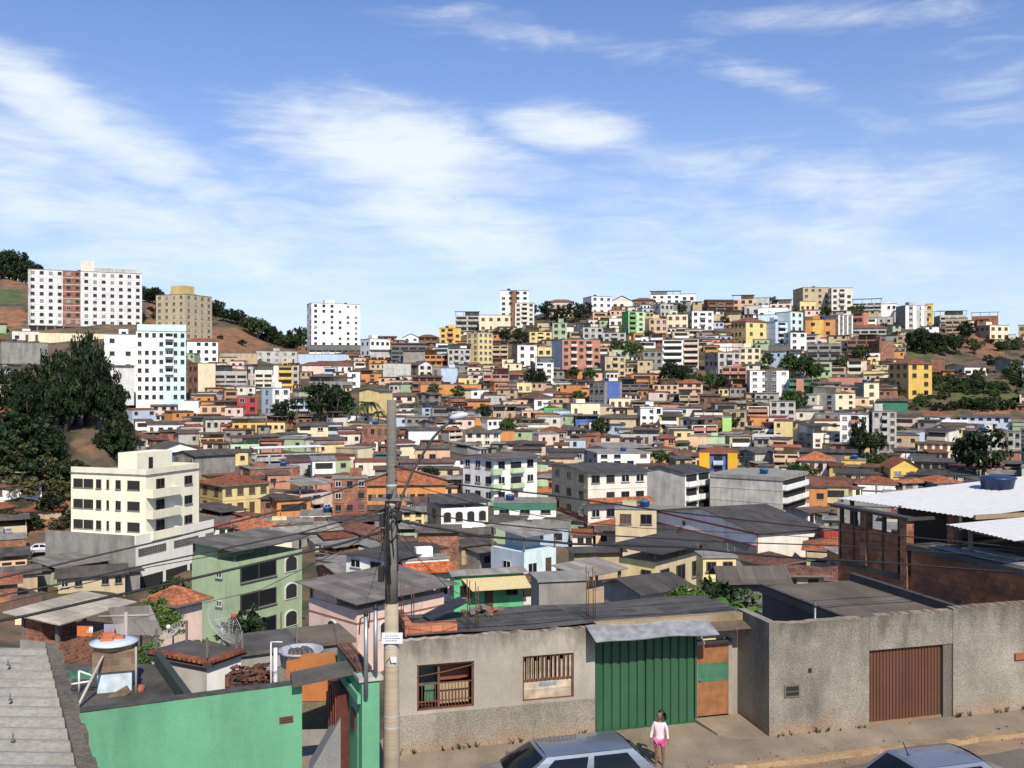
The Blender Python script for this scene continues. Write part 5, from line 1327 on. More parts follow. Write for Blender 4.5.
# ---- weeds and grit along the wall foot and the kerb
rw = random.Random(33); mb = MB(); gm = MB()
def tuft(c, hh, n=9):
    for i in range(n):
        a = rw.uniform(0, 6.28); d = Vector((math.cos(a), math.sin(a), 0)); ln = hh*rw.uniform(.5, 1.2); sd = Vector((-d.y, d.x, 0))*.012
        p1 = c+d*ln*.35+Vector((0, 0, ln*.7)); p2 = c+d*ln*.8+Vector((0, 0, ln)); mb.face([c-sd, c+sd, p1+sd, p1-sd]); mb.face([p1-sd, p1+sd, p2])
for i in range(70):
    u = rw.uniform(-.3, 20); v = (-.06 if u < 5.3 else (-1.5 if u > 9.9 else None))
    if v is None or 13 < u < 15.8: continue
    tuft(sp(u, v-rw.uniform(0, .06), .01), rw.uniform(.05, .18), 6)
for i in range(40): tuft(sp(rw.uniform(-1, 20), -2.85-rw.uniform(0, .1), -.1), rw.uniform(.04, .1), 5)
for i in range(26): tuft(Vector((-4.95-rw.uniform(0, .9), 21.9-rw.uniform(0, .5), EZ-9.62)), rw.uniform(.1, .35), 8)
tag(mb.build('weeds', LEAF, None, uv=False), 'sparse weeds along the foot of the street walls', 'weeds', kind='stuff')
for i in range(150):
    u = rw.uniform(-1, 20); v = rw.choice((-.1, -1.6)) if rw.random() < .3 else -2.9+rw.gauss(0, .28); s_ = rw.uniform(.012, .045)
    if v > -1.4 and u > 9.8: continue
    z = .005 if v > -2.8 else -.12; M = Matrix.Translation(sp(u, v, z)) @ Matrix.Rotation(rw.uniform(0, 6), 4, 'Z'); gm.box(-s_, -s_*.7, 0, s_, s_*.7, s_*.9, 0, M)
tag(gm.build('gravel', plain('grit', (.24, .19, .14)), None, uv=False), 'loose grit along the kerb and the wall foot', 'gravel', kind='stuff')
# ---- odds and ends lying on the flat roof
ro = random.Random(19)
for k, (u, v, w_, d_, lb) in enumerate(((1.1, 1.5, 1.2, .7, 'warped dark sheet leaning on the low brick parapet of the flat roof'),)):
    t = sth('loose_sheet', lb, 'board', u, v, 3.03); M = Matrix.Rotation(ro.uniform(-.5, .5), 4, 'Z') @ Matrix.Rotation(-.35 if k == 0 else -.03, 4, 'Y'); mb = MB(); mb.box(0, 0, 0, w_, d_, .03, 0, M)
    mb.build('sheet', [plain('sheet_black', (.03, .028, .026), noise=.4), plain('board_dark', (.07, .055, .042), noise=.4), plain('board_brown', (.15, .10, .06), noise=.4), plain('board_pale', (.26, .25, .23), noise=.4)][k], t)
for k, (u, v) in enumerate(((2.7, 2.3),)):
    t = sth('rubble_heap', 'small heap of broken brick and mortar on the flat roof of the grey house', 'rubble', u, v, 3.0); mb = MB()
    for i in range(22):
        a, r_ = ro.uniform(0, 6.28), abs(ro.gauss(0, .28)); M = Matrix.Translation((r_*math.cos(a)*1.4, r_*math.sin(a), max(.02, .2-r_*.4)*ro.uniform(.3, 1))) @ Matrix.Rotation(ro.uniform(0, 6), 4, 'Z') @ Matrix.Rotation(ro.uniform(-.6, .6), 4, 'X'); q = ro.uniform(.03, .08); mb.box(-q*1.5, -q, -q*.6, q*1.5, q, q*.6, ro.choice((0, 0, 1)), M)
    mb.build('rubble', [plain('rubble_grey', (.17, .15, .13)), plain('rubble_brick', (.28, .11, .06))], t)
# ---- rods
for k, (u, v, z, hh) in enumerate(((1.9, .5, 2.95, 1.5), (2.15, .55, 2.95, 1.3), (5.3, .5, 2.95, 1.6), (5.5, .5, 2.95, 1.55), (.25, 1.4, 2.95, 1.3), (.55, 1.5, 2.95, 1.2))):
    t = sth('rebar', 'rusty reinforcing rods standing up from the flat roof of the rough grey house', 'rebar', u, v, z, 'rebars on the grey roof')
    mb = MB(); mb.tube([(0, 0, -.1), (.01, .02, hh*.5), (-.01, .0, hh)], .014, 5); mb.tube([(.07, .02, -.1), (.07, .02, hh*.9)], .012, 5); mb.build('rod', RUSTB, t)

# ---- utility pole
PX, PD = wx(391.5, 22.3), 22.3
def pz(y): return wz(y, PD)-(EZ-9.7)
pole = thing('utility_pole', 'tall round concrete utility pole carrying a tangle of black cables', 'utility pole', (PX, PD, EZ-9.7))
mb = MB(); HT = pz(400)
zs = [-.5, 0, 1.5, 3, pz(603), 5.5, 7, 8, HT]
mb.tube([(0, 0, z) for z in zs[:5]], [.205-.0105*z for z in zs[:5]], 20, 0); mb.tube([(0, 0, z) for z in zs[4:]], [.203-.0105*z for z in zs[4:]], 20, 1)
mb.build('shaft', [plaster('pole_beige', (.36, .295, .21), stain=.5, grain=.2, bump=.2), plaster('pole_grey', (.17, .155, .135), stain=.5, grain=.25, bump=.3)], pole)
mb = MB()
for y in (486, 505, 520, 648, 665, 716, 727): mb.lathe([(.20-.0105*pz(y)+.012, 0), (.20-.0105*pz(y)+.012, .05)], 20, (0, 0, pz(y)))
mb.build('steel_band', plain('band_pale', (.42, .40, .36)), pole)
mb = MB(); mb.box(-.2, -.2, 3.72, .28, -.17, 3.97, 0)
for k, (z, a, b) in enumerate(((3.90, -.12, .2), (3.845, -.16, .24), (3.79, -.1, .16))):
    x = a
    while x < b-.02: w = .02+.03*((k*7+int(x*100)) % 3)/2; mb.box(x, -.204, z-.011, x+w, -.2, z+.011, 1); x += w+.014
mb.build('sign_plate', [plain('plate_white', (.66, .68, .70), noise=.1), plain('plate_ink', (.16, .20, .32))], pole)
mb = MB(); mb.box(.0, -.2, 3.28, .14, -.19, 3.42, 0); mb.tube([(-.1, -.205, 3.3), (-.02, -.205, 3.4), (.02, -.205, 3.27)], .008, 4, 1); mb.build('sticker', [plain('plate_white', ()), BLACK], pole)
mb = MB()
rc = random.Random(12)
for k in range(9):
    y = rc.uniform(498, 538); R_ = .2-.0105*pz(y); a = rc.uniform(0, 6.28); pts = []
    for i in range(13): t = a+i/12*6.28; pts.append((math.cos(t)*R_*rc.uniform(1.05, 1.6), math.sin(t)*R_*rc.uniform(1.05, 1.5), pz(y)+rc.uniform(-.22, .22)))
    mb.tube(pts, .012, 5)
for k in range(9):
    a = rc.uniform(-2.9, .1); y0, y1 = rc.uniform(488, 530), rc.uniform(545, 602); q = .22
    mb.tube([(math.cos(a)*q, math.sin(a)*q, pz(y0)), (math.cos(a)*q*1.15, math.sin(a)*q*1.1, pz((y0+y1)/2)), (math.cos(a+.2)*q, math.sin(a+.2)*q, pz(y1))], .010, 5)
mb.build('cable_tangle', BLACK, pole)
mb = MB(); mb.box(-.30, -.12, pz(581), -.17, .06, pz(566)); mb.box(-.26, -.2, pz(526), -.16, -.1, pz(514)); mb.box(.14, -.2, pz(519), .26, -.1, pz(510)); mb.build('junction_box', BLACK, pole)
mb = MB(); mb.box(-.06, -.35, pz(492), .06, .35, pz(489)); mb.box(-.45, -.2, pz(500), .45, -.13, pz(497)); mb.build('crossarm', M_POST, pole)
for dx in (-.4, -.15, .18, .42):
    mb = MB(); mb.lathe([(.03, 0), (.05, .02), (.03, .05), (.05, .07), (.02, .12), (0, .12)], 10, (dx, -.165, pz(497))); mb.build('insulator', plain('insulator_grey', (.2, .19, .18), rough=.3), pole)
lamp = thing('street_lamp', 'pale street lamp on a curved grey arm clamped to the utility pole', 'street lamp', PT(398, 512, 22.2))
mb = MB(); A0 = PT(398, 512, 22.2)
arm = [(397, 514, 22.2), (403, 494, 22.1), (411, 475, 21.9), (421, 457, 21.7), (433, 438, 21.4), (443, 427, 21.2), (452, 421, 21)]
mb.tube([PT(*q)-A0 for q in arm], .032, 10); mb.build('arm', plain('arm_grey', (.11, .105, .10), rough=.6), lamp)
mb = MB(); c = PT(459, 416, 20.9)-A0; M = Matrix.Translation(c) @ Matrix.Rotation(rad(-12), 4, 'Y') @ Matrix.Rotation(rad(90), 4, 'Y')
mb.lathe([(0, -.21), (.04, -.20), (.065, -.1), (.075, .05), (.055, .15), (.025, .20), (0, .21)], 14, M=M); mb.build('lamp_head', plain('lamp_white', (.48, .51, .56), rough=.35), lamp)
# cables
def cable(label, pts, r=.018, sag=0, nm='cable'):
    P3 = [PT(*q) for q in pts]; out = []
    for a, b in zip(P3, P3[1:]):
        for i in range(8): t = i/8; out.append(a.lerp(b, t)-Vector((0, 0, sag*4*t*(1-t))))
    out.append(P3[-1]); mb = MB(); mb.tube([p-out[0] for p in out], r, 5)
    o = mb.build(nm, BLACK, None, out[0], uv=False); tag(o, label, 'cable', 'cables strung from the utility pole'); return o
CB = [('topmost cable running left from the pole past the cream block', [(388, 474, 22.2), (282, 510, 21.5), (160, 541, 20.5), (0, 578, 19), (-160, 612, 18)], .02),
 ('second cable left of the pole, crossing the cream block shop front', [(388, 508, 22.2), (300, 533, 21.5), (160, 562, 20), (75, 581, 19), (0, 596, 18.4), (-160, 628, 17)], .018),
 ('thin companion cable just under the second left-hand cable', [(388, 512, 22.2), (280, 544, 21), (150, 567, 20), (60, 590, 19), (-160, 640, 17)], .010),
 ('thick lower cable left of the pole, crossing the laundry house roof', [(388, 530, 22.2), (340, 544, 21.5), (200, 577, 20), (87, 602, 18.5), (26, 616, 17.8), (-160, 650, 16)], .03),
 ('upper cable running right from the pole, crossing the green-balcony block', [(395, 466, 22.2), (462, 485, 22.8), (550, 495, 23.6), (656, 510, 25), (780, 524, 26.5), (1024, 548, 30), (1250, 566, 33)], .020),
 ('sagging middle cable right of the pole over the light blue house', [(395, 508, 22.2), (470, 521, 22.8), (600, 535, 24), (725, 542, 25.4), (850, 546, 27), (1024, 558, 30), (1250, 572, 33)], .017),
 ('lowest thick cable right of the pole, over the yellow house roof', [(395, 520, 22.2), (480, 536, 22.8), (575, 544, 23.8), (682, 547, 25), (768, 556, 26), (888, 563, 28), (1024, 573, 30), (1250, 588, 33)], .030),
 ('thin cable right of the pole between the upper and middle ones', [(395, 480, 22.2), (470, 502, 22.8), (560, 520, 23.8), (640, 528, 25), (760, 534, 26.5), (900, 543, 28.5), (1024, 551, 30), (1250, 560, 33)], .009)]
CB += [('thin house drop wire from the pole to the sage green house', [(386, 522, 22.2), (330, 560, 45), (296, 556, 95)], .010),
 ('thin house drop wire from the pole to the pale pink house', [(387, 530, 22.2), (372, 585, 40), (362, 612, 84)], .010),
 ('thin house drop wire from the pole to the orange awning house', [(396, 525, 22.2), (418, 556, 50), (440, 561, 110)], .010),
 ('thin house drop wire from the pole to the mint green house', [(396, 515, 22.2), (440, 548, 45), (485, 566, 110)], .010),
 ('thin house drop wire from the pole towards the laundry house', [(386, 528, 22.2), (260, 590, 30), (122, 622, 50)], .010),
 ('thin drop wire from the pole down to the grey street house roof', [(395, 535, 22.2), (450, 590, 24), (492, 606, 25.6)], .008)]
for l_, p_, r_ in CB: cable(l_, p_, r_)

# ---- mint wall, gateway, pipes on the left
A, B = Vector((-11.6, 18.95, 0)), Vector((-4.83, 22.08, 0)); dv = (B-A); ang = math.atan2(dv.y, dv.x)
mw = thing('yard_wall', 'plain mint green yard wall with one small air brick', 'wall', (A.x, A.y, EZ-9.75), ang)
mb = MB(); Lw = dv.length
ragged(mb, 0, Lw, -.3, 2.85, 0, .22, .012, step=.3)
mb.build('wall', MINT, mw)
mb = MB(); mb.box(0, -.01, 2.863, Lw, .23, 2.9); mb.build('coping', plain('coping_dark', (.06, .06, .05), noise=.4), mw)
mb = MB(); mb.box(Lw-.52, -.012, 2.0, Lw-.2, .0, 2.16, 0)
for i in range(3): mb.box(Lw-.5, -.016, 2.02+i*.045, Lw-.22, -.011, 2.045+i*.045, 1)
mb.build('air_brick', [plain('airbrick', (.16, .07, .05)), M_HOLE], mw)
gw = thing('gateway', 'mint green gateway pillar with dark red door beside the utility pole', 'gateway', (wx(362, 21.6), 21.6, EZ-9.75), rad(22))
mb = MB(); mb.box(0, 0, -.3, .40, .35, 3.05); mb.box(-.02, .35, -.3, .18, 2.6, 3.2); mb.box(-.10, .02, 2.55, -.022, 2.6, 2.75); mb.build('wall', MINT, gw)
mb = MB(); mb.box(-.08, -.06, 3.051, .48, .5, 3.14); mb.build('pillar_cap', plain('cap_grey', (.40, .38, .34), noise=.3), gw)
mb = MB(); mb.box(-.30, 1.3, -.3, -.022, 2.4, 2.5); mb.build('door', plain('oxblood', (.10, .025, .02), noise=.3), gw)
mb = MB()
for i in range(4): mb.box(-.33, 1.35+i*.26, 0, -.301, 1.45+i*.26, 2.4)
mb.build('door_slat', plain('oxblood_light', (.19, .06, .04), noise=.3), gw)
mb = MB(); mb.box(-.05, .55, 1.75, -.021, .95, 2.2); mb.build('wall_box', plain('box_red', (.10, .03, .025)), gw)
mb = MB(); mb.box(-.06, .3, 3.201, .3, 2.5, 3.28); mb.build('tile_edge', M_TILED, gw)
lt = thing('lintel', 'dark concrete lintel slab bridging the passage beside the mint green wall', 'lintel', PT(296, 679, 22.0), rad(17))
mb = MB(); mb.slab([(-.1, -.25, .0), (1.3, -.25, .18), (1.3, .5, .2), (-.1, .5, .02)], .12); mb.build('slab', SLAB, lt)
for px, y0, y1, D, lb in ((366, 616, 698, 21.55, 'left-hand galvanised service pipe rising from the mint green gateway'), (375.5, 610, 678, 21.7, 'right-hand galvanised service pipe rising from the mint green gateway')):
    t = thing('service_pipe', lb, 'pipe', PT(px, y1, D)); hh = (y1-y0)*D/F; mb = MB(); mb.tube([(0, 0, 0), (0, 0, hh)], .05, 10); mb.build('pipe', GALV, t)
    mb = MB(); mb.lathe([(.055, 0), (.06, .05), (.03, .12), (0, .12)], 10, (0, 0, hh)); mb.tube([(0, 0, hh), (-.12, -.05, hh-.05), (-.15, -.05, hh-.4)], .015, 5); mb.build('pipe_cap', BLACK, t)
ow_ = thing('stair_wall', 'orange rendered stair wall with black mould behind the mint green wall', 'wall', PT(300, 726, 24.2), rad(4))
mb = MB(); mb.box(0, 0, .62, 1.0, .3, 1.75, 0); mb.box(0, .02, -.1, 1.0, .3, .62, 1); mb.box(-.35, .05, 1.2, .0, .3, 1.62, 0); mb.build('wall', [ORW, plaster('mould_wall', (.20, .16, .10), stain=.8, patch=.5, grain=.3)], ow_)
rp = thing('stair_ramp', 'sloping grey concrete stair side in the narrow passage', 'stairs', PT(308, 772, 22.4), rad(10))
mb = MB(); P_ = [(0, 0), (.75, 0), (.75, 1.3)]
mb.face([(x, 0, z-.1) for x, z in P_]); mb.face([(x, .9, z-.1) for x, z in P_][::-1])
for (a, b), (c, d) in zip(P_, P_[1:]+P_[:1]): mb.face([(a, .0, b-.1), (a, .9, b-.1), (c, .9, d-.1), (c, 0, d-.1)])
mb.build('ramp', plaster('ramp_grey', (.25, .25, .25), grain=.2, bump=.3), rp)

# ---- the terrace with the water tank behind the mint wall
tr = thing('terrace_house', 'dark flat-roofed terrace house behind the mint green wall', 'house', (-12.0, 25.0, EZ-12))
TP = [(-12.6, 18.95), (-7.3, 21.25), (-8.15, 25.4), (-11.3, 30.9), (-19, 30.9)]
def prism(mb, pts, z0, z1, mi=0):
    mb.face([(x, y, z1) for x, y in pts], mi)
    for (a, b), (c, d) in zip(pts, pts[1:]+pts[:1]): mb.face([(a, b, z0), (c, d, z0), (c, d, z1), (a, b, z1)], mi)
mb = MB(); prism(mb, [(x+12, y-25) for x, y in TP], -3, 2.86); mb.build('wall', wallmat('gy'), tr)
mb = MB(); prism(mb, [(x+12, y-25) for x, y in TP], 2.862, 2.98); mb.build('roof', SLAB, tr)
mb = MB()
for (a, b), (c, d) in ((TP[2], TP[3]),):
    e = Vector((c-a, d-b, 0)); n_ = Vector((-e.y, e.x, 0)).normalized()*.2
    prism(mb, [(a+12, b-25), (c+12, d-25), (c+12+n_.x, d-25+n_.y), (a+12+n_.x, b-25+n_.y)], 2.981, 3.4)
mb.build('parapet', plaster('green_black', (.035, .05, .04), stain=.4), tr)
TZ = EZ-9.02
st = thing('tank_stand', 'white-blue and brick stand under the round water tank on the terrace', 'stand', (wx(116, 28.5), 28.5, TZ), rad(18))
mb = MB(); mb.box(-.48, -.4, -.02, .46, .45, .62); mb.build('base', plain('pale_blue_wash', (.50, .58, .62), noise=.25), st)
mb = MB(); mb.box(-.60, -.5, .62, .58, .55, 1.18); mb.build('brick_body', brick('tan_brick', (.34, .24, .15), (.24, .16, .10), (.3, .25, .2), near=True), st)
wt = thing('water_tank', 'round pale water tank with a flat blue-grey lid on the terrace stand', 'water tank', (wx(114, 28.5), 28.5, TZ+1.18))
mb = MB(); mb.lathe([(0, 0), (.55, 0), (.62, .18)], 24); mb.build('tank_body', plain('tank_tan', (.33, .26, .18), noise=.3), wt)
mb = MB(); mb.lathe([(.67, .17), (.69, .21), (.4, .27), (0, .29)], 28); mb.build('lid', plain('lid_blue', (.50, .58, .66), rough=.4, noise=.15), wt)
for k, (dx, dy, a) in enumerate(((-.12, -.2, .2), (-.3, .05, 1.2), (.12, .02, .1), (-.08, .12, .9), (-.15, -.05, .5))):
    t = thing('hollow_brick', 'loose orange hollow brick lying on the round tank lid', 'brick', (wx(114, 28.5)+dx, 28.5+dy, TZ+1.18+.27+(.1 if k == 4 else 0)), a, 'bricks on the tank lid')
    mb = MB(); mb.box(-.17, -.1, 0, .17, .1, .1); mb.build('brick_block', plain('brick_orange', (.46, .14, .06)), t)
    mb = MB(); mb.box(-.172, -.07, .02, -.1701, .07, .08); mb.build('brick_hole', M_HOLE, t)
t = thing('leaning_pole', 'pale wooden pole leaning against the terrace water tank', 'pole', PT(74, 714, 26.5)); mb = MB(); e = PT(103, 656, 27.9)-PT(74, 714, 26.5); mb.tube([(0, 0, 0), e], .04, 8); mb.build('pole', plain('pale_wood', (.42, .38, .33)), t)
t = thing('leaning_board', 'brown plank propped against the foot of the tank stand', 'plank', PT(106, 707, 27.6), rad(20)); mb = MB(); M = Matrix.Rotation(rad(-28), 4, 'Y'); mb.box(0, 0, 0, .75, .08, .22, 0, M); mb.build('plank', plain('old_brown_wood', (.18, .13, .08), noise=.4), t)
t = thing('bucket', 'small rust-red bucket beside the tank stand', 'bucket', PT(140, 696, 28.2)); mb = MB(); mb.lathe([(0, 0), (.1, 0), (.14, .3), (.12, .3), (.09, .03)], 14); mb.build('pail', plain('bucket_red', (.28, .08, .05)), t)
t = thing('pipe_frame', 'white plastic pipe frame standing on the terrace', 'pipe', PT(78, 692, 28.0)); o0 = PT(78, 692, 28); mb = MB()
for a, b in (((79, 692), (79, 671)), ((79, 671), (93, 676)), ((60, 686), (92, 681))): mb.tube([PT(*a, 28)-o0, PT(*b, 28)-o0], .03, 8)
mb.build('pipe', plain('pvc_white', (.62, .62, .62), rough=.4), t)
t = thing('tall_pipe', 'thin upright mast behind the terrace water tank', 'mast', PT(126, 660, 32)); mb = MB(); mb.tube([(0, 0, -1), (0, 0, 1.6)], .07, 8); mb.build('mast', plain('mast_pale', (.33, .29, .25)), t); mb = MB(); mb.tube([(-.9, 0, 1.45), (.8, 0, 1.5)], .04, 6); mb.build('crossbar', plain('mast_pale', ()), t)
t = thing('side_post', 'thin pale post at the right edge of the tank stand', 'post', PT(136, 700, 28)); mb = MB(); mb.tube([(0, 0, 0), (0, 0, 1.55)], .035, 8); mb.build('post', plain('mast_pale', ()), t)
t = thing('green_tarp', 'crumpled green tarpaulin heap on the terrace corner', 'tarpaulin', PT(76, 684, 29.5)); mb = MB(); rt = random.Random(4); G_ = [[(-.62+.124*i, -.2+.1*j, .0 if i in (0, 10) or j in (0, 4) else rt.uniform(.2, .5)) for j in range(5)] for i in range(11)]
for i in range(10):
    for j in range(4): mb.face([G_[i][j], G_[i+1][j], G_[i+1][j+1], G_[i][j+1]], 0, True)
mb.build('sheet', plain('tarp_green', (.04, .16, .09), noise=.3), t)
# ---- nearest fibre-cement roof at the lower left
nh = thing('neighbour_house', 'house under a grey corrugated fibre-cement roof in the bottom left corner', 'house', (-7.5, 7.0, EZ-5.2))
o0 = Vector((-7.5, 7.0, EZ-5.2)); mb = MB(); D0, D1, p = 4.4, 8.95, .215; n = int((D1-D0)/(p/8))
def edge(D): return -2.84-(D-6.3)*.5615
def zr_(D): return EZ-2.53+(D-6.3)*.025
for i in range(n):
    a, b = D0+(D1-D0)*i/n, D0+(D1-D0)*(i+1)/n
    za, zb_ = .024*math.sin(2*math.pi*a/p), .024*math.sin(2*math.pi*b/p)
    f = [Vector((-12, a+.35, zr_(a)+za))-o0, Vector((edge(a), a, zr_(a)+za))-o0, Vector((edge(b), b, zr_(b)+zb_))-o0, Vector((-12, b+.35, zr_(b)+zb_))-o0]
    mb.face(f, 0, True); mb.face([q-Vector((0, 0, .01)) for q in f][::-1], 0, True)
mb.build('roof', plaster('fibre_cement_near', (.255, .24, .21), stain=.5, bump=.25, patch=.3, grain=.22), nh)
mb = MB()
for i in range(23):
    a, b = D0+(D1-D0)*i/23, D0+(D1-D0)*(i+1.03)/23; w_ = .10+.02*math.sin(i*2.2)
    f = [Vector((edge(a)-.02, a, zr_(a)+.06))-o0, Vector((edge(a)+w_, a, zr_(a)+.045))-o0, Vector((edge(b)+w_, b, zr_(b)+.045))-o0, Vector((edge(b)-.02, b, zr_(b)+.06))-o0]
    mb.slab(f, .16)
mb.build('barge_board', plaster('barge_old', (.17, .145, .11), stain=.6, grain=.4, bump=.6), nh)
for px, py, D in ((8, 671, 8.35), (10, 707, 7.5), (13, 747, 6.7)):
    mb = MB(); q = Vector((wx(px, D), D, zr_(D)+.03))-o0; mb.lathe([(.016, 0), (.012, .01), (.005, .014), (.005, .05), (0, .055)], 8, q); mb.build('roof_bolt', M_FRD, nh)
mb = MB(); mb.box(-4.4, -2.4, -8, edge(8.6)+7.5-.3, 1.3, 2.55); mb.build('wall', wallmat('gy'), nh)

# ---- the dish shed and dishes
h = house(176, 207, 241, 667, 704, 'wh', 'f', 0, 0, 'n', D=30.5, phi=44, c2='lg', bands=0, raw=1, rm=SLAB); h.c = (208, 680); h.short, h.full = 'dish shed', 'small whitish stair shed edged with roof tiles below the big mesh dish'; h.cat = 'shed'
mb = MB()
for i in range(9):
    mb.box(-.22, h.d*i/9, h.zt+.15, .12, h.d*(i+.9)/9, h.zt+.24)
    mb.box(h.w*i/9, -.24, h.zt+.15, h.w*(i+.9)/9, .1, h.zt+.24)
mb.build('tile_edge', M_TILE, h.root)
h.root.name = 'stair_shed'
def dish(name, label, c, axis, R_, mast_h, wire, wn=24, rn=9, ball=True):
    root = thing(name, label, 'satellite dish', c-Vector((0, 0, mast_h))); ax = Vector(axis).normalized(); q = ax.to_track_quat('Z', 'Y').to_matrix().to_4x4(); M = Matrix.Translation((0, 0, mast_h)) @ q
    f = R_*.8; mb = MB()
    def pp(r, a): return M @ Vector((r*math.cos(a), r*math.sin(a), r*r/(4*f)-R_*R_/(4*f)*.5))
    for k in range(wn): a = 2*math.pi*k/wn; mb.tube([pp(R_*t/5, a) for t in range(6)], wire*(1.5 if k % 3 == 0 else .8), 4)
    for j in range(1, rn+1): mb.tube([pp(R_*j/rn, 2*math.pi*k/32) for k in range(33)], wire*(2 if j == rn else .8), 4, caps=False)
    mb.build('mesh_reflector', plain('mesh_grey', (.42, .42, .41), rough=.5), root, uv=False)
    mb = MB(); F_ = M @ Vector((0, 0, f*.85))
    for k in range(3): mb.tube([pp(R_*.75, 2*math.pi*k/3+.5), F_], wire*1.4, 5)
    mb.build('feed_strut', plain('strut_white', (.6, .6, .58)), root, uv=False)
    mb = MB(); mb.lathe([(0, -.10), (.07, -.07), (.09, 0), (.07, .07), (0, .10)], 12, F_); mb.build('feed_horn', plain('feed_red', (.42, .05, .04)) if ball else M_FRW, root, uv=False)
    mb = MB(); mb.tube([(0, 0, -.3), (0, 0, mast_h-.1), M @ Vector((0, 0, -.15))], .04, 8); mb.build('mast', GALV, root, uv=False)
    return root
dish('satellite_dish', 'large round mesh satellite dish with a red feed above the stair shed', PT(222, 625, 33), (.80, -.15, .60), .80, 1.0, .0042, 40, 14)
dish('satellite_dish', 'smaller tilted white mesh dish to the left of the large mesh dish', PT(173, 632, 36), (-.5, -.35, .75), .40, .6, .006, 18, 6, ball=False)
# ---- round tank on the right of the shed, and cluttered flat roofs
h = house(236, 240, 300, 656, 712, 'gy', 'f', 0, 0, 'n', D=36, d=6, raw=1, rm=SLAB); h.c = (262, 665); h.short, h.full = 'cluttered slab', 'dark flat-roofed house cluttered with rubble behind the mint green wall'
h = house(296, 300, 352, 648, 712, 'gy', 'f', 0, 0, 'n', D=38, d=5, c2='org', raw=1, rm=SLABB); h.c = (330, 652); h.short, h.full = 'low slab roof', 'low concrete roof with orange edge behind the orange stair wall'
ts = thing('tank_stand', 'rough concrete block stand under the open grey tank', 'stand', PT(301, 688, 30)); mb = MB(); mb.box(-.62, -.6, 0, .6, .6, .72); mb.build('block', plaster('stand_conc', (.22, .19, .16), stain=.6, grain=.3, bump=.4), ts)
wt = thing('water_tank', 'open grey-blue water tank with dirt inside on a rough block', 'water tank', PT(301, 688, 30)+Vector((0, 0, .72))); mb = MB(); mb.lathe([(0, 0), (.60, 0), (.66, .42), (.70, .44), (.69, .5), (.63, .5), (.60, .34), (0, .33)], 26); mb.build('tank_body', plain('tank_greyblue', (.34, .36, .40), noise=.25), wt)
mb = MB(); rt = random.Random(8)
for k in range(16): a, b = rt.uniform(0, 6.28), rt.uniform(0, .45); mb.lathe([(.12, 0), (.09, .08), (0, .13)], 6, (b*math.cos(a), b*math.sin(a), .36))
mb.build('rubble', plain('rubble_dark', (.07, .06, .05)), wt)
for px, y0, y1, D, lb in ((275.5, 648, 686, 27, 'thick white plastic vent pipe above the mint green wall'), (271, 642, 684, 29, 'thin white pipe left of the thick vent pipe')):
    t = thing('vent_pipe', lb, 'pipe', PT(px, y1, D)); hh = (y1-y0)*D/F; mb = MB(); mb.tube([(0, 0, -1), (0, 0, hh)], .055 if px > 275 else .022, 10); mb.build('pipe', plain('pvc_white', ()), t)
    if px < 275: mb = MB(); mb.tube([(0, 0, hh), (.35, 0, hh)], .022, 8); mb.build('elbow', plain('pvc_white', ()), t)
rt = random.Random(77)
for k, (px, py, D) in enumerate(((246, 676, 28), (254, 678, 29), (263, 674, 30), (240, 668, 31), (258, 668, 32), (283, 672, 31))):
    t = thing('tile_heap', 'heap of broken roof tiles on the flat roofs beside the dish shed', 'tiles', PT(px, py+6, D), k, 'tile heaps by the dish shed'); mb = MB()
    for i in range(16):
        M = Matrix.Translation((rt.uniform(-.35, .35), rt.uniform(-.2, .2), rt.uniform(0, .28))) @ Matrix.Rotation(rt.uniform(0, 6), 4, 'Z') @ Matrix.Rotation(rt.uniform(-.7, .7), 4, 'X'); mb.box(-.16, -.08, 0, .16, .08, .025, 0, M)
    mb.box(-.4, -.25, -.6, .4, .25, .02); mb.build('tiles', M_TILED, t)
# laundry and second sheet by the laundry house
q = byshort('laundry house')
def hang(px, py, D, w, hh, col, label):
    o = PT(px, py, D); mb = MB(); n = 6
    for i in range(n):
        a, b = w*i/n, w*(i+1)/n; f = [(a, .03*math.sin(i*2.), -hh), (b, .03*math.sin((i+1)*2.), -hh*.97), (b, .02*math.sin((i+1)*1.3), 0), (a, .02*math.sin(i*1.3), 0)]
        mb.face(f, 0, True); mb.face([(x, y+.01, z) for x, y, z in f][::-1], 0, True)
    x = mb.build('laundry', plain('cloth_'+label.split()[0], col, rough=.9), None, o); tag(x, label, 'laundry', 'laundry under the pale sheet roof')
D_ = 50.5
hang(77, 626, D_, .8, .55, (.55, .16, .04), 'orange cloth hanging under the pale sheet roof'); hang(87, 627, D_, .3, .3, (.75, .75, .75), 'white cloth hanging next to the orange laundry')
hang(104, 624, D_, .55, .5, (.30, .28, .38), 'mauve cloth hanging at the right end of the laundry line'); hang(114, 620, D_, .3, .6, (.30, .05, .06), 'dark red cloth hanging at the far right of the laundry')
t = thing('lean_to', 'grey metal sheet lean-to roof right of the laundry house', 'shelter', PT(122, 650, 47), rad(14)); mb = MB(); mb.slab([(-.1, -.8, .95), (2.0, -.8, .85), (1.1, 1.7, 1.75), (-.9, 1.7, 1.75)], .04); mb.build('sheet', M_SHEETL, t)
mb = MB()
for x, y, z in ((.1, -.6, .9), (1.6, -.6, .85), (.7, 1.5, 1.6), (-.5, 1.5, 1.6)): mb.box(x-.05, y-.05, -2.5, x+.05, y+.05, z)
mb.build('post', M_POST, t)
reg(house(158, 176, 202, 604, 630, 'pk', 'to', 0, 0, 'n', D=64, phi=40, rise=.9, raw=1), 'orange-tiled shed|small shed under a bright orange tiled roof left of the sage green house')
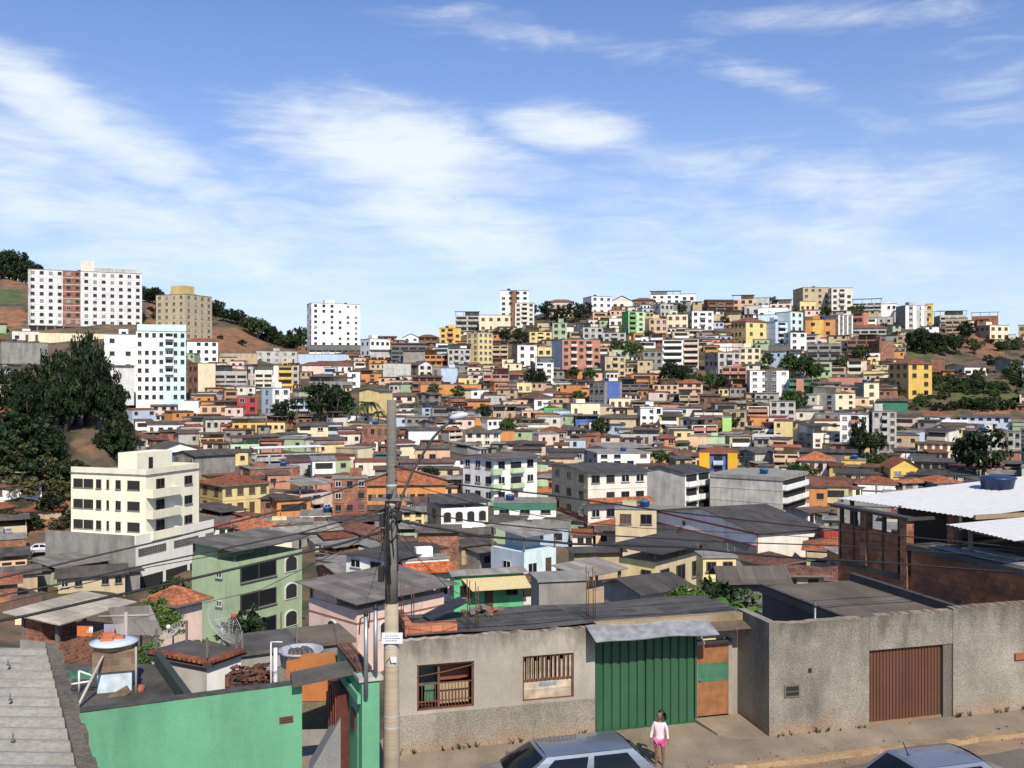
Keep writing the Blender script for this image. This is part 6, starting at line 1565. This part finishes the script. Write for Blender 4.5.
# ------------------------------------------------------------------ cars
def car(label, loc, rz, paint, Ln=3.75, roof=(2.02, .72, 2.78, .10), H=1.40, hatch=True, detail=True, group=None):
    root = thing('parked_car', label, 'car', loc, rz, group)
    W = .80
    st = [(0.0, .66, .62), (.05, .74, .80), (.25, .785, .86), (.8, W, .885), (1.8, W, .88), (2.6, W*.99, .885), (2.85, W*.985, .90), (3.2, W*.96, .83), (3.5, W*.9, .745), (3.68, W*.8, .62), (3.75, W*.7, .48)]
    st = [(x*Ln/3.75, w, z) for x, w, z in st]
    mb = MB(); rings = []
    for x, w, z in st:
        half = [(w*.80, .20), (w*.97, .30), (w*1.01, .5), (w*1.0, .5+(z-.5)*.55), (w*.965, z-.02), (w*.90, z+.012), (w*.45, z+.04)]
        rings.append([(x, y, q) for y, q in half]+[(x, 0, z+.048)]+[(x, -y, q) for y, q in half[::-1]])
    nr = len(rings[0]); vs = [p for r_ in rings for p in r_]; fs = []
    for i in range(len(rings)-1):
        for k in range(nr-1): fs.append((i*nr+k, i*nr+k+1, (i+1)*nr+k+1, (i+1)*nr+k))
    fs.append(tuple(range(nr))[::-1]); fs.append(tuple((len(rings)-1)*nr+k for k in range(nr)))
    mb.mesh(vs, fs, 0, True)
    # greenhouse: x at belt front/rear and roof front/rear
    rf, rr_, bf, br = roof; zb, zr = .885, H-.045; wb, wr = W*.93, W*.73
    def side(t, s_):  # t along 0 rear..1 front at height s 0..1
        x = (br+(bf-br)*t)*(1-s_)+(rr_+(rf-rr_)*t)*s_; y = wb+(wr-wb)*s_+.025*math.sin(math.pi*s_); z = zb+(zr-zb)*s_; return x, y, z
    n = 8
    def top(t, q):    # roof surface, q -1..1
        x = rr_+(rf-rr_)*t; return (x, wr*q, zr+.045*(1-q*q)*(1-.35*(2*t-1)**2)+.012*math.sin(math.pi*t))
    for i in range(n):
        for j in range(n):
            t0, t1, q0, q1 = i/n, (i+1)/n, -1+2*j/n, -1+2*(j+1)/n
            mb.face([top(t0, q0), top(t1, q0), top(t1, q1), top(t0, q1)], 0, True)
    for sg in (1, -1):
        for i in range(n):
            for j in range(4):
                f = [side(i/n, j/4), side((i+1)/n, j/4), side((i+1)/n, (j+1)/4), side(i/n, (j+1)/4)]
                f = [(x, sg*y, z) for x, y, z in f]; mb.face(f[::-1] if sg > 0 else f, 0, True)
    def end(front, q, s_):
        xb, xr = (bf, rf) if front else (br, rr_); bow = (.10 if front else -.05)*(1-q*q)
        return (xb+(xr-xb)*s_+bow*(1-.6*s_), (wb+(wr-wb)*s_)*q, zb+(zr-zb)*s_+.045*(1-q*q)*s_)
    for front in (True, False):
        for i in range(n):
            for j in range(4):
                q0, q1 = -1+2*i/n, -1+2*(i+1)/n; f = [end(front, q0, j/4), end(front, q1, j/4), end(front, q1, (j+1)/4), end(front, q0, (j+1)/4)]
                mb.face(f if front else f[::-1], 0, True)
    mb.build('body', paint, root, uv=False)
    GL = plain('car_glass', (.008, .011, .014), rough=.08, noise=0, spec=.22)
    def pane(name, fn, a0, a1, b0, b1, off, m=8, flip=False):
        p = MB()
        for i in range(m):
            for j in range(3):
                A0, A1 = a0+(a1-a0)*i/m, a0+(a1-a0)*(i+1)/m; B0, B1 = b0+(b1-b0)*j/3, b0+(b1-b0)*(j+1)/3
                f = [Vector(fn(A0, B0))+off, Vector(fn(A1, B0))+off, Vector(fn(A1, B1))+off, Vector(fn(A0, B1))+off]
                p.face(f[::-1] if flip else f, 0, True)
        return p.build(name, GL, root, uv=False)
    pane('windscreen', lambda q, s_: end(True, q, s_), -.9, .9, .06, .92, Vector((.008, 0, .008)))
    pane('rear_window', lambda q, s_: end(False, q, s_), -.86, .86, .12, .90, Vector((-.008, 0, .008)), flip=True)
    for sg in (1, -1):
        for a0, a1 in ((.10, .46), (.52, .88)):
            pane('side_window', lambda t, s_: (side(t, s_)[0], sg*side(t, s_)[1], side(t, s_)[2]), a0, a1, .10, .86, Vector((0, sg*.008, .002)), flip=sg > 0)
    trim = plain('car_trim', (.015, .015, .015), rough=.5, noise=0)
    for sg in (1, -1):
        p = MB(); 
        for t in (.03, .49, .95): x, y, z = side(t, 0); p.box(x-.006, sg*(W+.004)-.004, .3, x+.006, sg*(W+.004)+.004, .86)
        p.box(.3, sg*(W*1.012)-.008, .52, Ln-.5, sg*(W*1.012)+.008, .58); p.build('side_trim', trim, root)
        for t in (.14, .56): x, y, z = side(t, 0); p = MB(); p.box(x, sg*(W+.012)-.012, .76, x+.16, sg*(W+.012)+.012, .79); p.build('door_handle', trim, root)
        p = MB(); x, y, z = side(.93, .05); p.box(x-.04, sg*(y+.10)-.07, z+.01, x+.06, sg*(y+.10)+.07, z+.12); p.build('wing_mirror', paint, root)
        p = MB(); p.box(-.012, sg*.62-.12, .60, .09, sg*.62+.12, .80); p.build('tail_light', plain('tail_red', (.3, .02, .02), rough=.2), root)
        p = MB(); p.box(Ln-.24, sg*.50-.13, .50, Ln-.06, sg*.50+.11, .64); p.build('headlight', plain('lamp_glass', (.5, .52, .54), rough=.1), root)
        for x in (.62, Ln-.72):
            w_ = link('wheel', None, root, (x, sg*(W-.06), .28)); M = Matrix.Rotation(math.pi/2, 4, 'X')
            p = MB(); p.lathe([(.17, -.09), (.25, -.095), (.28, -.06), (.28, .06), (.25, .095), (.17, .09)], 24, M=M); p.build('tyre', BLACK, w_, uv=False)
            p = MB(); p.lathe([(0, -.05), (.1, -.07), (.17, -.08), (.17, .08), (.1, .07), (0, .05)], 16, M=M); p.build('rim', GALV, w_, uv=False)
    p = MB(); p.box(-.05, -.62, .28, .04, .62, .48); p.build('bumper', trim, root); p = MB(); p.box(Ln-.06, -.6, .26, Ln+.04, .6, .44); p.build('bumper', trim, root)
    if detail:
        p = MB()
        if hatch: p.box(.26, -.5, 1.10, .36, .5, 1.13); p.tube([(.02, -.05, .93), (.14, .32, 1.05)], .012, 5)
        p.build('rear_wiper' if hatch else 'wiper', trim, root)
    return root
PAINT1 = plain('paint_silver_blue', (.22, .245, .275), rough=.32, metal=.55, coat=.7, noise=.06)
PAINT2 = plain('paint_silver', (.30, .315, .34), rough=.30, metal=.6, coat=.7, noise=.06)
PAINTW = plain('paint_white', (.6, .6, .6), rough=.3, coat=.5, noise=.03)
car('silver-blue hatchback parked by the kerb in front of the rough grey house', sp(5.35, -3.60, -.13), SA+math.pi, PAINT1, Ln=4.35, roof=(2.68, .62, 3.45, .10))
c2 = car('silver car with a thin roof aerial in the street near the brown gate', sp(9.35, -6.45, -.13), SA, PAINT2, Ln=4.1, roof=(2.55, .95, 3.25, .25), H=1.42, hatch=False)
mb = MB(); mb.tube([(1.12, .1, 1.40), (.98, .1, 1.72)], .012, 6); mb.lathe([(.04, 0), (.03, .03), (0, .04)], 10, (1.12, .1, 1.395)); mb.build('aerial', BLACK, c2)
car('white car parked on the road at the foot of the dark grove', (wx(30, 134), 134, ground(wx(30, 134), 134)+.05), rad(10), PAINTW, detail=False)
car('silver car parked right of the white one below the dark grove', (wx(49, 135), 135, ground(wx(49, 135), 135)+.05), rad(14), PAINT2, detail=False)
# ------------------------------------------------------------------ people
def skin(name, V_, E_, Rr, mat, parent, sub=2, root=0):
    me = bpy.data.meshes.new(name); me.from_pydata(V_, E_, []); ob = bpy.data.objects.new(name, me); COL.objects.link(ob)
    ob.modifiers.new('s', 'SKIN'); 
    lay = me.skin_vertices[0] if me.skin_vertices else None
    if lay is None:
        bpy.context.view_layer.objects.active = ob; bpy.ops.mesh.customdata_skin_add(); lay = me.skin_vertices[0]
    for i, r_ in enumerate(Rr):
        lay.data[i].radius = r_ if isinstance(r_, tuple) else (r_, r_); lay.data[i].use_root = (i == root)
    m = ob.modifiers.new('d', 'SUBSURF'); m.levels = m.render_levels = sub
    dg = bpy.context.evaluated_depsgraph_get(); ev = ob.evaluated_get(dg); out = bpy.data.meshes.new_from_object(ev)
    bpy.data.objects.remove(ob); bpy.data.meshes.remove(me)
    out.materials.clear(); out.materials.append(mat)
    for p in out.polygons: p.use_smooth = True; p.material_index = 0
    return link(name, out, parent)
def person(label, loc, rz, sc, shirt, shorts, skinc, hair, turn=0, pony=True):
    root = thing('person', label, 'person', loc, rz)
    body = link('body_pose', None, root, scale=(sc, sc, sc)); bpy.data.objects.remove(body)
    V_ = []; E_ = []; Rr = []
    def add(p, r_, par=None):
        V_.append(tuple(c*sc for c in p)); Rr.append(tuple(q*sc for q in r_) if isinstance(r_, tuple) else r_*sc)
        if par is not None: E_.append((par, len(V_)-1))
        return len(V_)-1
    pel = add((0, 0, .70), (.10, .075)); sp_ = add((0, .005, .85), (.088, .065), pel); ch = add((0, 0, 1.0), (.105, .07), sp_); nb = add((0, .012, 1.085), (.05, .045), ch)
    hx = Matrix.Rotation(turn, 3, 'Z'); hc = Vector((0, .012, 1.14))
    def hp(x, y, z): v = hx @ Vector((x, y, z)); return (hc.x+v.x, hc.y+v.y, hc.z+v.z)
    nk = add((0, .012, 1.14), (.036, .036), nb); jw = add(hp(0, -.022, .045), (.055, .06), nk); hd = add(hp(0, -.008, .115), (.075, .088), jw); tp = add(hp(0, .004, .18), (.055, .065), hd)
    for s in (-1, 1):
        sh = add((s*.115, .005, 1.05), .04, ch); up = add((s*.16, .01, .95), .036, sh); el = add((s*(.185 if s < 0 else .205), .02, .845), .029, up); fa = add((s*(.205 if s < 0 else .235), -.005, .745), .027, el); wr = add((s*.215, -.03, .655), (.019, .023), fa); pm = add((s*.218, -.045, .605), (.014, .030), wr)
        for k, (dy, ln) in enumerate(((-.022, .050), (-.008, .058), (.008, .055), (.021, .044))):
            a = add((s*.219, -.048+dy, .578), .0085, pm); b = add((s*.217, -.054+dy, .578-ln*.55), .008, a); add((s*.211, -.062+dy, .578-ln), .006, b)
        t1 = add((s*.214, -.078, .615), .009, pm); add((s*.208, -.092, .585), .007, t1)
        hi = add((s*.068, 0, .655), (.068, .072), pel); th = add((s*.078, -.008, .52), (.056, .060), hi); kn = add((s*.082, -.012, .37), (.042, .045), th); cf = add((s*.084, .008, .26), (.038, .043), kn); an = add((s*.086, .014, .075), (.025, .028), cf); hl = add((s*.086, .02, .03), (.026, .026), an); ft = add((s*.094, -.07, .028), (.032, .020), hl); add((s*.098, -.125, .022), (.028, .015), ft)
    bo = skin('body', V_, E_, Rr, skinc, root)
    def chain(name, segs, mat, rootidx=0, sub=2):
        V2, E2, R2 = [], [], []; idx = {}
        for nm, p, r_, par in segs:
            V2.append(tuple(c*sc for c in p)); R2.append(tuple(q*sc for q in r_) if isinstance(r_, tuple) else r_*sc); idx[nm] = len(V2)-1
            if par: E2.append((idx[par], idx[nm]))
        return skin(name, V2, E2, R2, mat, root, sub)
    seg = [('c', (0, 0, 1.0), (.122, .086), None), ('n', (0, .01, 1.068), (.075, .062), 'c'), ('s', (0, .004, .85), (.112, .086), 'c'), ('h', (0, 0, .70), (.125, .098), 's'), ('h2', (0, 0, .64), (.138, .112), 'h')]
    for s, q in ((-1, 'l'), (1, 'r')):
        seg += [('sh'+q, (s*.118, .005, 1.045), .052, 'c'), ('up'+q, (s*.165, .01, .94), .047, 'sh'+q), ('el'+q, (s*.188, .02, .84), .041, 'up'+q), ('fa'+q, (s*.208, -.005, .73), .038, 'el'+q), ('wr'+q, (s*.214, -.025, .67), .034, 'fa'+q)]
    chain('long_sleeved_top', seg, shirt)
    seg = [('p', (0, 0, .68), (.118, .094), None)]
    for s, q in ((-1, 'l'), (1, 'r')): seg += [('h'+q, (s*.07, 0, .64), (.083, .088), 'p'), ('t'+q, (s*.08, -.006, .52), (.076, .080), 'h'+q), ('e'+q, (s*.082, -.008, .485), (.076, .08), 't'+q)]
    chain('shorts', seg, shorts)
    seg = [('a', hp(0, .005, .195), (.088, .100), None), ('b', hp(0, .045, .14), (.100, .080), 'a'), ('c', hp(0, .06, .06), (.075, .055), 'b')]
    if pony: seg += [('d', hp(.03, .10, .13), .035, 'b'), ('e', hp(.06, .15, .085), .05, 'd'), ('f', hp(.075, .165, .0), .042, 'e'), ('g', hp(.075, .155, -.06), .018, 'f')]
    chain('hair', seg, hair)
    fm = MB()
    for s in (-1, 1):
        Mx = Matrix.Translation(Vector(hp(s*.028, -.088, .105))*sc); fm.lathe([(0, -.008*sc), (.011*sc, 0), (0, .008*sc)], 8, M=Mx)
    fm.build('eyes', plain('eye_dark', (.02, .015, .012), rough=.3, noise=0), root, uv=False)
    fm = MB(); a = Vector(hp(0, -.088, .10))*sc; fm.tube([Vector(hp(0, -.086, .105))*sc, Vector(hp(0, -.104, .075))*sc, Vector(hp(0, -.086, .068))*sc], [.007*sc, .013*sc, .008*sc], 6); fm.build('nose', skinc, root, uv=False)
    fm = MB(); fm.tube([Vector(hp(-.022, -.080, .045))*sc, Vector(hp(0, -.087, .043))*sc, Vector(hp(.022, -.080, .045))*sc], .006*sc, 6); fm.build('mouth', plain('lips', (.22, .07, .06), rough=.5), root, uv=False)
    for s in (-1, 1):
        fm = MB(); Mx = Matrix.Translation(Vector(hp(s*.076, .0, .095))*sc); fm.lathe([(0, -.022*sc), (.012*sc, 0), (0, .022*sc)], 8, M=Mx); fm.build('ear', skinc, root, uv=False)
    return root
SK = plain('skin_brown', (.20, .095, .055), rough=.55, noise=.08); HAIR = plain('hair_black', (.012, .009, .008), rough=.5)
person('girl in a white long-sleeved top and pink shorts standing on the kerb', sp(6.18, -2.45, 0), rad(-14), 1.02, plain('top_white_pink', (.72, .58, .60), rough=.85, noise=.12, scale=9.), plain('shorts_pink', (.62, .10, .28), rough=.8, noise=.3, scale=14.), SK, HAIR, turn=rad(-22))
person('person in a bright red top standing by the road below the grove', (wx(8, 136), 136, ground(wx(8, 136), 136)), rad(20), 1.25, plain('top_red', (.5, .04, .03), rough=.9), plain('shorts_grey', (.3, .3, .32)), SK, HAIR, pony=False)
person('person in a red top and white shorts beside the roadside grove', (wx(13, 135), 135, ground(wx(13, 135), 135)), rad(-30), 1.2, plain('top_red', ()), plain('shorts_white', (.6, .6, .6)), SK, HAIR, pony=False)

# ------------------------------------------------------------------ terrain sheet
def zone(px, py, D):
    r_ = g_ = d_ = 0
    def bl(x, y, sx, sy, a=1): return a*math.exp(-((px-x)/sx)**4-((py-y)/sy)**4)
    if D > 60:
        for z in ((152, 318, 9, 18), (235, 340, 36, 14), (8, 318, 22, 12), (16, 282, 16, 7), (985, 345, 24, 13), (996, 409, 30, 7), (90, 446, 12, 16, .62), (30, 523, 44, 12), (60, 500, 24, 12), (100, 505, 24, 12), (150, 335, 12, 8)): r_ = max(r_, bl(*z))
        for z in ((8, 296, 18, 9), (6, 330, 22, 8), (92, 476, 26, 12), (915, 345, 24, 14), (880, 458, 24, 8), (845, 352, 8, 8), (935, 382, 40, 26, .8), (980, 392, 50, 14, .7)): g_ = max(g_, bl(*z))
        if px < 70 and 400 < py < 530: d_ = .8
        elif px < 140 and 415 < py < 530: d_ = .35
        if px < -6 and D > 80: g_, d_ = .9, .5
    return r_, g_, d_
mb = MB(); cols = []
Ds = [26+2*i for i in range(24)]+[74+3.5*i for i in range(70)]+[320+4*i for i in range(72)]+[640, 700, 800, 900, 1200, 1800, 3000]
pxs = list(range(-700, 1801, 12)); vs = []; fs = []
nz = random.Random(1)
for D in Ds:
    for px in pxs:
        hh = hrel(px, D)-.35; py = 384-hh*F/D
        if D > 60: hh += .5*math.sin(px*.21*D/300)*math.sin(D*.13)
        if D < 29 and px > 430: hh = min(hh, -12)
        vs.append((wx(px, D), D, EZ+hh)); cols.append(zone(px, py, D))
W_ = len(pxs)
for i in range(len(Ds)-1):
    for j in range(W_-1): fs.append((i*W_+j, i*W_+j+1, (i+1)*W_+j+1, (i+1)*W_+j))
me = bpy.data.meshes.new('terrain'); me.from_pydata(vs, [], fs)
att = me.color_attributes.new('soil', 'FLOAT_COLOR', 'POINT')
for i, c in enumerate(cols): att.data[i].color = (c[0], c[1], c[2], 1)
for p in me.polygons: p.use_smooth = True
m, nt, b = newmat('hillside_ground')
tc = N(nt, 'ShaderNodeTexCoord'); ca = N(nt, 'ShaderNodeVertexColor', layer_name='soil'); sx = N(nt, 'ShaderNodeSeparateColor'); L(nt, ca, 'Color', sx, 0)
n1 = N(nt, 'ShaderNodeTexNoise', i_Scale=.09, i_Detail=8., i_Roughness=.7); L(nt, tc, 'Object', n1, 'Vector')
n2 = N(nt, 'ShaderNodeTexNoise', i_Scale=.22, i_Detail=6., i_Roughness=.7); L(nt, tc, 'Object', n2, 'Vector')
base = ramp(nt, .40, (.035, .04, .018, 1), .60, (.15, .095, .055, 1)); L(nt, n1, 'Fac', base, 'Fac')
def masked(i, n, lo, hi):
    a = N(nt, 'ShaderNodeMath', operation='ADD'); L(nt, sx, i, a, 0)
    s_ = N(nt, 'ShaderNodeMath', operation='MULTIPLY'); L(nt, n, 'Fac', s_, 0); s_.inputs[1].default_value = 1.5; L(nt, s_, 0, a, 1)
    h_ = N(nt, 'ShaderNodeMath', operation='MULTIPLY'); L(nt, a, 0, h_, 0); h_.inputs[1].default_value = .5; r_ = ramp(nt, lo/2, g(0), hi/2, g(1)); L(nt, h_, 0, r_, 'Fac'); return r_
redc = ramp(nt, .35, (.13, .065, .032, 1), .65, (.29, .135, .065, 1)); L(nt, n2, 'Fac', redc, 'Fac')
grc = ramp(nt, .35, (.035, .055, .015, 1), .68, (.11, .125, .035, 1)); L(nt, n2, 'Fac', grc, 'Fac')
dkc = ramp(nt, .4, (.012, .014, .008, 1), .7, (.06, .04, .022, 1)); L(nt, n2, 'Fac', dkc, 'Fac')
x1 = mixc(nt, 'MIX', (masked(1, n2, 1.18, 1.5), 'Color'), (base, 'Color'), (grc, 'Color'))
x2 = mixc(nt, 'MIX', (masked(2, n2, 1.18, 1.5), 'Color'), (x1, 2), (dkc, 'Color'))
x3 = mixc(nt, 'MIX', (masked(0, n2, 1.18, 1.5), 'Color'), (x2, 2), (redc, 'Color'))
nt.links.new(x3.outputs[2], b.inputs['Base Color']); b.inputs['Roughness'].default_value = .95
bp = N(nt, 'ShaderNodeBump', i_Strength=.8, i_Distance=.6); L(nt, n2, 'Fac', bp, 'Height'); L(nt, bp, 'Normal', b, 'Normal')
me.materials.append(m); tag(link('terrain', me), kind='structure')
mb = MB(); mb.face([(-6000, -1000, EZ-62), (6000, -1000, EZ-62), (6000, 9000, EZ-62), (-6000, 9000, EZ-62)]); tag(mb.build('ground', plain('far_ground', (.08, .08, .05))), kind='structure')

# ------------------------------------------------------------------ roof tanks on flat roofs
tn = 0; RT_ = random.Random(31); proto = None
for h in HOUSES:
    if h.roofk == 'f' and h.short and h.w > 5 and h.d > 4 and RT_.random() < .7 and h.short not in ('red container', 'dark podium'):
        p = h.root.matrix_basis @ Vector((h.w*RT_.uniform(.25, .75), h.d*.35, h.zt+.16))
        if proto is None: t = thing('roof_tank', None, 'water tank', p); tank(t, .8, 1.05, plain('roof_tank_blue', (.04, .12, .30), rough=.4)); proto = t
        else: t = copytree(proto); t.location = p
        t['label'] = 'blue water tank on the roof of the '+h.short; t['group'] = 'blue water tanks on flat roofs'

# ------------------------------------------------------------------ labels
USED = {}
ROOFW = dict(f='with a flat roof', o='under a grey sheet cover', ow='under a white sheet cover', ol='under a pale sheet cover', od='under a black sheet cover', ot='under an orange tile cover', s='with a grey sheet roof', sl='with a pale sheet roof', sw='with a white sheet roof', d='with a dark sheet roof', t='with a red tile roof', to='with an orange tile roof', td='with an old tile roof', g='with a low gable', gt='with a tiled gable')
NUMW = {0: 'low', 1: 'one-storey', 2: 'two-storey', 3: 'three-storey', 4: 'four-storey', 5: 'five-storey'}
def rels(x, y, skip=None):
    out = []
    for lx, ly, s in LAND:
        if s == skip: continue
        dx, dy = x-lx, y-ly; dd = math.hypot(dx, dy*1.3)
        if abs(dx) > 1.6*abs(dy): w_ = 'right of' if dx > 0 else 'left of'
        elif abs(dy) > 1.6*abs(dx): w_ = 'just below' if dy > 0 else 'just above'
        else: w_ = ('below' if dy > 0 else 'above')+' and '+('right' if dx > 0 else 'left')+' of'
        out.append((dd, w_, s))
    return sorted(out)
def assign(items):
    """items: (object, x, y, look, skip)"""
    todo = {}
    for o, x, y, look, skip in items:
        done = False; rl = rels(x, y, skip)
        for dd, w_, s in rl[:3]:
            lab = '%s %s the %s' % (look, w_, s)
            if lab not in USED and len(lab.split()) <= 16: USED[lab] = o; o['label'] = lab; done = True; break
        if not done:
            for k in range(1, 14):
                for dd, w_, s in rl[:4]:
                    lab = '%s %s the %s' % (['second', 'third', 'fourth', 'fifth', 'sixth', 'seventh', 'eighth', 'ninth', 'tenth', 'eleventh', 'twelfth', 'thirteenth', 'fourteenth'][k-1]+' nearest '+look, w_, s)
                    if lab not in USED and len(lab.split()) <= 16: USED[lab] = o; o['label'] = lab; done = True; break
                if done: break
            if not done: o['label'] = (look+' among the hillside houses')
items = []
for h in HOUSES:
    o = h.root; blk = h.rows >= 4
    o['category'] = getattr(h, 'cat', 'apartment block' if blk else 'house'); 
    if o.name.startswith('house'): o.name = 'apartment_block' if blk else 'house'
    if h.full: o['label'] = h.full; USED[h.full] = o
    else:
        items.append((o, h.c[0], h.c[1], '%s %s house %s' % (PAL[h.col][0], NUMW.get(h.rows, 'tall'), ROOFW[h.roofk]), None))
    if 'group' not in o: o['group'] = 'houses packed over the hillside'
items.sort(key=lambda q: rels(q[1], q[2])[0][0])
assign(items)
gi = []
for root, px, py in TREES:
    k = root.get('kindname'); del root['kindname']
    if root.get('label'): continue
    D = root.location.y
    if root.name.startswith('undergrowth'): root['label'] = 'dark undergrowth shrub on the steep bank under the tall grove'; root['group'] = 'undergrowth of the grove'; continue
    if D > 540:
        left = px < 120
        root['label'] = 'dark tree at the forest edge on the top left hill' if left else 'tree in the row along the wooded ridge behind the beige tower block'; root['group'] = 'forest edge trees' if left else 'ridge trees'; continue
    if px < 140 and D > 140: root['label'] = 'tall dark tree in the dense grove beside the white and aqua block'; root['group'] = 'trees of the dark grove'; continue
    gi.append((root, px, py, k, None)); root['group'] = 'trees between the houses'
assign(gi)

# ------------------------------------------------------------------ light, sky, camera
AZ, EL = rad(165), rad(43)       # azimuth from +Y towards +X
to_sun = Vector((math.sin(AZ)*math.cos(EL), math.cos(AZ)*math.cos(EL), math.sin(EL)))
sd = bpy.data.lights.new('sun', 'SUN'); sd.energy = 4.9; sd.angle = rad(.5); sd.color = (1, .92, .79)
so = bpy.data.objects.new('sun', sd); COL.objects.link(so); so.rotation_euler = (-to_sun).to_track_quat('-Z', 'Y').to_euler()
w = bpy.data.worlds.new('World'); S.world = w; w.use_nodes = True; nt = w.node_tree; nt.nodes.clear()
out = N(nt, 'ShaderNodeOutputWorld'); bg_ = N(nt, 'ShaderNodeBackground', i_Strength=.095); L(nt, bg_, 0, out, 0)
sky = N(nt, 'ShaderNodeTexSky', sky_type='NISHITA'); sky.sun_disc = False; sky.sun_elevation = EL; sky.sun_rotation = AZ; sky.air_density = 1.0; sky.dust_density = .6; sky.ozone_density = 2.2
tc = N(nt, 'ShaderNodeTexCoord'); sep = N(nt, 'ShaderNodeSeparateXYZ'); L(nt, tc, 'Generated', sep, 0)
def M1(op, a, b=None):
    n = nt.nodes.new('ShaderNodeMath'); n.operation = op
    for i, v in enumerate((a, b)):
        if v is None: continue
        if isinstance(v, (int, float)): n.inputs[i].default_value = v
        else: nt.links.new(v, n.inputs[i])
    return n.outputs[0]
az = M1('ARCTAN2', sep.outputs[0], sep.outputs[1]); el = M1('ARCSINE', sep.outputs[2])
def A(px): return math.atan((px-512)/F)
def E(px, py): return math.atan((384-py)/math.hypot(F, px-512))
cmb = nt.nodes.new('ShaderNodeCombineXYZ'); nt.links.new(az, cmb.inputs[0]); nt.links.new(el, cmb.inputs[1])
mp = N(nt, 'ShaderNodeMapping'); mp.inputs['Rotation'].default_value = (0, 0, rad(16)); mp.inputs['Scale'].default_value = (3.2, 9.0, 1); nt.links.new(cmb.outputs[0], mp.inputs[0])
nA = N(nt, 'ShaderNodeTexNoise', i_Scale=2.2, i_Detail=9., i_Roughness=.58, i_Distortion=.5); nt.links.new(mp.outputs[0], nA.inputs['Vector'])
mp2 = N(nt, 'ShaderNodeMapping'); mp2.inputs['Rotation'].default_value = (0, 0, rad(24)); mp2.inputs['Scale'].default_value = (4.5, 24, 1); mp2.inputs['Location'].default_value = (3, 1, 0); nt.links.new(cmb.outputs[0], mp2.inputs[0])
nB = N(nt, 'ShaderNodeTexNoise', i_Scale=2.6, i_Detail=10., i_Roughness=.62, i_Distortion=.8); nt.links.new(mp2.outputs[0], nB.inputs['Vector'])
tot = None
for px, py, sx_, sy_, rot, amp in ((40, 95, 90, 26, 26, .9), (130, 150, 120, 34, 24, .75), (150, 225, 170, 42, 14, .7), (400, 150, 120, 40, 6, 1.0), (330, 130, 90, 28, 0, .6), (560, 130, 75, 20, 6, .9), (450, 225, 150, 42, 18, .75), (690, 165, 150, 24, 10, .5), (760, 78, 60, 14, 18, .5), (860, 185, 160, 34, 10, .6), (1000, 85, 70, 40, 0, .5), (560, 38, 150, 14, 8, .45), (450, 12, 120, 10, 0, .4), (880, 14, 170, 12, 4, .5), (900, 130, 60, 14, 20, .35), (620, 230, 160, 36, 8, .45), (900, 260, 200, 40, 0, .45), (330, 235, 430, 80, 6, .55), (90, 200, 220, 70, 18, .62), (760, 235, 300, 60, 6, .5), (60, 290, 250, 50, 0, .35), (420, 290, 220, 40, 0, .5)):
    a0, e0 = A(px), E(px, py); k = 1/F; c_, s_ = math.cos(rad(-rot)), math.sin(rad(-rot))
    da = M1('SUBTRACT', az, a0); de = M1('SUBTRACT', el, e0)
    p = M1('DIVIDE', M1('ADD', M1('MULTIPLY', da, c_), M1('MULTIPLY', de, s_)), sx_*k); q = M1('DIVIDE', M1('SUBTRACT', M1('MULTIPLY', de, c_), M1('MULTIPLY', da, s_)), sy_*k)
    r2 = M1('ADD', M1('MULTIPLY', p, p), M1('MULTIPLY', q, q)); v = M1('MULTIPLY', M1('EXPONENT', M1('MULTIPLY', r2, -.55)), amp)
    tot = v if tot is None else M1('MAXIMUM', tot, v)
dens = M1('ADD', M1('MULTIPLY', tot, 1.0), M1('ADD', M1('MULTIPLY', M1('SUBTRACT', nA.outputs[0], .5), .95), M1('MULTIPLY', M1('SUBTRACT', nB.outputs[0], .5), .6)))
cr = ramp(nt, .20, g(0), 1.2, g(1)); nt.links.new(dens, cr.inputs[0]); cr.color_ramp.interpolation = 'EASE'
hz = M1('MULTIPLY', M1('EXPONENT', M1('MULTIPLY', M1('MAXIMUM', el, 0.), -6.0)), .82)
fac = M1('MINIMUM', M1('ADD', M1('MULTIPLY', cr.outputs[0], .92), M1('MULTIPLY', hz, M1('SUBTRACT', 1.0, cr.outputs[0]))), 1.0)
CLV = 9.4
skb = mixc(nt, 'MULTIPLY', 1.0, (sky, 'Color'), (.64, .95, 1.40, 1))
mx = mixc(nt, 'MIX', 0., (skb, 2), (CLV*.93, CLV*.985, CLV*1.04, 1)); nt.links.new(fac, mx.inputs[0])
nt.links.new(mx.outputs[2], bg_.inputs[0])
cd = bpy.data.cameras.new('camera'); cd.sensor_width = 36; cd.lens = 36*F/1024; cd.clip_end = 12000; cd.clip_start = .1
co = bpy.data.objects.new('camera', cd); COL.objects.link(co); co.location = (0, 0, EZ); co.rotation_euler = (rad(90), 0, 0); S.camera = co
S.view_settings.view_transform = 'Standard'; S.view_settings.look = 'None'; S.view_settings.exposure = .17; S.view_settings.gamma = 1
S.render.engine = 'CYCLES'; S.cycles.max_bounces = 4; S.cycles.diffuse_bounces = 2; S.cycles.use_denoising = True
